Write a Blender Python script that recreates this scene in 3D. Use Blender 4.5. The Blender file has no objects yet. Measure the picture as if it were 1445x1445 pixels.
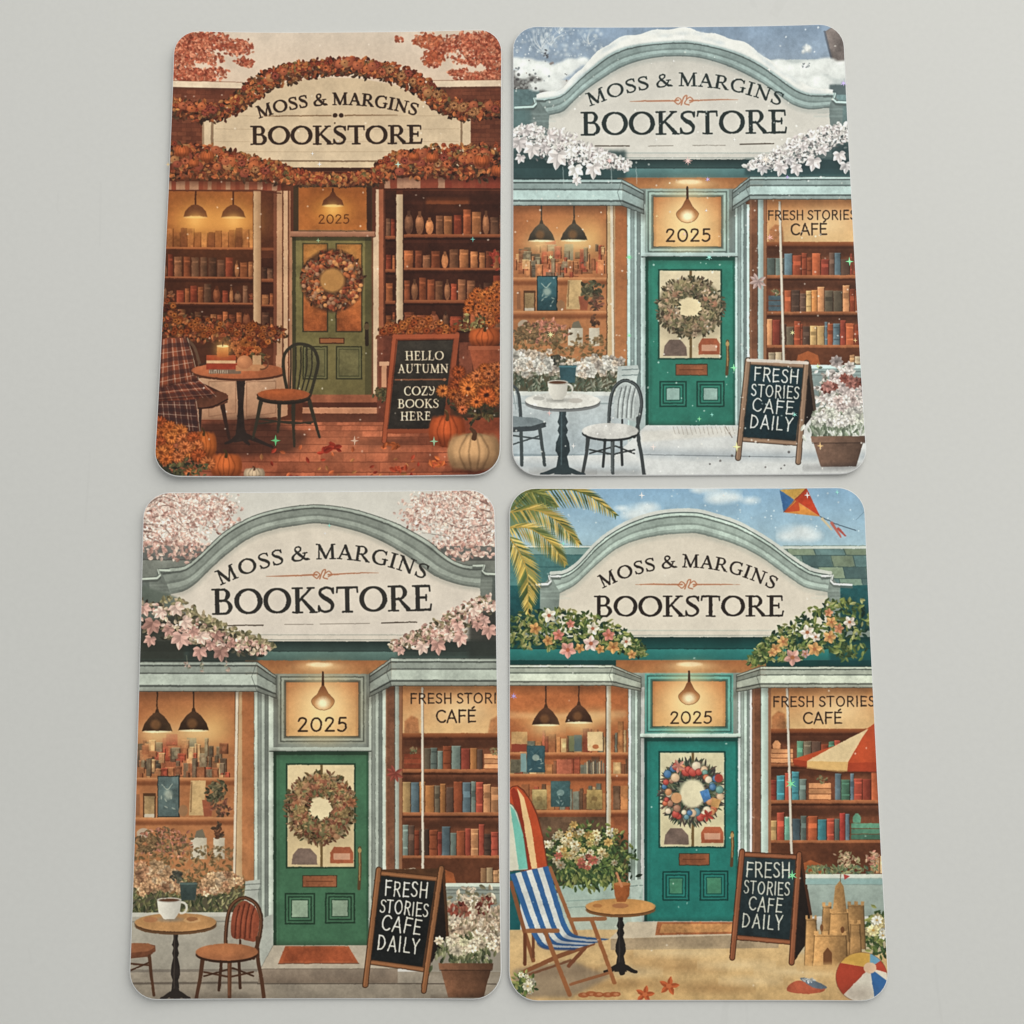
import bpy, bmesh, math
import numpy as np
from mathutils import Vector

# ---------------------------------------------------------------- camera, light, exposure
scene = bpy.context.scene
TILT = math.atan(1900. / 11000.)
cam_data = bpy.data.cameras.new('camera'); cam = bpy.data.objects.new('camera', cam_data)
scene.collection.objects.link(cam); scene.camera = cam
cam.location = (0, -.248 * math.sin(TILT), .248 * math.cos(TILT)); cam.rotation_euler = (TILT, 0, 0)
cam_data.sensor_width = 36; cam_data.lens = 36 * 1900 / 1445.; cam_data.clip_start = .005; cam_data.clip_end = 20

world = bpy.data.worlds.new('World'); scene.world = world; world.use_nodes = True
bg = world.node_tree.nodes['Background']
bg.inputs['Color'].default_value = (.97, .985, 1.0, 1); bg.inputs['Strength'].default_value = .405

def area(name, loc, target, size, power, col):
    d = bpy.data.lights.new(name, 'AREA'); d.shape = 'RECTANGLE'; d.size, d.size_y = size; d.energy = power; d.color = col
    o = bpy.data.objects.new(name, d); scene.collection.objects.link(o); o.location = loc
    o.rotation_euler = (Vector(target) - Vector(loc)).to_track_quat('-Z', 'Y').to_euler(); return o
area('window_light', (.42, .62, .78), (0, .02, 0), (1.6, 1.4), 11.3, (1.0, .985, .94))

vs = scene.view_settings
vs.view_transform = 'Standard'; vs.look = 'None'; vs.exposure = 0.0; vs.gamma = 1.0; vs.use_curve_mapping = False

# ---------------------------------------------------------------- table top
def new_mat(name):
    m = bpy.data.materials.new(name); m.use_nodes = True
    return m, m.node_tree.nodes, m.node_tree.links, m.node_tree.nodes['Principled BSDF']

def table_material():
    m, N, L, B = new_mat('white_lacquer')
    tc = N.new('ShaderNodeTexCoord')
    n1 = N.new('ShaderNodeTexNoise'); n1.inputs['Scale'].default_value = 9; n1.inputs['Detail'].default_value = 4
    n2 = N.new('ShaderNodeTexNoise'); n2.inputs['Scale'].default_value = 900; n2.inputs['Detail'].default_value = 3
    for n in (n1, n2): L.new(tc.outputs['Object'], n.inputs['Vector'])
    ramp = N.new('ShaderNodeValToRGB'); L.new(n1.outputs['Fac'], ramp.inputs['Fac'])
    ramp.color_ramp.elements[0].position = .3; ramp.color_ramp.elements[0].color = (.69, .69, .65, 1)
    ramp.color_ramp.elements[1].position = .7; ramp.color_ramp.elements[1].color = (.71, .708, .672, 1)
    mix = N.new('ShaderNodeMix'); mix.data_type = 'RGBA'; mix.blend_type = 'MULTIPLY'; mix.inputs['Factor'].default_value = 1
    r2 = N.new('ShaderNodeValToRGB'); L.new(n2.outputs['Fac'], r2.inputs['Fac'])
    r2.color_ramp.elements[0].position = .3; r2.color_ramp.elements[0].color = (.975, .975, .975, 1); r2.color_ramp.elements[1].position = .7; r2.color_ramp.elements[1].color = (1, 1, 1, 1)
    L.new(ramp.outputs['Color'], mix.inputs['A']); L.new(r2.outputs['Color'], mix.inputs['B'])
    last = mix.outputs['Result']
    # faint hairline scratches and scuffs with a shape of their own
    for sc, rot, lo, amt in ((22, .5, .012, .045), (15, 1.9, .008, .04)):
        mp = N.new('ShaderNodeMapping'); mp.inputs['Rotation'].default_value = (0, 0, rot); mp.inputs['Scale'].default_value = (1, .12, 1); L.new(tc.outputs['Object'], mp.inputs['Vector'])
        w = N.new('ShaderNodeTexVoronoi'); w.feature = 'DISTANCE_TO_EDGE'; w.inputs['Scale'].default_value = sc; L.new(mp.outputs['Vector'], w.inputs['Vector'])
        nn = N.new('ShaderNodeTexNoise'); nn.inputs['Scale'].default_value = 30; L.new(tc.outputs['Object'], nn.inputs['Vector'])
        lt = N.new('ShaderNodeMath'); lt.operation = 'LESS_THAN'; lt.inputs[1].default_value = lo * .35; L.new(w.outputs['Distance'], lt.inputs[0])
        gt = N.new('ShaderNodeMath'); gt.operation = 'GREATER_THAN'; gt.inputs[1].default_value = .64; L.new(nn.outputs['Fac'], gt.inputs[0])
        mu = N.new('ShaderNodeMath'); mu.operation = 'MULTIPLY'; L.new(lt.outputs[0], mu.inputs[0]); L.new(gt.outputs[0], mu.inputs[1])
        ml = N.new('ShaderNodeMath'); ml.operation = 'MULTIPLY'; ml.inputs[1].default_value = amt; L.new(mu.outputs[0], ml.inputs[0])
        mx = N.new('ShaderNodeMix'); mx.data_type = 'RGBA'; L.new(ml.outputs[0], mx.inputs['Factor']); L.new(last, mx.inputs['A']); mx.inputs['B'].default_value = (.3, .29, .27, 1)
        last = mx.outputs['Result']
    L.new(last, B.inputs['Base Color'])
    B.inputs['Roughness'].default_value = .42; B.inputs['Specular IOR Level'].default_value = .405
    bp = N.new('ShaderNodeBump'); bp.inputs['Strength'].default_value = .05; bp.inputs['Distance'].default_value = .0003
    L.new(n2.outputs['Fac'], bp.inputs['Height']); L.new(bp.outputs['Normal'], B.inputs['Normal'])
    return m

bm = bmesh.new()
bmesh.ops.create_cube(bm, size=1)
for v_ in bm.verts: v_.co = Vector((v_.co.x * .9, v_.co.y * .7, v_.co.z * .03 - .015))
bmesh.ops.bevel(bm, geom=bm.edges[:], offset=.004, segments=3, affect='EDGES')
me = bpy.data.meshes.new('table_top'); bm.to_mesh(me); bm.free(); me.materials.append(table_material())
table = bpy.data.objects.new('table_top', me); scene.collection.objects.link(table); table['kind'] = 'structure'

# ---------------------------------------------------------------- print artwork
# A small vector painter: the flat printed pictures on the cards are drawn here
# shape by shape (polygons, strokes, petals, letters) and become the ink layer.
def noise2(h, w, cell, rng):
    gh, gw = int(h / cell) + 3, int(w / cell) + 3
    g = rng.random((gh, gw)).astype(np.float32) * 2 - 1
    y = np.arange(h) / cell; x = np.arange(w) / cell
    yi = y.astype(int); xi = x.astype(int)
    fy = (y - yi)[:, None]; fx = (x - xi)[None, :]
    fy = fy * fy * (3 - 2 * fy); fx = fx * fx * (3 - 2 * fx)
    a = g[yi][:, xi]; b = g[yi][:, xi + 1]; c = g[yi + 1][:, xi]; d = g[yi + 1][:, xi + 1]
    return ((a * (1 - fx) + b * fx) * (1 - fy) + (c * (1 - fx) + d * fx) * fy).astype(np.float32)

def boxblur(m, r):
    r = int(r)
    if r < 1: return m
    for ax in (0, 1):
        n = m.shape[ax]
        p = [(0, 0)] * m.ndim; p[ax] = (r + 1, r)
        cs = np.cumsum(np.pad(m, p, mode='edge'), axis=ax, dtype=np.float64)
        hi = np.take(cs, np.arange(2 * r + 1, n + 2 * r + 1), axis=ax)
        lo = np.take(cs, np.arange(0, n), axis=ax)
        m = ((hi - lo) / (2 * r + 1)).astype(np.float32)
    return m

def smooth(pts, n=8, closed=False):
    P = np.asarray(pts, float)
    if closed: Q = np.vstack([P[-1:], P, P[:2]])
    else: Q = np.vstack([2 * P[:1] - P[1:2], P, 2 * P[-1:] - P[-2:-1]])
    out = []
    t = np.linspace(0, 1, n, endpoint=False)[:, None]
    for i in range(1, len(Q) - 2):
        a, b, c, d = Q[i - 1], Q[i], Q[i + 1], Q[i + 2]
        out.append(.5 * (2 * b + (c - a) * t + (2 * a - 5 * b + 4 * c - d) * t * t + (3 * b - a - 3 * c + d) * t ** 3))
    out = np.vstack(out)
    if not closed: out = np.vstack([out, Q[-2:-1]])
    return out

class Art:
    def __init__(s, box, views, S, seed):
        s.x0, s.y0, s.x1, s.y1 = box; s.S = S; s.views = views
        s.W = int((s.x1 - s.x0) * S); s.H = int((s.y1 - s.y0) * S)
        s.a = np.full((s.H, s.W, 3), 200, np.float32)
        s.rng = np.random.default_rng(seed)
        n = noise2(s.H, s.W, 3, s.rng) * .25 + noise2(s.H, s.W, 9, s.rng) * .35 + noise2(s.H, s.W, 40, s.rng) * .6
        s.n = n.astype(np.float32); s.v()
    def v(s, k=None):
        if k is None: s.ox = s.oy = 0.; s.sc = 1.
        else: s.ox, s.oy, s.sc = s.views[k]
        s.k = s.S / s.sc
    def T(s, p):
        p = np.asarray(p, float).reshape(-1, 2)
        return (np.array([s.ox, s.oy]) + p / s.sc - np.array([s.x0, s.y0])) * s.S
    def win(s, lo, hi, pad=2):
        x0 = max(0, int(lo[0] - pad)); y0 = max(0, int(lo[1] - pad))
        x1 = min(s.W, int(hi[0] + pad + 1)); y1 = min(s.H, int(hi[1] + pad + 1))
        return None if x1 <= x0 or y1 <= y0 else (x0, y0, x1, y1)
    def put(s, w, m, col, a=1., tex=0., mode=None):
        x0, y0, x1, y1 = w
        A = s.a[y0:y1, x0:x1]
        c = np.asarray(col, np.float32)
        if c.ndim == 1: c = c[None, None, :]
        if tex: c = c * (1 + tex * s.n[y0:y1, x0:x1, None])
        m = (m * a)[..., None]
        if mode == 'mul': A *= 1 + m * (c / 255. - 1)
        elif mode == 'add': A += m * c
        else: A += m * (c - A)
    def mask(s, P, w, sub=4):
        x0, y0, x1, y1 = w
        h, wd = y1 - y0, x1 - x0
        Y = y0 + (np.arange(h * sub) + .5) / sub
        a = P; b = np.roll(P, -1, 0)
        dy = b[:, 1] - a[:, 1]
        ok = np.abs(dy) > 1e-9
        a, b, dy = a[ok], b[ok], dy[ok]
        cr = (a[None, :, 1] <= Y[:, None]) != (b[None, :, 1] <= Y[:, None])
        X = a[None, :, 0] + (Y[:, None] - a[None, :, 1]) * ((b[:, 0] - a[:, 0]) / dy)[None, :]
        X = np.where(cr, X, 1e9); X.sort(axis=1)
        acc = np.zeros((h * sub, wd + 3), np.float32)
        rows = np.arange(h * sub)
        for j in range(X.shape[1]):
            xx = X[:, j]; g = xx < 1e8
            if not g.any(): break
            q = np.clip(xx[g] - x0, 0, wd + .999); f = q.astype(int); fr = q - f
            sg = 1 if j % 2 == 0 else -1
            np.add.at(acc, (rows[g], f), sg * (1 - fr)); np.add.at(acc, (rows[g], f + 1), sg * fr)
        m = np.cumsum(acc, 1)[:, :wd]
        return np.clip(m.reshape(h, sub, wd).mean(1), 0, 1)
    def p(s, pts, col, a=1., soft=0, tex=.07, g=None, mode=None, sm=0, out=None):
        if sm: pts = smooth(pts, 8, True)
        P = s.T(pts); soft = soft * s.k
        w = s.win(P.min(0), P.max(0), 2 + soft * 2)
        if w is None: return
        m = s.mask(P, w)
        if soft >= 1: m = boxblur(boxblur(m, soft * .6), soft * .6)
        c = np.asarray(col, np.float32)
        if g is not None:
            c2, ax = np.asarray(g[0], np.float32), g[1]
            lo, hi = P.min(0), P.max(0)
            if ax == 'y': t = ((np.arange(w[1], w[3]) - lo[1]) / max(1, hi[1] - lo[1]))[:, None] * np.ones((1, w[2] - w[0]))
            else: t = ((np.arange(w[0], w[2]) - lo[0]) / max(1, hi[0] - lo[0]))[None, :] * np.ones((w[3] - w[1], 1))
            t = np.clip(t, 0, 1)[..., None]; c = c * (1 - t) + c2 * t
        s.put(w, m, c, a, tex, mode)
        if out: s.l(np.vstack([np.asarray(pts, float), np.asarray(pts, float)[:1]]), out[1], out[0], .85)
    def r(s, x0, y0, x1, y1, col, **k): s.p([(x0, y0), (x1, y0), (x1, y1), (x0, y1)], col, **k)
    def l(s, pts, w, col, a=1., w2=None, sm=0, soft=0, tex=.05, cap=None):
        pts = np.asarray(pts, float)
        ws = np.asarray(w, float) if np.ndim(w) else np.linspace(w, w if w2 is None else w2, len(pts))
        if sm and len(pts) > 2:
            q = smooth(np.column_stack([pts, ws]), 7); pts, ws = q[:, :2], q[:, 2]
        P = s.T(pts); R = ws * s.k / 2
        sf = max(.5, soft * s.k)
        wn = s.win(P.min(0), P.max(0), R.max() + 1 + sf)
        if wn is None: return
        x0, y0, x1, y1 = wn
        D = np.full((y1 - y0, x1 - x0), 1e9, np.float32)
        for i in range(len(P) - 1):
            a_, b_ = P[i], P[i + 1]
            rm = max(R[i], R[i + 1]) + 1 + sf
            u0 = max(x0, int(min(a_[0], b_[0]) - rm)); u1 = min(x1, int(max(a_[0], b_[0]) + rm + 2))
            v0 = max(y0, int(min(a_[1], b_[1]) - rm)); v1 = min(y1, int(max(a_[1], b_[1]) + rm + 2))
            if u1 <= u0 or v1 <= v0: continue
            X = np.arange(u0, u1)[None, :] + .5; Y = np.arange(v0, v1)[:, None] + .5
            d = b_ - a_; L = d @ d + 1e-9
            t = np.clip(((X - a_[0]) * d[0] + (Y - a_[1]) * d[1]) / L, 0, 1)
            dist = np.hypot(X - a_[0] - t * d[0], Y - a_[1] - t * d[1]) - (R[i] + t * (R[i + 1] - R[i]))
            sl = D[v0 - y0:v1 - y0, u0 - x0:u1 - x0]
            np.minimum(sl, dist, out=sl)
        s.put(wn, np.clip(.5 - D / (2 * sf), 0, 1), col, a, tex)
    def e(s, x, y, rx, ry, col, a=1., ang=0, soft=0, tex=.07, g=None, mode=None, hi=None):
        c0 = s.T([(x, y)])[0]; rx, ry = rx * s.k, ry * s.k; sf = max(.5, soft * s.k)
        R = max(rx, ry) + sf + 1
        w = s.win(c0 - R, c0 + R, 1)
        if w is None: return
        X = np.arange(w[0], w[2])[None, :] + .5 - c0[0]; Y = np.arange(w[1], w[3])[:, None] + .5 - c0[1]
        ca, sa = math.cos(ang), math.sin(ang)
        u = (X * ca + Y * sa) / rx; v = (-X * sa + Y * ca) / ry
        d = np.sqrt(u * u + v * v)
        m = np.clip(.5 + (1 - d) * min(rx, ry) / (2 * sf), 0, 1)
        c = np.asarray(col, np.float32)
        if g is not None:
            t = np.clip(.5 + .5 * v, 0, 1)[..., None]; c = c * (1 - t) + np.asarray(g, np.float32) * t
        if hi is not None:
            t = np.clip(1 - np.hypot(u + .3, v + .35) / 1.1, 0, 1)[..., None]; c = c + np.asarray(hi, np.float32) * t
        s.put(w, m, c, a, tex, mode)
    def glow(s, x, y, r, col, a=.6, ry=None, mode=None):
        c0 = s.T([(x, y)])[0]; rx = r * s.k; ry = (ry or r) * s.k
        w = s.win(c0 - np.array([rx, ry]) * 2.2, c0 + np.array([rx, ry]) * 2.2)
        if w is None: return
        X = (np.arange(w[0], w[2])[None, :] - c0[0]) / rx; Y = (np.arange(w[1], w[3])[:, None] - c0[1]) / ry
        s.put(w, np.exp(-(X * X + Y * Y) * 1.3), col, a, 0, mode)
    def leaf(s, x, y, L, B, ang, col, a=1.):
        c0 = s.T([(x, y)])[0]; L = L * s.k / 2; B = B * s.k / 2
        w = s.win(c0 - L - 1, c0 + L + 1, 0)
        if w is None: return
        X = np.arange(w[0], w[2])[None, :] + .5 - c0[0]; Y = np.arange(w[1], w[3])[:, None] + .5 - c0[1]
        ca, sa = math.cos(ang), math.sin(ang)
        u = (X * ca + Y * sa) / L; v = -X * sa + Y * ca
        m = np.clip(B * (1 - u * u) - np.abs(v) + .5, 0, 1) * (np.abs(u) < 1)
        c = np.asarray(col, np.float32) * (1 + .09 * np.sign(v) + .1 * u)[..., None]
        s.put(w, m, c, a)
    def pts_in(s, shape, n):
        R = s.rng
        if shape[0] == 'e':
            _, cx, cy, rx, ry = shape
            t = R.random(n) * 2 * np.pi; q = np.sqrt(R.random(n)) * (1 + .2 * R.standard_normal(n))
            return np.column_stack([cx + rx * q * np.cos(t), cy + ry * q * np.sin(t)])
        if shape[0] == 'ring':
            _, cx, cy, rx, ry, th = shape
            t = R.random(n) * 2 * np.pi; q = 1 - th / 2 + (R.random(n) + R.random(n) - 1) * th / 2
            return np.column_stack([cx + rx * q * np.cos(t), cy + ry * q * np.sin(t)])
        if shape[0] == 'path':
            P = smooth(shape[1], 10); wd = np.asarray(shape[2], float)
            if wd.ndim == 0: wd = np.full(len(shape[1]), float(wd))
            W = np.interp(np.linspace(0, len(wd) - 1, len(P)), np.arange(len(wd)), wd)
            seg = np.hypot(*(np.diff(P, axis=0).T)); cs = np.r_[0, np.cumsum(seg)]
            t = R.random(n) * cs[-1]
            x = np.interp(t, cs, P[:, 0]); y = np.interp(t, cs, P[:, 1]); w = np.interp(t, cs, W)
            th = R.random(n) * 2 * np.pi; q = np.sqrt(R.random(n)) * w / 2
            return np.column_stack([x + q * np.cos(th), y + q * np.sin(th)])
        if shape[0] == 'r':
            _, x0, y0, x1, y1 = shape
            return np.column_stack([x0 + (x1 - x0) * R.random(n), y0 + (y1 - y0) * R.random(n)])
    def leaves(s, shape, n, size, pal, a=1., asp=.5, dirn=None, jit=3.2, js=.5, vary=.18):
        R = s.rng
        for x, y in s.pts_in(shape, n):
            c = np.asarray(pal[R.integers(len(pal))], float) * (1 + vary * (R.random() * 2 - 1))
            an = (R.random() * 2 - 1) * jit + (dirn if dirn is not None else 0)
            z = size * (1 - js / 2 + js * R.random())
            s.leaf(x, y, z, z * asp, an, c, a)
    def dots(s, shape, n, r, pal, a=1., soft=.2):
        R = s.rng
        for x, y in s.pts_in(shape, n):
            c = np.asarray(pal[R.integers(len(pal))], float) * (.85 + .3 * R.random()); z = r * (.6 + .8 * R.random())
            s.e(x, y, z, z, c, a, soft=z * soft, tex=0)
    def flower(s, x, y, r, col, cen, n=5, asp=.8, rot=None, sq=1.):
        R = s.rng; rot = R.random() * 6 if rot is None else rot
        for i in range(n):
            t = rot + i * 2 * math.pi / n
            c = np.asarray(col, float) * (.86 + .26 * R.random())
            s.leaf(x + math.cos(t) * r * .52, y + math.sin(t) * r * .52 * sq, r * 1.05, r * asp, t, c)
        s.e(x, y, r * .26, r * .24 * sq, cen, tex=0)
    def mum(s, x, y, r, col, dark=None, cen=(70, 35, 20), sq=.9):
        R = s.rng; dark = np.asarray(col, float) * .62 if dark is None else dark
        s.e(x, y, r * .92, r * .92 * sq, dark, .9, soft=r * .15)
        for ring, (rr, nn, br) in enumerate(((.66, 13, .9), (.5, 11, 1.05), (.3, 8, 1.12))):
            for i in range(nn):
                t = i * 2 * math.pi / nn + ring * .4 + R.random() * .2
                c = np.asarray(col, float) * br * (.85 + .3 * R.random())
                s.leaf(x + math.cos(t) * r * rr, y + math.sin(t) * r * rr * sq, r * .62, r * .26, t, c)
        s.e(x, y, r * .27, r * .24 * sq, cen, .9, soft=r * .08, tex=0)
    def maple(s, x, y, r, ang, col):
        for d, L in ((0, 1.), (.75, .85), (-.75, .85), (1.6, .6), (-1.6, .6)):
            t = ang + d; c = np.asarray(col, float) * (.9 + .2 * s.rng.random())
            s.leaf(x + math.cos(t) * r * L * .5, y + math.sin(t) * r * L * .5, r * L * 1.1, r * .5, t, c)
        s.l([(x, y), (x + math.cos(ang) * r * .9, y + math.sin(ang) * r * .9)], r * .05, np.asarray(col, float) * .72, .6)
    def pumpkin(s, x, y, rx, ry, col, stem=(70, 55, 30)):
        c = np.asarray(col, float)
        s.e(x, y, rx, ry, c * .62)
        for d, q, b in ((-.68, .34, .8), (.68, .34, .72), (-.38, .4, .95), (.4, .4, .86), (0, .38, 1.06)):
            s.e(x + d * rx, y, rx * q, ry * (.97 - .1 * abs(d)), c * b, .92, soft=rx * .05, hi=c * .16)
        for d in (-.56, -.2, .2, .56):
            s.l([(x + d * .5 * rx, y - ry * .85), (x + d * rx, y), (x + d * .6 * rx, y + ry * .85)], rx * .05, c * .5, .55, sm=1, soft=rx * .04)
        s.e(x, y + ry * .7, rx * .9, ry * .35, (30, 15, 10), .35, soft=ry * .25)
        s.l([(x, y - ry * .72), (x + rx * .02, y - ry * 1.0), (x - rx * .12, y - ry * 1.22)], rx * .2, stem, w2=rx * .12, sm=1)
    def books(s, x0, x1, yb, h, pal, hj=.3, wr=(9, 20), dark=(40, 22, 14), a=.95, tilt=0., lit=1.):
        R = s.rng; x = x0
        while x < x1 - 2:
            w = min(wr[0] + (wr[1] - wr[0]) * R.random(), x1 - x)
            hh = h * (1 - hj * R.random())
            yy = yb + tilt * (x - x0)
            c = np.asarray(pal[R.integers(len(pal))], float) * (.82 + .36 * R.random()) * lit
            s.p([(x, yy - hh), (x + w * .96, yy - hh), (x + w * .96, yy), (x, yy)], np.clip(c * 1.12, 0, 255), a, g=(c * .75, 'x'), tex=.16)
            s.r(x + w * .92, yy - hh, x + w, yy, dark, a=.75)
            s.r(x, yy - hh, x + w, yy - hh + h * .03, np.clip(c * 1.3, 0, 255), a=.5)
            k = R.random()
            if k < .55:
                cc = np.clip(c * (1.45 if R.random() < .6 else .55), 0, 255)
                for q in ((.16, .22), (.72, .78)) if k < .3 else ((.3, .5),):
                    s.r(x + w * .08, yy - hh * (1 - q[0]), x + w * .88, yy - hh * (1 - q[1]), cc, a=.55)
            x += w
    def wall_speck(s, shape, n, L, pal, a=.25):
        for x, y in s.pts_in(shape, n):
            c = pal[s.rng.integers(len(pal))]
            s.leaf(x, y, L * (.5 + s.rng.random()), L * .3, s.rng.random() * 3, c, a)
    # -------- lettering
    def glyph(s, ch, font, x, y, h, col, rot=0., wt=1., ws=1., a=1., lean=0.):
        ca, sa = math.cos(rot), math.sin(rot)
        for path, w in font[ch][1]:
            P = np.array(path, float); hw = np.asarray(w) * wt / 2
            if font is SERIF: P[:, 1] = np.clip(P[:, 1], np.minimum(hw, .5) - .012, 1.012 - np.minimum(hw, .5))
            X = (P[:, 0] * ws + lean * P[:, 1]) * h; Y = -P[:, 1] * h
            q = np.column_stack([x + X * ca - Y * sa, y + X * sa + Y * ca])
            s.l(q, np.asarray(w) * h * wt, col, a, sm=0, tex=.12)
    def text(s, t, font, x0, x1, y0, y1, h, col, wt=1., a=1., track=0., lean=0., jig=0., arc=None, ws=None):
        adv = [(font[c][0] + track) if c != ' ' else .26 for c in t]
        tot = sum(adv) - track
        sp = (x1 - x0) / (tot * h)
        w_s = sp if ws is None else ws
        x = 0.
        for c, ad in zip(t, adv):
            if c != ' ':
                xc = x0 + (x + (font[c][0]) / 2) * h * sp
                if arc is None:
                    f = (xc - x0) / (x1 - x0); yb = y0 + (y1 - y0) * f; rot = math.atan2(y1 - y0, x1 - x0)
                else:
                    A = arc; yb = A[0] * xc * xc + A[1] * xc + A[2]; rot = math.atan(2 * A[0] * xc + A[1])
                j = (s.rng.random(3) * 2 - 1) * jig
                hw = font[c][0] / 2 * h * w_s
                s.glyph(c, font, xc - math.cos(rot) * hw, yb - math.sin(rot) * hw + j[0] * h, h * (1 + j[1]), col, rot + j[2], wt, w_s, a, lean)
            x += ad

def _arc(cx, cy, rx, ry, a0, a1, n=14):
    t = np.radians(np.linspace(a0, a1, n)); return [(cx + rx * math.cos(q), cy + ry * math.sin(q)) for q in t]
def serif_font():
    T, t, z = .155, .085, .062
    F = {}
    def st(x, w=T, b=1, u=1):
        o = [([(x, .02), (x, .98)], [w, w])]
        if b: o.append(([(x - w * .95, .028), (x + w * .95, .028)], [z, z]))
        if u: o.append(([(x - w * .95, .972), (x + w * .95, .972)], [z, z]))
        return o
    def cv(p, w):
        q = smooth(np.column_stack([np.asarray(p, float), np.asarray(w, float)]), 6); return (q[:, :2], q[:, 2])
    def ln(p, w): return (p, [w] * len(p) if np.ndim(w) == 0 else w)
    o = _arc(.43, .5, .355, .455, 0, 360, 40)
    F['O'] = (.86, [(o, [t * .9 + (T * 1.08 - t * .9) * abs(math.cos(math.radians(a))) ** 1.3 for a in np.linspace(0, 360, 40)])])
    F['B'] = (.67, st(.17) + [cv([(.16, .965), (.4, .96), (.5, .76), (.4, .555), (.18, .535)], [t, t, T, t, t]), cv([(.2, .535), (.46, .51), (.57, .27), (.44, .04), (.16, .035)], [t, t, T, t, t])])
    F['K'] = (.74, st(.17) + [ln([(.2, .44), (.58, .96)], t), ln([(.3, .56), (.64, .04)], [t, T]), ln([(.48, .972), (.68, .972)], z), ln([(.56, .028), (.76, .028)], z)])
    sp = [(.5, .8), (.44, .93), (.29, .965), (.14, .89), (.115, .74), (.22, .6), (.38, .47), (.48, .3), (.43, .11), (.27, .035), (.13, .08), (.07, .22)]
    F['S'] = (.57, [cv(sp, [t, t, t, t * 1.1, T * .8, T, T, T * .85, t * 1.1, t, t, t]), ln([(.51, .95), (.51, .75)], z), ln([(.065, .05), (.065, .27)], z)])
    F['T'] = (.7, st(.35, u=0) + [ln([(.05, .96), (.65, .96)], t), ln([(.05, .97), (.035, .78)], z), ln([(.65, .97), (.665, .78)], z)])
    F['R'] = (.73, st(.17) + [cv([(.16, .965), (.42, .96), (.53, .73), (.42, .5), (.18, .475)], [t, t, T, t, t]), ln([(.33, .5), (.62, .04)], [t, T]), ln([(.58, .028), (.74, .028)], z)])
    F['E'] = (.63, st(.17) + [ln([(.1, .962), (.52, .962)], t), ln([(.53, .97), (.545, .77)], z), ln([(.16, .52), (.42, .52)], t), ln([(.43, .63), (.43, .41)], z), ln([(.1, .038), (.54, .038)], t), ln([(.555, .03), (.58, .25)], z)])
    F['M'] = (.95, [ln([(.15, .03), (.17, .95)], t), ln([(.18, .95), (.47, .08)], T), ln([(.48, .08), (.77, .95)], t), ln([(.79, .03), (.77, .95)], T), ln([(.04, .028), (.26, .028)], z), ln([(.66, .028), (.92, .028)], z), ln([(.04, .972), (.2, .972)], z), ln([(.76, .972), (.9, .972)], z)])
    F['A'] = (.74, [ln([(.36, .97), (.11, .03)], t), ln([(.36, .97), (.62, .03)], T), ln([(.2, .35), (.52, .35)], t), ln([(.02, .028), (.22, .028)], z), ln([(.5, .028), (.74, .028)], z)])
    F['G'] = (.8, [cv([(.66, .8), (.58, .92), (.42, .96), (.2, .84), (.1, .5), (.2, .15), (.42, .035), (.58, .06), (.67, .14)], [t, t, t, T * .8, T, T * .8, t, t, t]), ln([(.67, .12), (.67, .4)], T * .9), ln([(.54, .41), (.78, .41)], z), ln([(.67, .95), (.67, .74)], z)])
    F['C'] = (.72, [cv([(.62, .8), (.54, .92), (.4, .96), (.2, .84), (.1, .5), (.2, .15), (.42, .035), (.56, .06), (.66, .2)], [t, t, t, T * .8, T, T * .8, t, t, t]), ln([(.63, .95), (.63, .74)], z)])
    F['I'] = (.34, st(.17))
    F['N'] = (.79, [ln([(.15, .03), (.15, .95)], t), ln([(.14, .95), (.64, .05)], T), ln([(.66, .03), (.66, .95)], t), ln([(.04, .028), (.27, .028)], z), ln([(.54, .972), (.78, .972)], z), ln([(.03, .972), (.18, .972)], z)])
    F['&'] = (.84, [cv([(.76, .05), (.62, .14), (.4, .45), (.26, .7), (.27, .88), (.39, .95), (.5, .86), (.46, .68), (.22, .48), (.09, .28), (.14, .09), (.32, .03), (.52, .12), (.64, .34), (.68, .48)], [T * .9, T * .9, T, T * .8, t, t, t * 1.1, t, t, T * .9, T * .8, t, t, t, t]), ln([(.58, .49), (.78, .49)], z), ln([(.66, .045), (.84, .045)], z)])
    F['H'] = (.8, st(.17) + st(.63) + [ln([(.17, .51), (.63, .51)], t)])
    F['L'] = (.6, st(.17) + [ln([(.1, .038), (.52, .038)], t), ln([(.54, .03), (.56, .26)], z)])
    F['U'] = (.78, [cv([(.17, .95), (.17, .4), (.24, .1), (.4, .035), (.56, .1), (.63, .4), (.63, .95)], [T, T, T * .8, t, t, t, t]), ln([(.05, .972), (.3, .972)], z), ln([(.52, .972), (.75, .972)], z)])
    F['Z'] = (.64, [ln([(.1, .96), (.54, .96)], t), ln([(.54, .95), (.1, .05)], T), ln([(.08, .038), (.56, .038)], t), ln([(.1, .97), (.09, .78)], z), ln([(.57, .03), (.59, .24)], z)])
    F['Y'] = (.66, [cv([(.04, .9), (.12, .94), (.2, .7), (.3, .52), (.46, .6), (.56, .78), (.48, .95)], [t, t, T * .8, t, t, t, t]), cv([(.56, .8), (.52, .45), (.4, .12), (.2, .02), (.08, .12)], [t, T * .7, t, t, t])])
    return F
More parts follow.
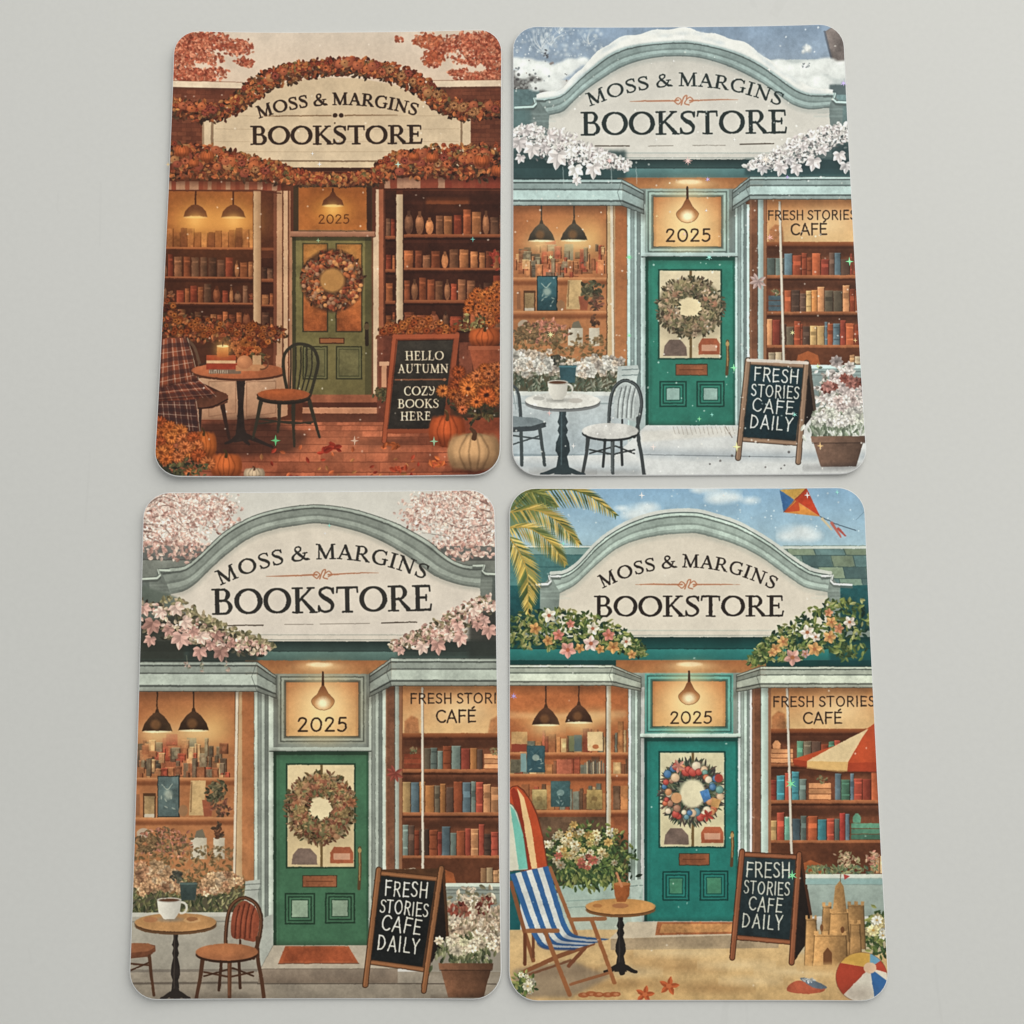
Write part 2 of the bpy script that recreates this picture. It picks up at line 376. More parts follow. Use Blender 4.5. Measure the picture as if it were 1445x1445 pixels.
def sans_font(w=.1):
    F = {}
    def L(*ps): return [(p, [w] * len(p)) for p in ps]
    def C(p): return smooth(p, 6)
    F['F'] = (.56, L([(.1, 0), (.1, 1)], [(.1, .96), (.52, .96)], [(.1, .52), (.46, .52)]))
    F['R'] = (.62, L([(.1, 0), (.1, 1)], C([(.1, .96), (.4, .95), (.52, .75), (.4, .53), (.1, .5)]), [(.3, .5), (.58, 0)]))
    F['E'] = (.56, L([(.1, 0), (.1, 1)], [(.1, .96), (.52, .96)], [(.1, .52), (.46, .52)], [(.1, .04), (.53, .04)]))
    F['\u00c9'] = (.56, F['E'][1] + L([(.34, 1.12), (.46, 1.24)]))
    F['S'] = (.54, L(C([(.48, .84), (.36, .96), (.16, .92), (.1, .74), (.2, .58), (.38, .47), (.48, .28), (.4, .08), (.2, .03), (.06, .16)])))
    F['H'] = (.68, L([(.1, 0), (.1, 1)], [(.58, 0), (.58, 1)], [(.1, .5), (.58, .5)]))
    F['T'] = (.6, L([(.3, 0), (.3, .97)], [(.02, .96), (.58, .96)]))
    F['O'] = (.8, L(_arc(.4, .5, .32, .47, 0, 360, 24)))
    F['I'] = (.26, L([(.13, 0), (.13, 1)]))
    F['C'] = (.68, L(_arc(.42, .5, .33, .47, 45, 315, 20)))
    F['A'] = (.68, L([(.04, 0), (.34, 1), (.64, 0)], [(.15, .34), (.53, .34)]))
    F['D'] = (.7, L([(.1, 0), (.1, 1)], C([(.1, .96), (.4, .9), (.6, .5), (.4, .1), (.1, .04)])))
    F['L'] = (.52, L([(.1, 1), (.1, .04), (.5, .04)]))
    F['Y'] = (.62, L([(.04, 1), (.31, .48), (.58, 1)], [(.31, .5), (.31, 0)]))
    F['2'] = (.58, L(C([(.08, .76), (.14, .92), (.3, .97), (.46, .86), (.44, .64), (.26, .34), (.06, .05)]), [(.06, .045), (.52, .045)]))
    F['0'] = (.68, L(_arc(.34, .5, .27, .47, 0, 360, 24)))
    F['5'] = (.58, L([(.48, .96), (.16, .96), (.13, .56)], C([(.13, .56), (.3, .62), (.47, .5), (.48, .22), (.34, .05), (.18, .03), (.06, .12)])))
    return F
SERIF = serif_font(); SANS = sans_font(.105); CHALK = sans_font(.1)
BOOKP = [(150, 75, 45), (120, 55, 35), (95, 85, 70), (170, 110, 60), (90, 105, 100), (140, 60, 45), (160, 130, 85), (80, 60, 50), (175, 120, 80), (75, 95, 105)]
def quad_band(a, b, n0, n1):
    a = np.asarray(a, float); b = np.asarray(b, float)
    m = min(len(a), len(b))
    return np.vstack([a + (b - a) * n0, (a + (b - a) * n1)[::-1]])
def resample(P, n=60):
    P = smooth(P, 8); d = np.r_[0, np.cumsum(np.hypot(*np.diff(P, axis=0).T))]
    t = np.linspace(0, d[-1], n); return np.column_stack([np.interp(t, d, P[:, 0]), np.interp(t, d, P[:, 1])])

def pediment(c, D):
    o = resample(D['outer']); i = resample(D['inner']); pb = D['panel_bottom']
    F = np.asarray(D['frame'], float)
    body = np.vstack([o, [(o[-1][0] + 12, o[-1][1] + 14), (D['xr'], o[-1][1] + 16), (D['xr'], pb), (D['xl'], pb), (D['xl'], o[0][1] + 16), (o[0][0] - 12, o[0][1] + 14)]])
    c.p(body, F * .74, tex=.12)
    if 'side' in D:
        sd = np.asarray(D['side'], float)
        c.r(D['xl'], o[0][1] + 14, o[0][0] - 16, pb, sd, g=(sd * .7, 'y'), tex=.2); c.r(o[-1][0] + 14, o[-1][1] + 14, D['xr'], pb, sd, g=(sd * .7, 'y'), tex=.2)
    panel = np.vstack([i, [(i[-1][0] + 4, pb), (i[0][0] - 4, pb)]])
    c.p(panel, D['panel'], tex=.035, g=(D['panel2'], 'y'))
    # moulding bands that follow the arch
    for n0, n1, k in ((0, .14, 1.18), (.14, .24, .74), (.24, .5, .92), (.5, .6, .8), (.6, .8, 1.08), (.8, .92, .9), (.92, 1.0, .74)):
        c.p(quad_band(o, i, n0, n1), np.clip(F * k, 0, 235), .92, tex=.13)
    c.l(o, 1.4, F * .5, .7); c.l(i, 1.1, F * .55, .6); c.l(quad_band(o, i, .19, .19)[:60], .9, F * .4, .7)
    c.l(i + np.array([0, 2.5]), 6, F * .8, .28, soft=3)
    # stepped shoulders
    for s, e in ((-1, o[0]), (1, o[-1])):
        x, y = e
        st = [(x - s * 12, y + 1), (x + s * 3, y + .5), (x + s * 1, y + 8), (x + s * 5, y + 12), (x + s * 30, y + 13.5)]
        c.l([(u, v + 3) for u, v in st], 4, F * .55, .8); c.l(st, 3, np.clip(F * 1.32, 0, 226), .95); c.l([(u, v - 2) for u, v in st], .9, F * .45, .6)
        for q in range(3):
            c.l([(x - s * (14 + 6 * q), y + 22 + 5 * q), (x + s * 14, y + 22 + 5 * q)], 1.6, F * (.9 if q % 2 else 1.1), .35, soft=1.4)
    # plinth mouldings under the panel
    xl, xr = D['xl'], D['xr']
    c.r(xl, pb - 9, xr, pb, D['panel'], a=.55, tex=.05)
    c.r(i[0][0] - 20, pb - 10, i[-1][0] + 20, pb - 8.4, F * .95, a=.5)
    c.r(i[0][0] - 20, pb - 3, i[-1][0] + 20, pb - 1.5, F * .8, a=.6)
    t = D['teal']; b1, b2 = D['bands']
    c.r(xl, pb, xr, b1, np.asarray(t) * .42, g=(np.asarray(t) * .62, 'y'))
    c.r(xl, b1, xr, b2, np.asarray(t, float), g=(np.asarray(t) * .8, 'y'))
    c.r(xl, b1 - .8, xr, b1 + .8, np.asarray(t) * .3, a=.6)

def titles(c, D):
    ink = D['ink']
    l, m, r = D['arc']
    A = np.polyfit([l[0], m[0], r[0]], [l[1], m[1], r[1]], 2)
    c.text('MOSS & MARGINS', SERIF, D['arcx'][0], D['arcx'][1], 0, 0, D['arch'], ink, arc=A, track=.03, wt=D.get('arcwt', 1.22))
    x0, x1, y0, y1, h = D['title']
    c.text('BOOKSTORE', SERIF, x0, x1, y0, y1, h, ink, track=.015, wt=D.get('twt', 1.13))
    if 'orn' in D:
        x0, x1, y0, y1 = D['orn']; k = (182, 112, 78); mx, my = (x0 + x1) / 2, (y0 + y1) / 2
        c.l([(x0, y0), (x0 * .7 + mx * .3, y0 - .5), (mx - 8, my)], [.6, 2, 2.4], k, .9)
        c.l([(mx + 8, my), (x1 * .7 + mx * .3, y1 - .3), (x1, y1)], [2.2, 1.6, .5], k, .9)
        c.l([(mx - 14, my + 1), (mx - 9, my - 4), (mx - 4, my), (mx - 8, my + 5), (mx - 13, my + 2)], 1.7, k, .9, sm=1)
        c.l([(mx - 4, my + 6), (mx, my - 5), (mx + 4, my - 7), (mx + 3, my - 1), (mx + 1, my + 4), (mx + 7, my + 6)], 1.9, k, .9, sm=1)
        c.l([(mx + 4, my - 2), (mx + 9, my - 5), (mx + 13, my), (mx + 8, my + 3)], 1.6, k, .9, sm=1)
    for x0, x1, y0, y1, w, a in D.get('rules', ()):
        c.l([(x0, y0), (x1, y1)], w, (70, 58, 48), a)

def glassglow(c, x0, y0, x1, y1, top=(176, 98, 50), bot=(205, 140, 82), hot=(238, 205, 140), n=3):
    c.r(x0, y0, x1, y1, top, g=(bot, 'y'), tex=.13)
    for _ in range(n):
        c.glow(x0 + (x1 - x0) * c.rng.random(), y0 + (y1 - y0) * (.2 + .5 * c.rng.random()), (x1 - x0) * .3, hot, .25)

def pendant(c, x, y0, y1, w, col=(62, 42, 30), h=None, warm=(244, 214, 150)):
    h = h or w * .62
    c.glow(x, y1 + 4, w * .7, warm, .6, ry=w * .4)
    c.l([(x, y0), (x, y1 - h)], 2.0, col)
    c.p([(x - 1.6, y1 - h - 5), (x + 1.6, y1 - h - 5), (x + 3.2, y1 - h + 1), (x - 3.2, y1 - h + 1)], col)
    c.p([(x - w / 2, y1), (x - w * .42, y1 - h * .38), (x - w * .24, y1 - h * .78), (x - 3, y1 - h), (x + 3, y1 - h), (x + w * .24, y1 - h * .78), (x + w * .42, y1 - h * .38), (x + w / 2, y1)], np.asarray(col) * 1.25, g=(np.asarray(col) * .85, 'y'), tex=.15)
    c.e(x - w * .05, y1 - h * .35, w * .16, h * .26, (150, 98, 55), .55, soft=2)
    c.e(x, y1 + .5, w * .43, 1.5, (250, 232, 185), .95, soft=.6)

def bulb(c, x, y0, y1, w):
    c.glow(x, y1 - w * .3, w * 1.6, (250, 220, 160), .75)
    c.l([(x, y0), (x, y1 - w * 1.15)], 2.6, (70, 45, 32), w2=4)
    P = [(x - 2, y1 - w * 1.2), (x + 2, y1 - w * 1.2), (x + w * .3, y1 - w * .8), (x + w * .6, y1 - w * .45), (x + w * .42, y1 - w * .1), (x, y1 + w * .06), (x - w * .42, y1 - w * .1), (x - w * .6, y1 - w * .45), (x - w * .3, y1 - w * .8)]
    c.p(P, (125, 72, 42), g=((222, 160, 98), 'y'), sm=1)
    c.e(x, y1 - w * .3, w * .32, w * .28, (252, 236, 196), .95, soft=w * .14)
    c.l(smooth(P, 6, True), .9, (95, 55, 35), .6)

def door(c, D):
    x0, y0, x1, y1 = D['door']; G = np.asarray(D['doorcol'], float); gx0, gy0, gx1, gy1 = D['glass']
    c.r(x0, y0, x1, y1, G, g=(G * .92, 'y'), tex=.1)
    c.r(x0, y0, x1, y0 + 5, G * .55, a=.8); c.r(x0, y0, x0 + 4, y1, G * .55, a=.8); c.r(x1 - 3, y0, x1, y1, G * .7, a=.7)
    c.r(x0 + 5, y0 + 6, x0 + 6.2, y1, np.clip(G * 1.3, 0, 255), a=.35)
    c.r(gx0 - 2.4, gy0 - 2.4, gx1 + 2.4, gy1 + 2.4, G * .55)
    c.r(gx0, gy0, gx1, gy1, D.get('pane', (222, 200, 158)), g=(D.get('pane2', (208, 184, 140)), 'y'), tex=.07)
    cx = (gx0 + gx1) / 2 + 1
    c.r(cx - 1.8, gy0, cx + 1.8, gy1, (112, 88, 52))
    # hat and parcel on the sill behind the glass
    w = gx1 - gx0
    c.p([(gx0 + w * .06, gy1 - 3), (gx0 + w * .08, gy1 - 17), (gx0 + w * .16, gy1 - 26), (gx0 + w * .34, gy1 - 26), (gx0 + w * .44, gy1 - 16), (gx0 + w * .45, gy1 - 3)], (112, 92, 84), a=.95, tex=.2)
    c.p([(gx1 - w * .36, gy1 - 5), (gx1 - w * .36, gy1 - 20), (gx1 - w * .3, gy1 - 28), (gx1 - w * .06, gy1 - 28), (gx1 - w * .01, gy1 - 20), (gx1 - w * .01, gy1 - 5)], (168, 88, 58), tex=.15)
    c.r(gx1 - w * .31, gy1 - 19, gx1 - w * .06, gy1 - 10, (206, 158, 130), a=.9)
    for b in D['panels']:
        a0, b0, a1, b1 = b
        for k, m in ((0, .5), (2.2, .95), (4.4, .55), (6.6, 1.0), (9, .6)):
            c.r(a0 + k, b0 + k, a1 - k, b1 - k, G * m)
        k = 10.4; lc = D.get('inset', (150, 172, 150))
        c.r(a0 + k, b0 + k, a1 - k, b1 - k, lc, a=.9, tex=.15)
    a0, b0, a1, b1 = D['slot']
    c.r(a0 - 1, b0 - 1, a1 + 1, b1 + 1, (60, 42, 28)); c.r(a0, b0, a1, b1, (142, 82, 52), tex=.2); c.l([(a0 + 5, (b0 + b1) / 2), (a1 - 5, (b0 + b1) / 2)], 1.2, (85, 48, 30), .7)
    hx, h0, h1 = D['handle']
    c.l([(hx, h0), (hx + .6, (h0 + h1) / 2), (hx - 1, h1)], 4.4, (92, 64, 38)); c.l([(hx, h0), (hx, h1 - 12)], 1.6, (180, 140, 84), .8)
    c.e(hx, h0 + 4, 2.6, 3.4, (176, 138, 84))

def wreath(c, cx, cy, rx, ry, hx, hy, pals, berries, n=520, sz=9):
    th = 1 - hx / rx
    c.e(cx, cy, rx * .96, ry * .96, (58, 48, 32), .55, soft=3); c.e(cx, cy + 1, hx, hy, (226, 208, 168), 1, soft=2)
    sh = ('ring', cx, cy, rx * .98, ry * .98, th * 1.16)
    c.leaves(sh, n // 2, sz, [tuple(np.asarray(p) * .6) for p in pals], asp=.45)
    c.leaves(sh, n, sz, pals, asp=.42)
    R = c.rng
    for _ in range(n // 8):
        t = R.random() * 6.28; q = .98 + .05 * R.random()
        c.leaf(cx + rx * q * math.cos(t), cy + ry * q * math.sin(t), sz * .9, sz * .34, t + (R.random() - .5) * 1.6, np.asarray(pals[R.integers(len(pals))]) * .9)
    for x, y in c.pts_in(('ring', cx, cy, rx * .94, ry * .94, th * .9), 64):
        col = np.asarray(berries[R.integers(len(berries))], float)
        z = sz * (.32 + .34 * R.random())
        if R.random() < .45: c.flower(x, y, z * 1.5, col, col * .7, 6, .7)
        else: c.e(x, y, z, z * .9, col, .92, soft=.6, hi=(40, 34, 26))
    c.e(cx, cy + ry * .7, rx * .7, ry * .22, (30, 20, 12), .2, soft=10)
    c.leaves(sh, n // 5, sz * .8, [tuple(np.clip(np.asarray(p) * 1.18, 0, 230)) for p in pals], asp=.45)

def cornice_left(c, xl, xc, yt, yb, tipx, tipy, tipb, F):
    """horizontal cornice of the left bay with its mitred return towards the door"""
    F = np.asarray(F, float); h = yb - yt
    pr = [(0, .1, 1.2), (.1, .16, .55), (.16, .36, .95), (.36, .42, .65), (.42, .78, 1.22), (.78, .86, .6), (.86, 1, 1.08)]
    for a, b, k in pr:
        c.r(xl, yt + a * h, xc, yt + b * h, np.clip(F * k, 0, 235), tex=.12)
    for a, b, k in pr:
        ka = [(xc, yt + a * h), (tipx, tipy + a * (tipb - tipy)), (tipx - (tipx - xc) * .1 * 0, tipy + b * (tipb - tipy)), (xc, yt + b * h)]
        c.p(ka, np.clip(F * k * .8, 0, 235), tex=.15)
    c.l([(xl, yt), (xc, yt), (tipx, tipy), (tipx, tipb), (xc, yb), (xl, yb)], 1.2, F * .4, .75)
    c.l([(xc, yt), (xc - h * .18, yt + h * .5), (xc, yb)], .9, F * .45, .6)

def cornice_right(c, xr, xc, yt, yb, tipx, tipy, tipb, F): cornice_left(c, xr, xc, yt, yb, tipx, tipy, tipb, F)

def stripes(c, xs, y0, y1, F, skew=0):
    """vertical mouldings between given x positions"""
    F = np.asarray(F, float) * 1.08
    ks = [1.22, .84, 1.08, .7, 1.26, .92, 1.12, .74]
    for i in range(len(xs) - 1):
        c.p([(xs[i], y0), (xs[i + 1], y0), (xs[i + 1] + skew, y1), (xs[i] + skew, y1)], np.clip(F * ks[i % 8], 0, 235), tex=.1)
        c.l([(xs[i], y0), (xs[i] + skew, y1)], .8, F * .42, .6)

def transom(c, D):
    x0, y0, x1, y1 = D['transom']; F = np.asarray(D['tframe'], float)
    for k, m in ((11, 1.0), (8.6, .6), (6.6, 1.08), (3.4, .62), (1.2, .4)):
        c.r(x0 - k, y0 - k, x1 + k, y1 + k, np.clip(F * m, 0, 235), tex=.1)
    c.r(x0, y0, x1, y1, (186, 112, 62), g=((214, 160, 100), 'y'), tex=.1)
    mx = (x0 + x1) / 2
    c.glow(mx, (y0 + y1) / 2 + 4, (x1 - x0) * .4, (250, 216, 152), .75)
    for a in (x0 + 1.5, x1 - 1.5): c.l([(a, y0), (a, y1)], 2.5, (120, 60, 30), .3, soft=2)
    bulb(c, mx + D.get('bulbdx', 0), y0 - 14, y0 + (y1 - y0) * .5, D.get('bulbw', 25))
    a, b, yy, h = D['y25']
    c.text('2025', SANS, a, b, yy, yy - .6, h, (56, 40, 30), track=.1, wt=1.25)

def cafe(c, D, full=True):
    x0, x1, y, h = D['fresh']
    col = (54, 40, 32)
    c.text(D.get('freshtext', 'FRESH STORIES'), SANS, x0, x1, y, y - .8, h, col, track=.1, wt=1.28)
    x0, x1, y, h = D['cafe']
    c.text('CAF\u00c9', SANS, x0, x1, y, y - .6, h, col, track=.06, wt=1.3)

def aboard(c, o, i, lines, wood=(140, 92, 58), board=(30, 38, 40), back=None, chalk=(226, 222, 212)):
    """folding chalk sign: o = outer four corners with feet, i = slate corners"""
    wood = np.asarray(wood, float)
    if back is not None: c.p(back, (36, 28, 24), tex=.2); c.l([back[0], back[1]], 4, wood * .55)
    tl, tr, br, bl = o
    c.p([tl, tr, (i[2][0] + 5, i[2][1] + 5), (i[3][0] - 4, i[3][1] + 5)], wood * .6, tex=.2)
    c.p(i, board, tex=.28, g=(np.asarray(board) * .8, 'y'))
    itl, itr, ibr, ibl = i
    def post(a, b, w): c.l([a, b], w, wood * .5); c.l([a, b], w * .72, wood); c.l([(a[0] - w * .18, a[1]), (b[0] - w * .18, b[1])], w * .22, wood * 1.25, .6)
    w = 7.5
    post((itl[0] - 1, itl[1] - 3), (itr[0] + 1, itr[1] - 3), w); post((ibl[0] - 1, ibl[1] + 3), (ibr[0] + 1, ibr[1] + 3), w)
    post(tl, bl, w + 1); post(tr, br, w + 1)
    for t, x0, x1, y0, y1, h in lines:
        c.text(t, CHALK, x0, x1, y0, y1, h, chalk, track=.12, wt=.95, jig=.03, a=.93)

def cafe_table(c, cx, cy, rx, ry, yb, top, edge, iron=(38, 36, 34), spread=26):
    top = np.asarray(top, float)
    c.e(cx, yb - 2, spread * 1.4, 6, (40, 30, 24), .25, soft=5)
    prof = [(0, 5.5), (.16, 5), (.24, 8), (.29, 5), (.36, 8), (.42, 5.2), (.55, 10), (.66, 11), (.74, 6.5), (.8, 8), (.86, 9), (1, 13)]
    y0 = cy + ry * .6; P = []
    for t, w in prof: P.append((cx - w * spread / 32, y0 + (yb - y0) * t))
    for t, w in prof[::-1]: P.append((cx + w * spread / 32, y0 + (yb - y0) * t))
    c.p(P, iron, tex=.25); c.l([(cx - 1.5, y0), (cx - 2, yb - 8)], 1.8, np.asarray(iron) * 1.9, .5)
    for s in (-1, 1):
        c.l([(cx, yb - 10), (cx + s * spread * .45, yb - 5), (cx + s * spread * .8, yb - 1), (cx + s * spread, yb)], [8, 7, 5.5, 4.5], iron, sm=1)
    c.l([(cx, yb - 8), (cx + 2, yb + 1)], 8, iron)
    c.e(cx, cy + 4.5, rx, ry, edge); c.e(cx, cy, rx, ry, top, g=np.clip(top * 1.1, 0, 250), tex=.12)
    c.l(_arc(cx, cy + 1, rx, ry, 0, 180, 24), 1, np.asarray(edge) * .6, .6)

def cup(c, cx, cy, w, h, col=(226, 222, 214)):
    col = np.asarray(col, float)
    c.e(cx + 1, cy + h * .5, w * .5, h * .1, col * .55, .7, soft=2)
    c.l(_arc(cx + w * .5, cy - h * .05, w * .22, h * .26, -90, 100, 12), w * .09, col * .9)
    c.p([(cx - w / 2, cy - h * .42), (cx + w / 2, cy - h * .42), (cx + w * .44, cy + h * .15), (cx + w * .22, cy + h * .48), (cx - w * .22, cy + h * .48), (cx - w * .44, cy + h * .15)], col, g=(col * .8, 'x'), tex=.05)
    c.e(cx, cy - h * .42, w / 2, h * .11, col * .95); c.e(cx, cy - h * .41, w * .43, h * .075, (98, 62, 42))
    c.l(_arc(cx, cy - h * .42, w / 2, h * .11, 0, 360, 24), .8, col * .55, .7)

def bistro_chair(c, x0, y0, x1, y1, wood, seatcol, seathi, backcol, slats=4):
    """three-quarter bistro chair in the box x0..x1, y0..y1 (back on the right)"""
    W, H = x1 - x0, y1 - y0
    def Q(u, v): return (x0 + u * W, y0 + v * H)
    wood = np.asarray(wood, float); k = W / 90.
    c.e(x0 + W * .5, y1 - 2, W * .5, 4, (40, 30, 24), .22, soft=4)
    for p in ([(.38, .6), (.34, .92)], [(.64, .6), (.66, .9)]): c.l([Q(*q) for q in p], 4 * k, wood * .7)
    c.l([Q(.12, .74), Q(.5, .79), Q(.86, .74)], 2.6 * k, wood * .8); c.l([Q(.12, .78), Q(.55, .7), Q(.86, .78)], 2.4 * k, wood * .7)
    # backrest
    arch = [(.44, .6), (.45, .3), (.52, .09), (.7, 0), (.9, .06), (.98, .22), (.94, .42), (.86, .6)]
    c.p([Q(*q) for q in [(.53, .38), (.55, .14), (.7, .03), (.88, .09), (.95, .22), (.9, .42), (.8, .43), (.7, .41)]], backcol, sm=1, tex=.18)
    for q in range(slats):
        u = .6 + q * .3 / slats
        c.l([Q(u + .05, .05 + .02 * abs(q - 1.5)), Q(u, .22), Q(u - .02, .4)], 1.5 * k, np.asarray(backcol) * .5, .8, sm=1)
        c.l([Q(u + .08, .06 + .02 * abs(q - 1.5)), Q(u + .03, .22), Q(u + .015, .4)], 1.3 * k, np.clip(np.asarray(backcol) * 1.3, 0, 240), .6, sm=1)
    c.l([Q(*q) for q in arch], 5.2 * k, wood * .75, sm=1); c.l([Q(u - .008, v) for u, v in arch], 2 * k, wood * 1.35, .7, sm=1)
    c.l([Q(.92, .4), Q(.93, .62), Q(.98, .8), Q(1.02, 1)], 5.2 * k, wood * .85, sm=1)
    c.l([Q(.66, .42), Q(.66, .52)], 3 * k, wood * .7)
    # seat and front legs
    c.l([Q(.1, .58), Q(.06, .8), Q(.0, 1.)], 6 * k, wood * .85, w2=4.5 * k); c.l([Q(.5, .64), Q(.5, .99)], 6 * k, wood * .95, w2=5 * k)
    c.l([Q(.49, .66), Q(.49, .97)], 1.7 * k, wood * 1.5, .6)
    c.e(*Q(.46, .565), W * .47, H * .085, wood * .6); c.e(*Q(.46, .54), W * .47, H * .085, seatcol, tex=.12, hi=seathi)

def pot(c, x0, x1, y0, y1, col=(118, 78, 55), t=.16):
    w = x1 - x0; col = np.asarray(col, float)
    c.p([(x0, y0), (x1, y0), (x1 - w * t, y1), (x0 + w * t, y1)], col * 1.1, g=(col * .6, 'x'), tex=.2)
    c.p([(x0 - 2, y0 - 4), (x1 + 2, y0 - 4), (x1 + 1, y0 + 5), (x0 - 1, y0 + 5)], col * 1.18, g=(col * .7, 'x'), tex=.16)
    c.l([(x0, y0 + 6), (x1, y0 + 6)], 1.2, col * .45, .7)

def bookwall(c, x0, x1, rows, shelf=(164, 98, 60), wall=(112, 64, 42), pal=BOOKP, wr=(7, 14), slope=-.004, lit=1.):
    """rows: list of (shelf y, book height)"""
    shelf = np.asarray(shelf, float)
    y0 = rows[0][0] - rows[0][1] - 8; y1 = rows[-1][0] + 5
    c.r(x0, y0, x1, y1, wall, tex=.25)
    for ys, h in rows:
        c.r(x0, ys - h - 6, x1, ys - h + 6, np.asarray(wall) * .55, a=.6, soft=4)
        x = x0
        while x < x1:
            n = 18 + 46 * c.rng.random(); k = c.rng.random()
            xe = min(x + n, x1)
            if k < .72: c.books(x, xe, ys, h, pal, wr=wr, hj=.32, lit=lit)
            else:
                q = np.asarray(pal[c.rng.integers(len(pal))], float) * lit
                for j in range(3): c.r(x + 2, ys - (j + 1) * h * .2, min(xe, x + 2 + n * .8), ys - j * h * .2 - 1, q * (.8 + .35 * c.rng.random()), tex=.2)
                if c.rng.random() < .6: c.leaves(('e', (x + xe) / 2, ys - h * .72, 6, 5), 14, 5, [(110, 108, 74), (150, 120, 84), (84, 92, 66)])
                else: c.p([(x + 5, ys - h * .61), (x + 15, ys - h * .61), (x + 16, ys - h * .8), (x + 12, ys - h * .95), (x + 8, ys - h * .95), (x + 4, ys - h * .8)], q * 1.15, tex=.2)
            x = xe
        c.p([(x0, ys), (x1, ys), (x1, ys + 5), (x0, ys + 5)], np.clip(shelf * 1.1, 0, 255), g=(shelf * .8, 'y'), tex=.14)
        c.r(x0, ys + 5, x1, ys + 8, (45, 22, 12), a=.7, soft=1)

def frontbook(c, x, y, w, h, col, mark=(196, 200, 180)):
    col = np.asarray(col, float)
    c.r(x - 1, y - 1, x + w + 1.5, y + h + 1, col * .35); c.r(x, y, x + w, y + h, col, g=(col * .82, 'y'), tex=.25)
    c.l([(x + w * .2, y + h * .2), (x + w * .45, y + h * .32), (x + w * .7, y + h * .18)], 1.2, mark, .6, sm=1)
    c.e(x + w * .5, y + h * .45, w * .2, h * .12, mark, .55, soft=2)
    for _ in range(5): c.leaf(x + w * (.15 + .7 * c.rng.random()), y + h * (.5 + .42 * c.rng.random()), w * .24, w * .07, c.rng.random() * 3, mark, .5)

def glitter(c, n, x0, y0, x1, y1):
    """fine points of the holographic film, too small to be flakes of their own"""
    for _ in range(n):
        x, y = x0 + (x1 - x0) * c.rng.random(), y0 + (y1 - y0) * c.rng.random()
        c.e(x, y, .8 + .6 * c.rng.random(), .8 + .6 * c.rng.random(), (238, 236, 230), .35 + .4 * c.rng.random(), soft=.6, tex=0)

def warp(c, amp=.7, cell=13):
    """hand-drawn wobble of all edges, like brush work"""
    h, w = c.H, c.W
    dx = noise2(h, w, cell, c.rng) * amp + noise2(h, w, 4, c.rng) * amp * .35
    dy = noise2(h, w, cell, c.rng) * amp + noise2(h, w, 4, c.rng) * amp * .35
    Y, X = np.mgrid[0:h, 0:w]
    c.a = c.a[np.clip((Y + dy + .5).astype(int), 0, h - 1), np.clip((X + dx + .5).astype(int), 0, w - 1)]

def finish(c, grain=.02, soft=1, sat=1., con=1.07, mid=122, tint=(1, 1, 1), blot=.012, sharp=.34):
    h, w = c.H, c.W
    warp(c)
    a = c.a
    for k in range(3): a[..., k] = boxblur(a[..., k], soft)
    for rad, k in ((3, sharp), (14, sharp * .2)):
        lum = a.mean(-1); a += (k * (lum - boxblur(boxblur(lum, rad), rad)))[..., None]
    m = a.mean(-1, keepdims=True)
    a[:] = ((m + (a - m) * sat - mid) * con + mid) * np.asarray(tint, np.float32)
    g = c.rng.random((h, w)).astype(np.float32) * 2 - 1
    b = noise2(h, w, 60, c.rng) * .6 + noise2(h, w, 22, c.rng) * .5
    a *= (1 + grain * (boxblur(g, 1) * 1.8 + .7 * c.n * .6) + blot * b)[..., None]
    a[:] = a * (1 - 7 / 255.) * np.array((1., .998, .965), np.float32) + 7
    np.clip(a, 8, 246, out=a)
    return a

def ao(c, pts, w, a=.35, col=(34, 26, 22)):
    """soft painted depth under ledges, as the illustrator shaded it"""
    c.l(pts, w * .5, col, a, soft=w)

def blossoms(c, shape, n, r, pal, cen=None, np_=6):
    """cluster of small many-petalled blooms, dark ones first"""
    P = c.pts_in(shape, n)
    for j, (x, y) in enumerate(P):
        k = .72 + .34 * j / n
        col = np.asarray(pal[c.rng.integers(len(pal))], float) * k * (.92 + .16 * c.rng.random())
        z = r * (.65 + .6 * c.rng.random())
        c.flower(x, y, z, col, np.asarray(cen) if cen is not None else col * .66, np_ + int(c.rng.integers(3)), .62, sq=.85)

def frond(c, pts, L, pal, n=46, w=5, side=1.0, droop=.5):
    n = int(n * .62); w = w * .72
    """palm frond: leaflets along a curved rib"""
    P = resample(pts, n)
    for i in range(n - 1):
        t = i / (n - 1); d = P[min(i + 1, n - 1)] - P[i]; a = math.atan2(d[1], d[0])
        z = L * (math.sin(math.pi * min(1, t * .85 + .18)) * .75 + .25)
        for s in (-1, 1):
            b = a + s * (.95 - .35 * t); b = b + droop * (1.57 - b) * (.5 if s < 0 else .6)
            col = np.asarray(pal[c.rng.integers(len(pal))], float) * (.8 + .35 * c.rng.random())
            zz = z * (1 if s > 0 else side)
            e = (P[i][0] + math.cos(b) * zz, P[i][1] + math.sin(b) * zz)
            c.l([tuple(P[i]), ((P[i][0] + e[0]) / 2 + 2, (P[i][1] + e[1]) / 2), e], [w * .7, w, w * .15], col, .95)
    c.l(P, w * .8, np.asarray(pal[0]) * .85, w2=w * .4)
SCALE = 2.2
def V(xl, xr, yt, yb, s): return {'TL': (xl, yt, s), 'TR': (xr, yt, s), 'BL': (xl, yb, s), 'BR': (xr, yb, s)}
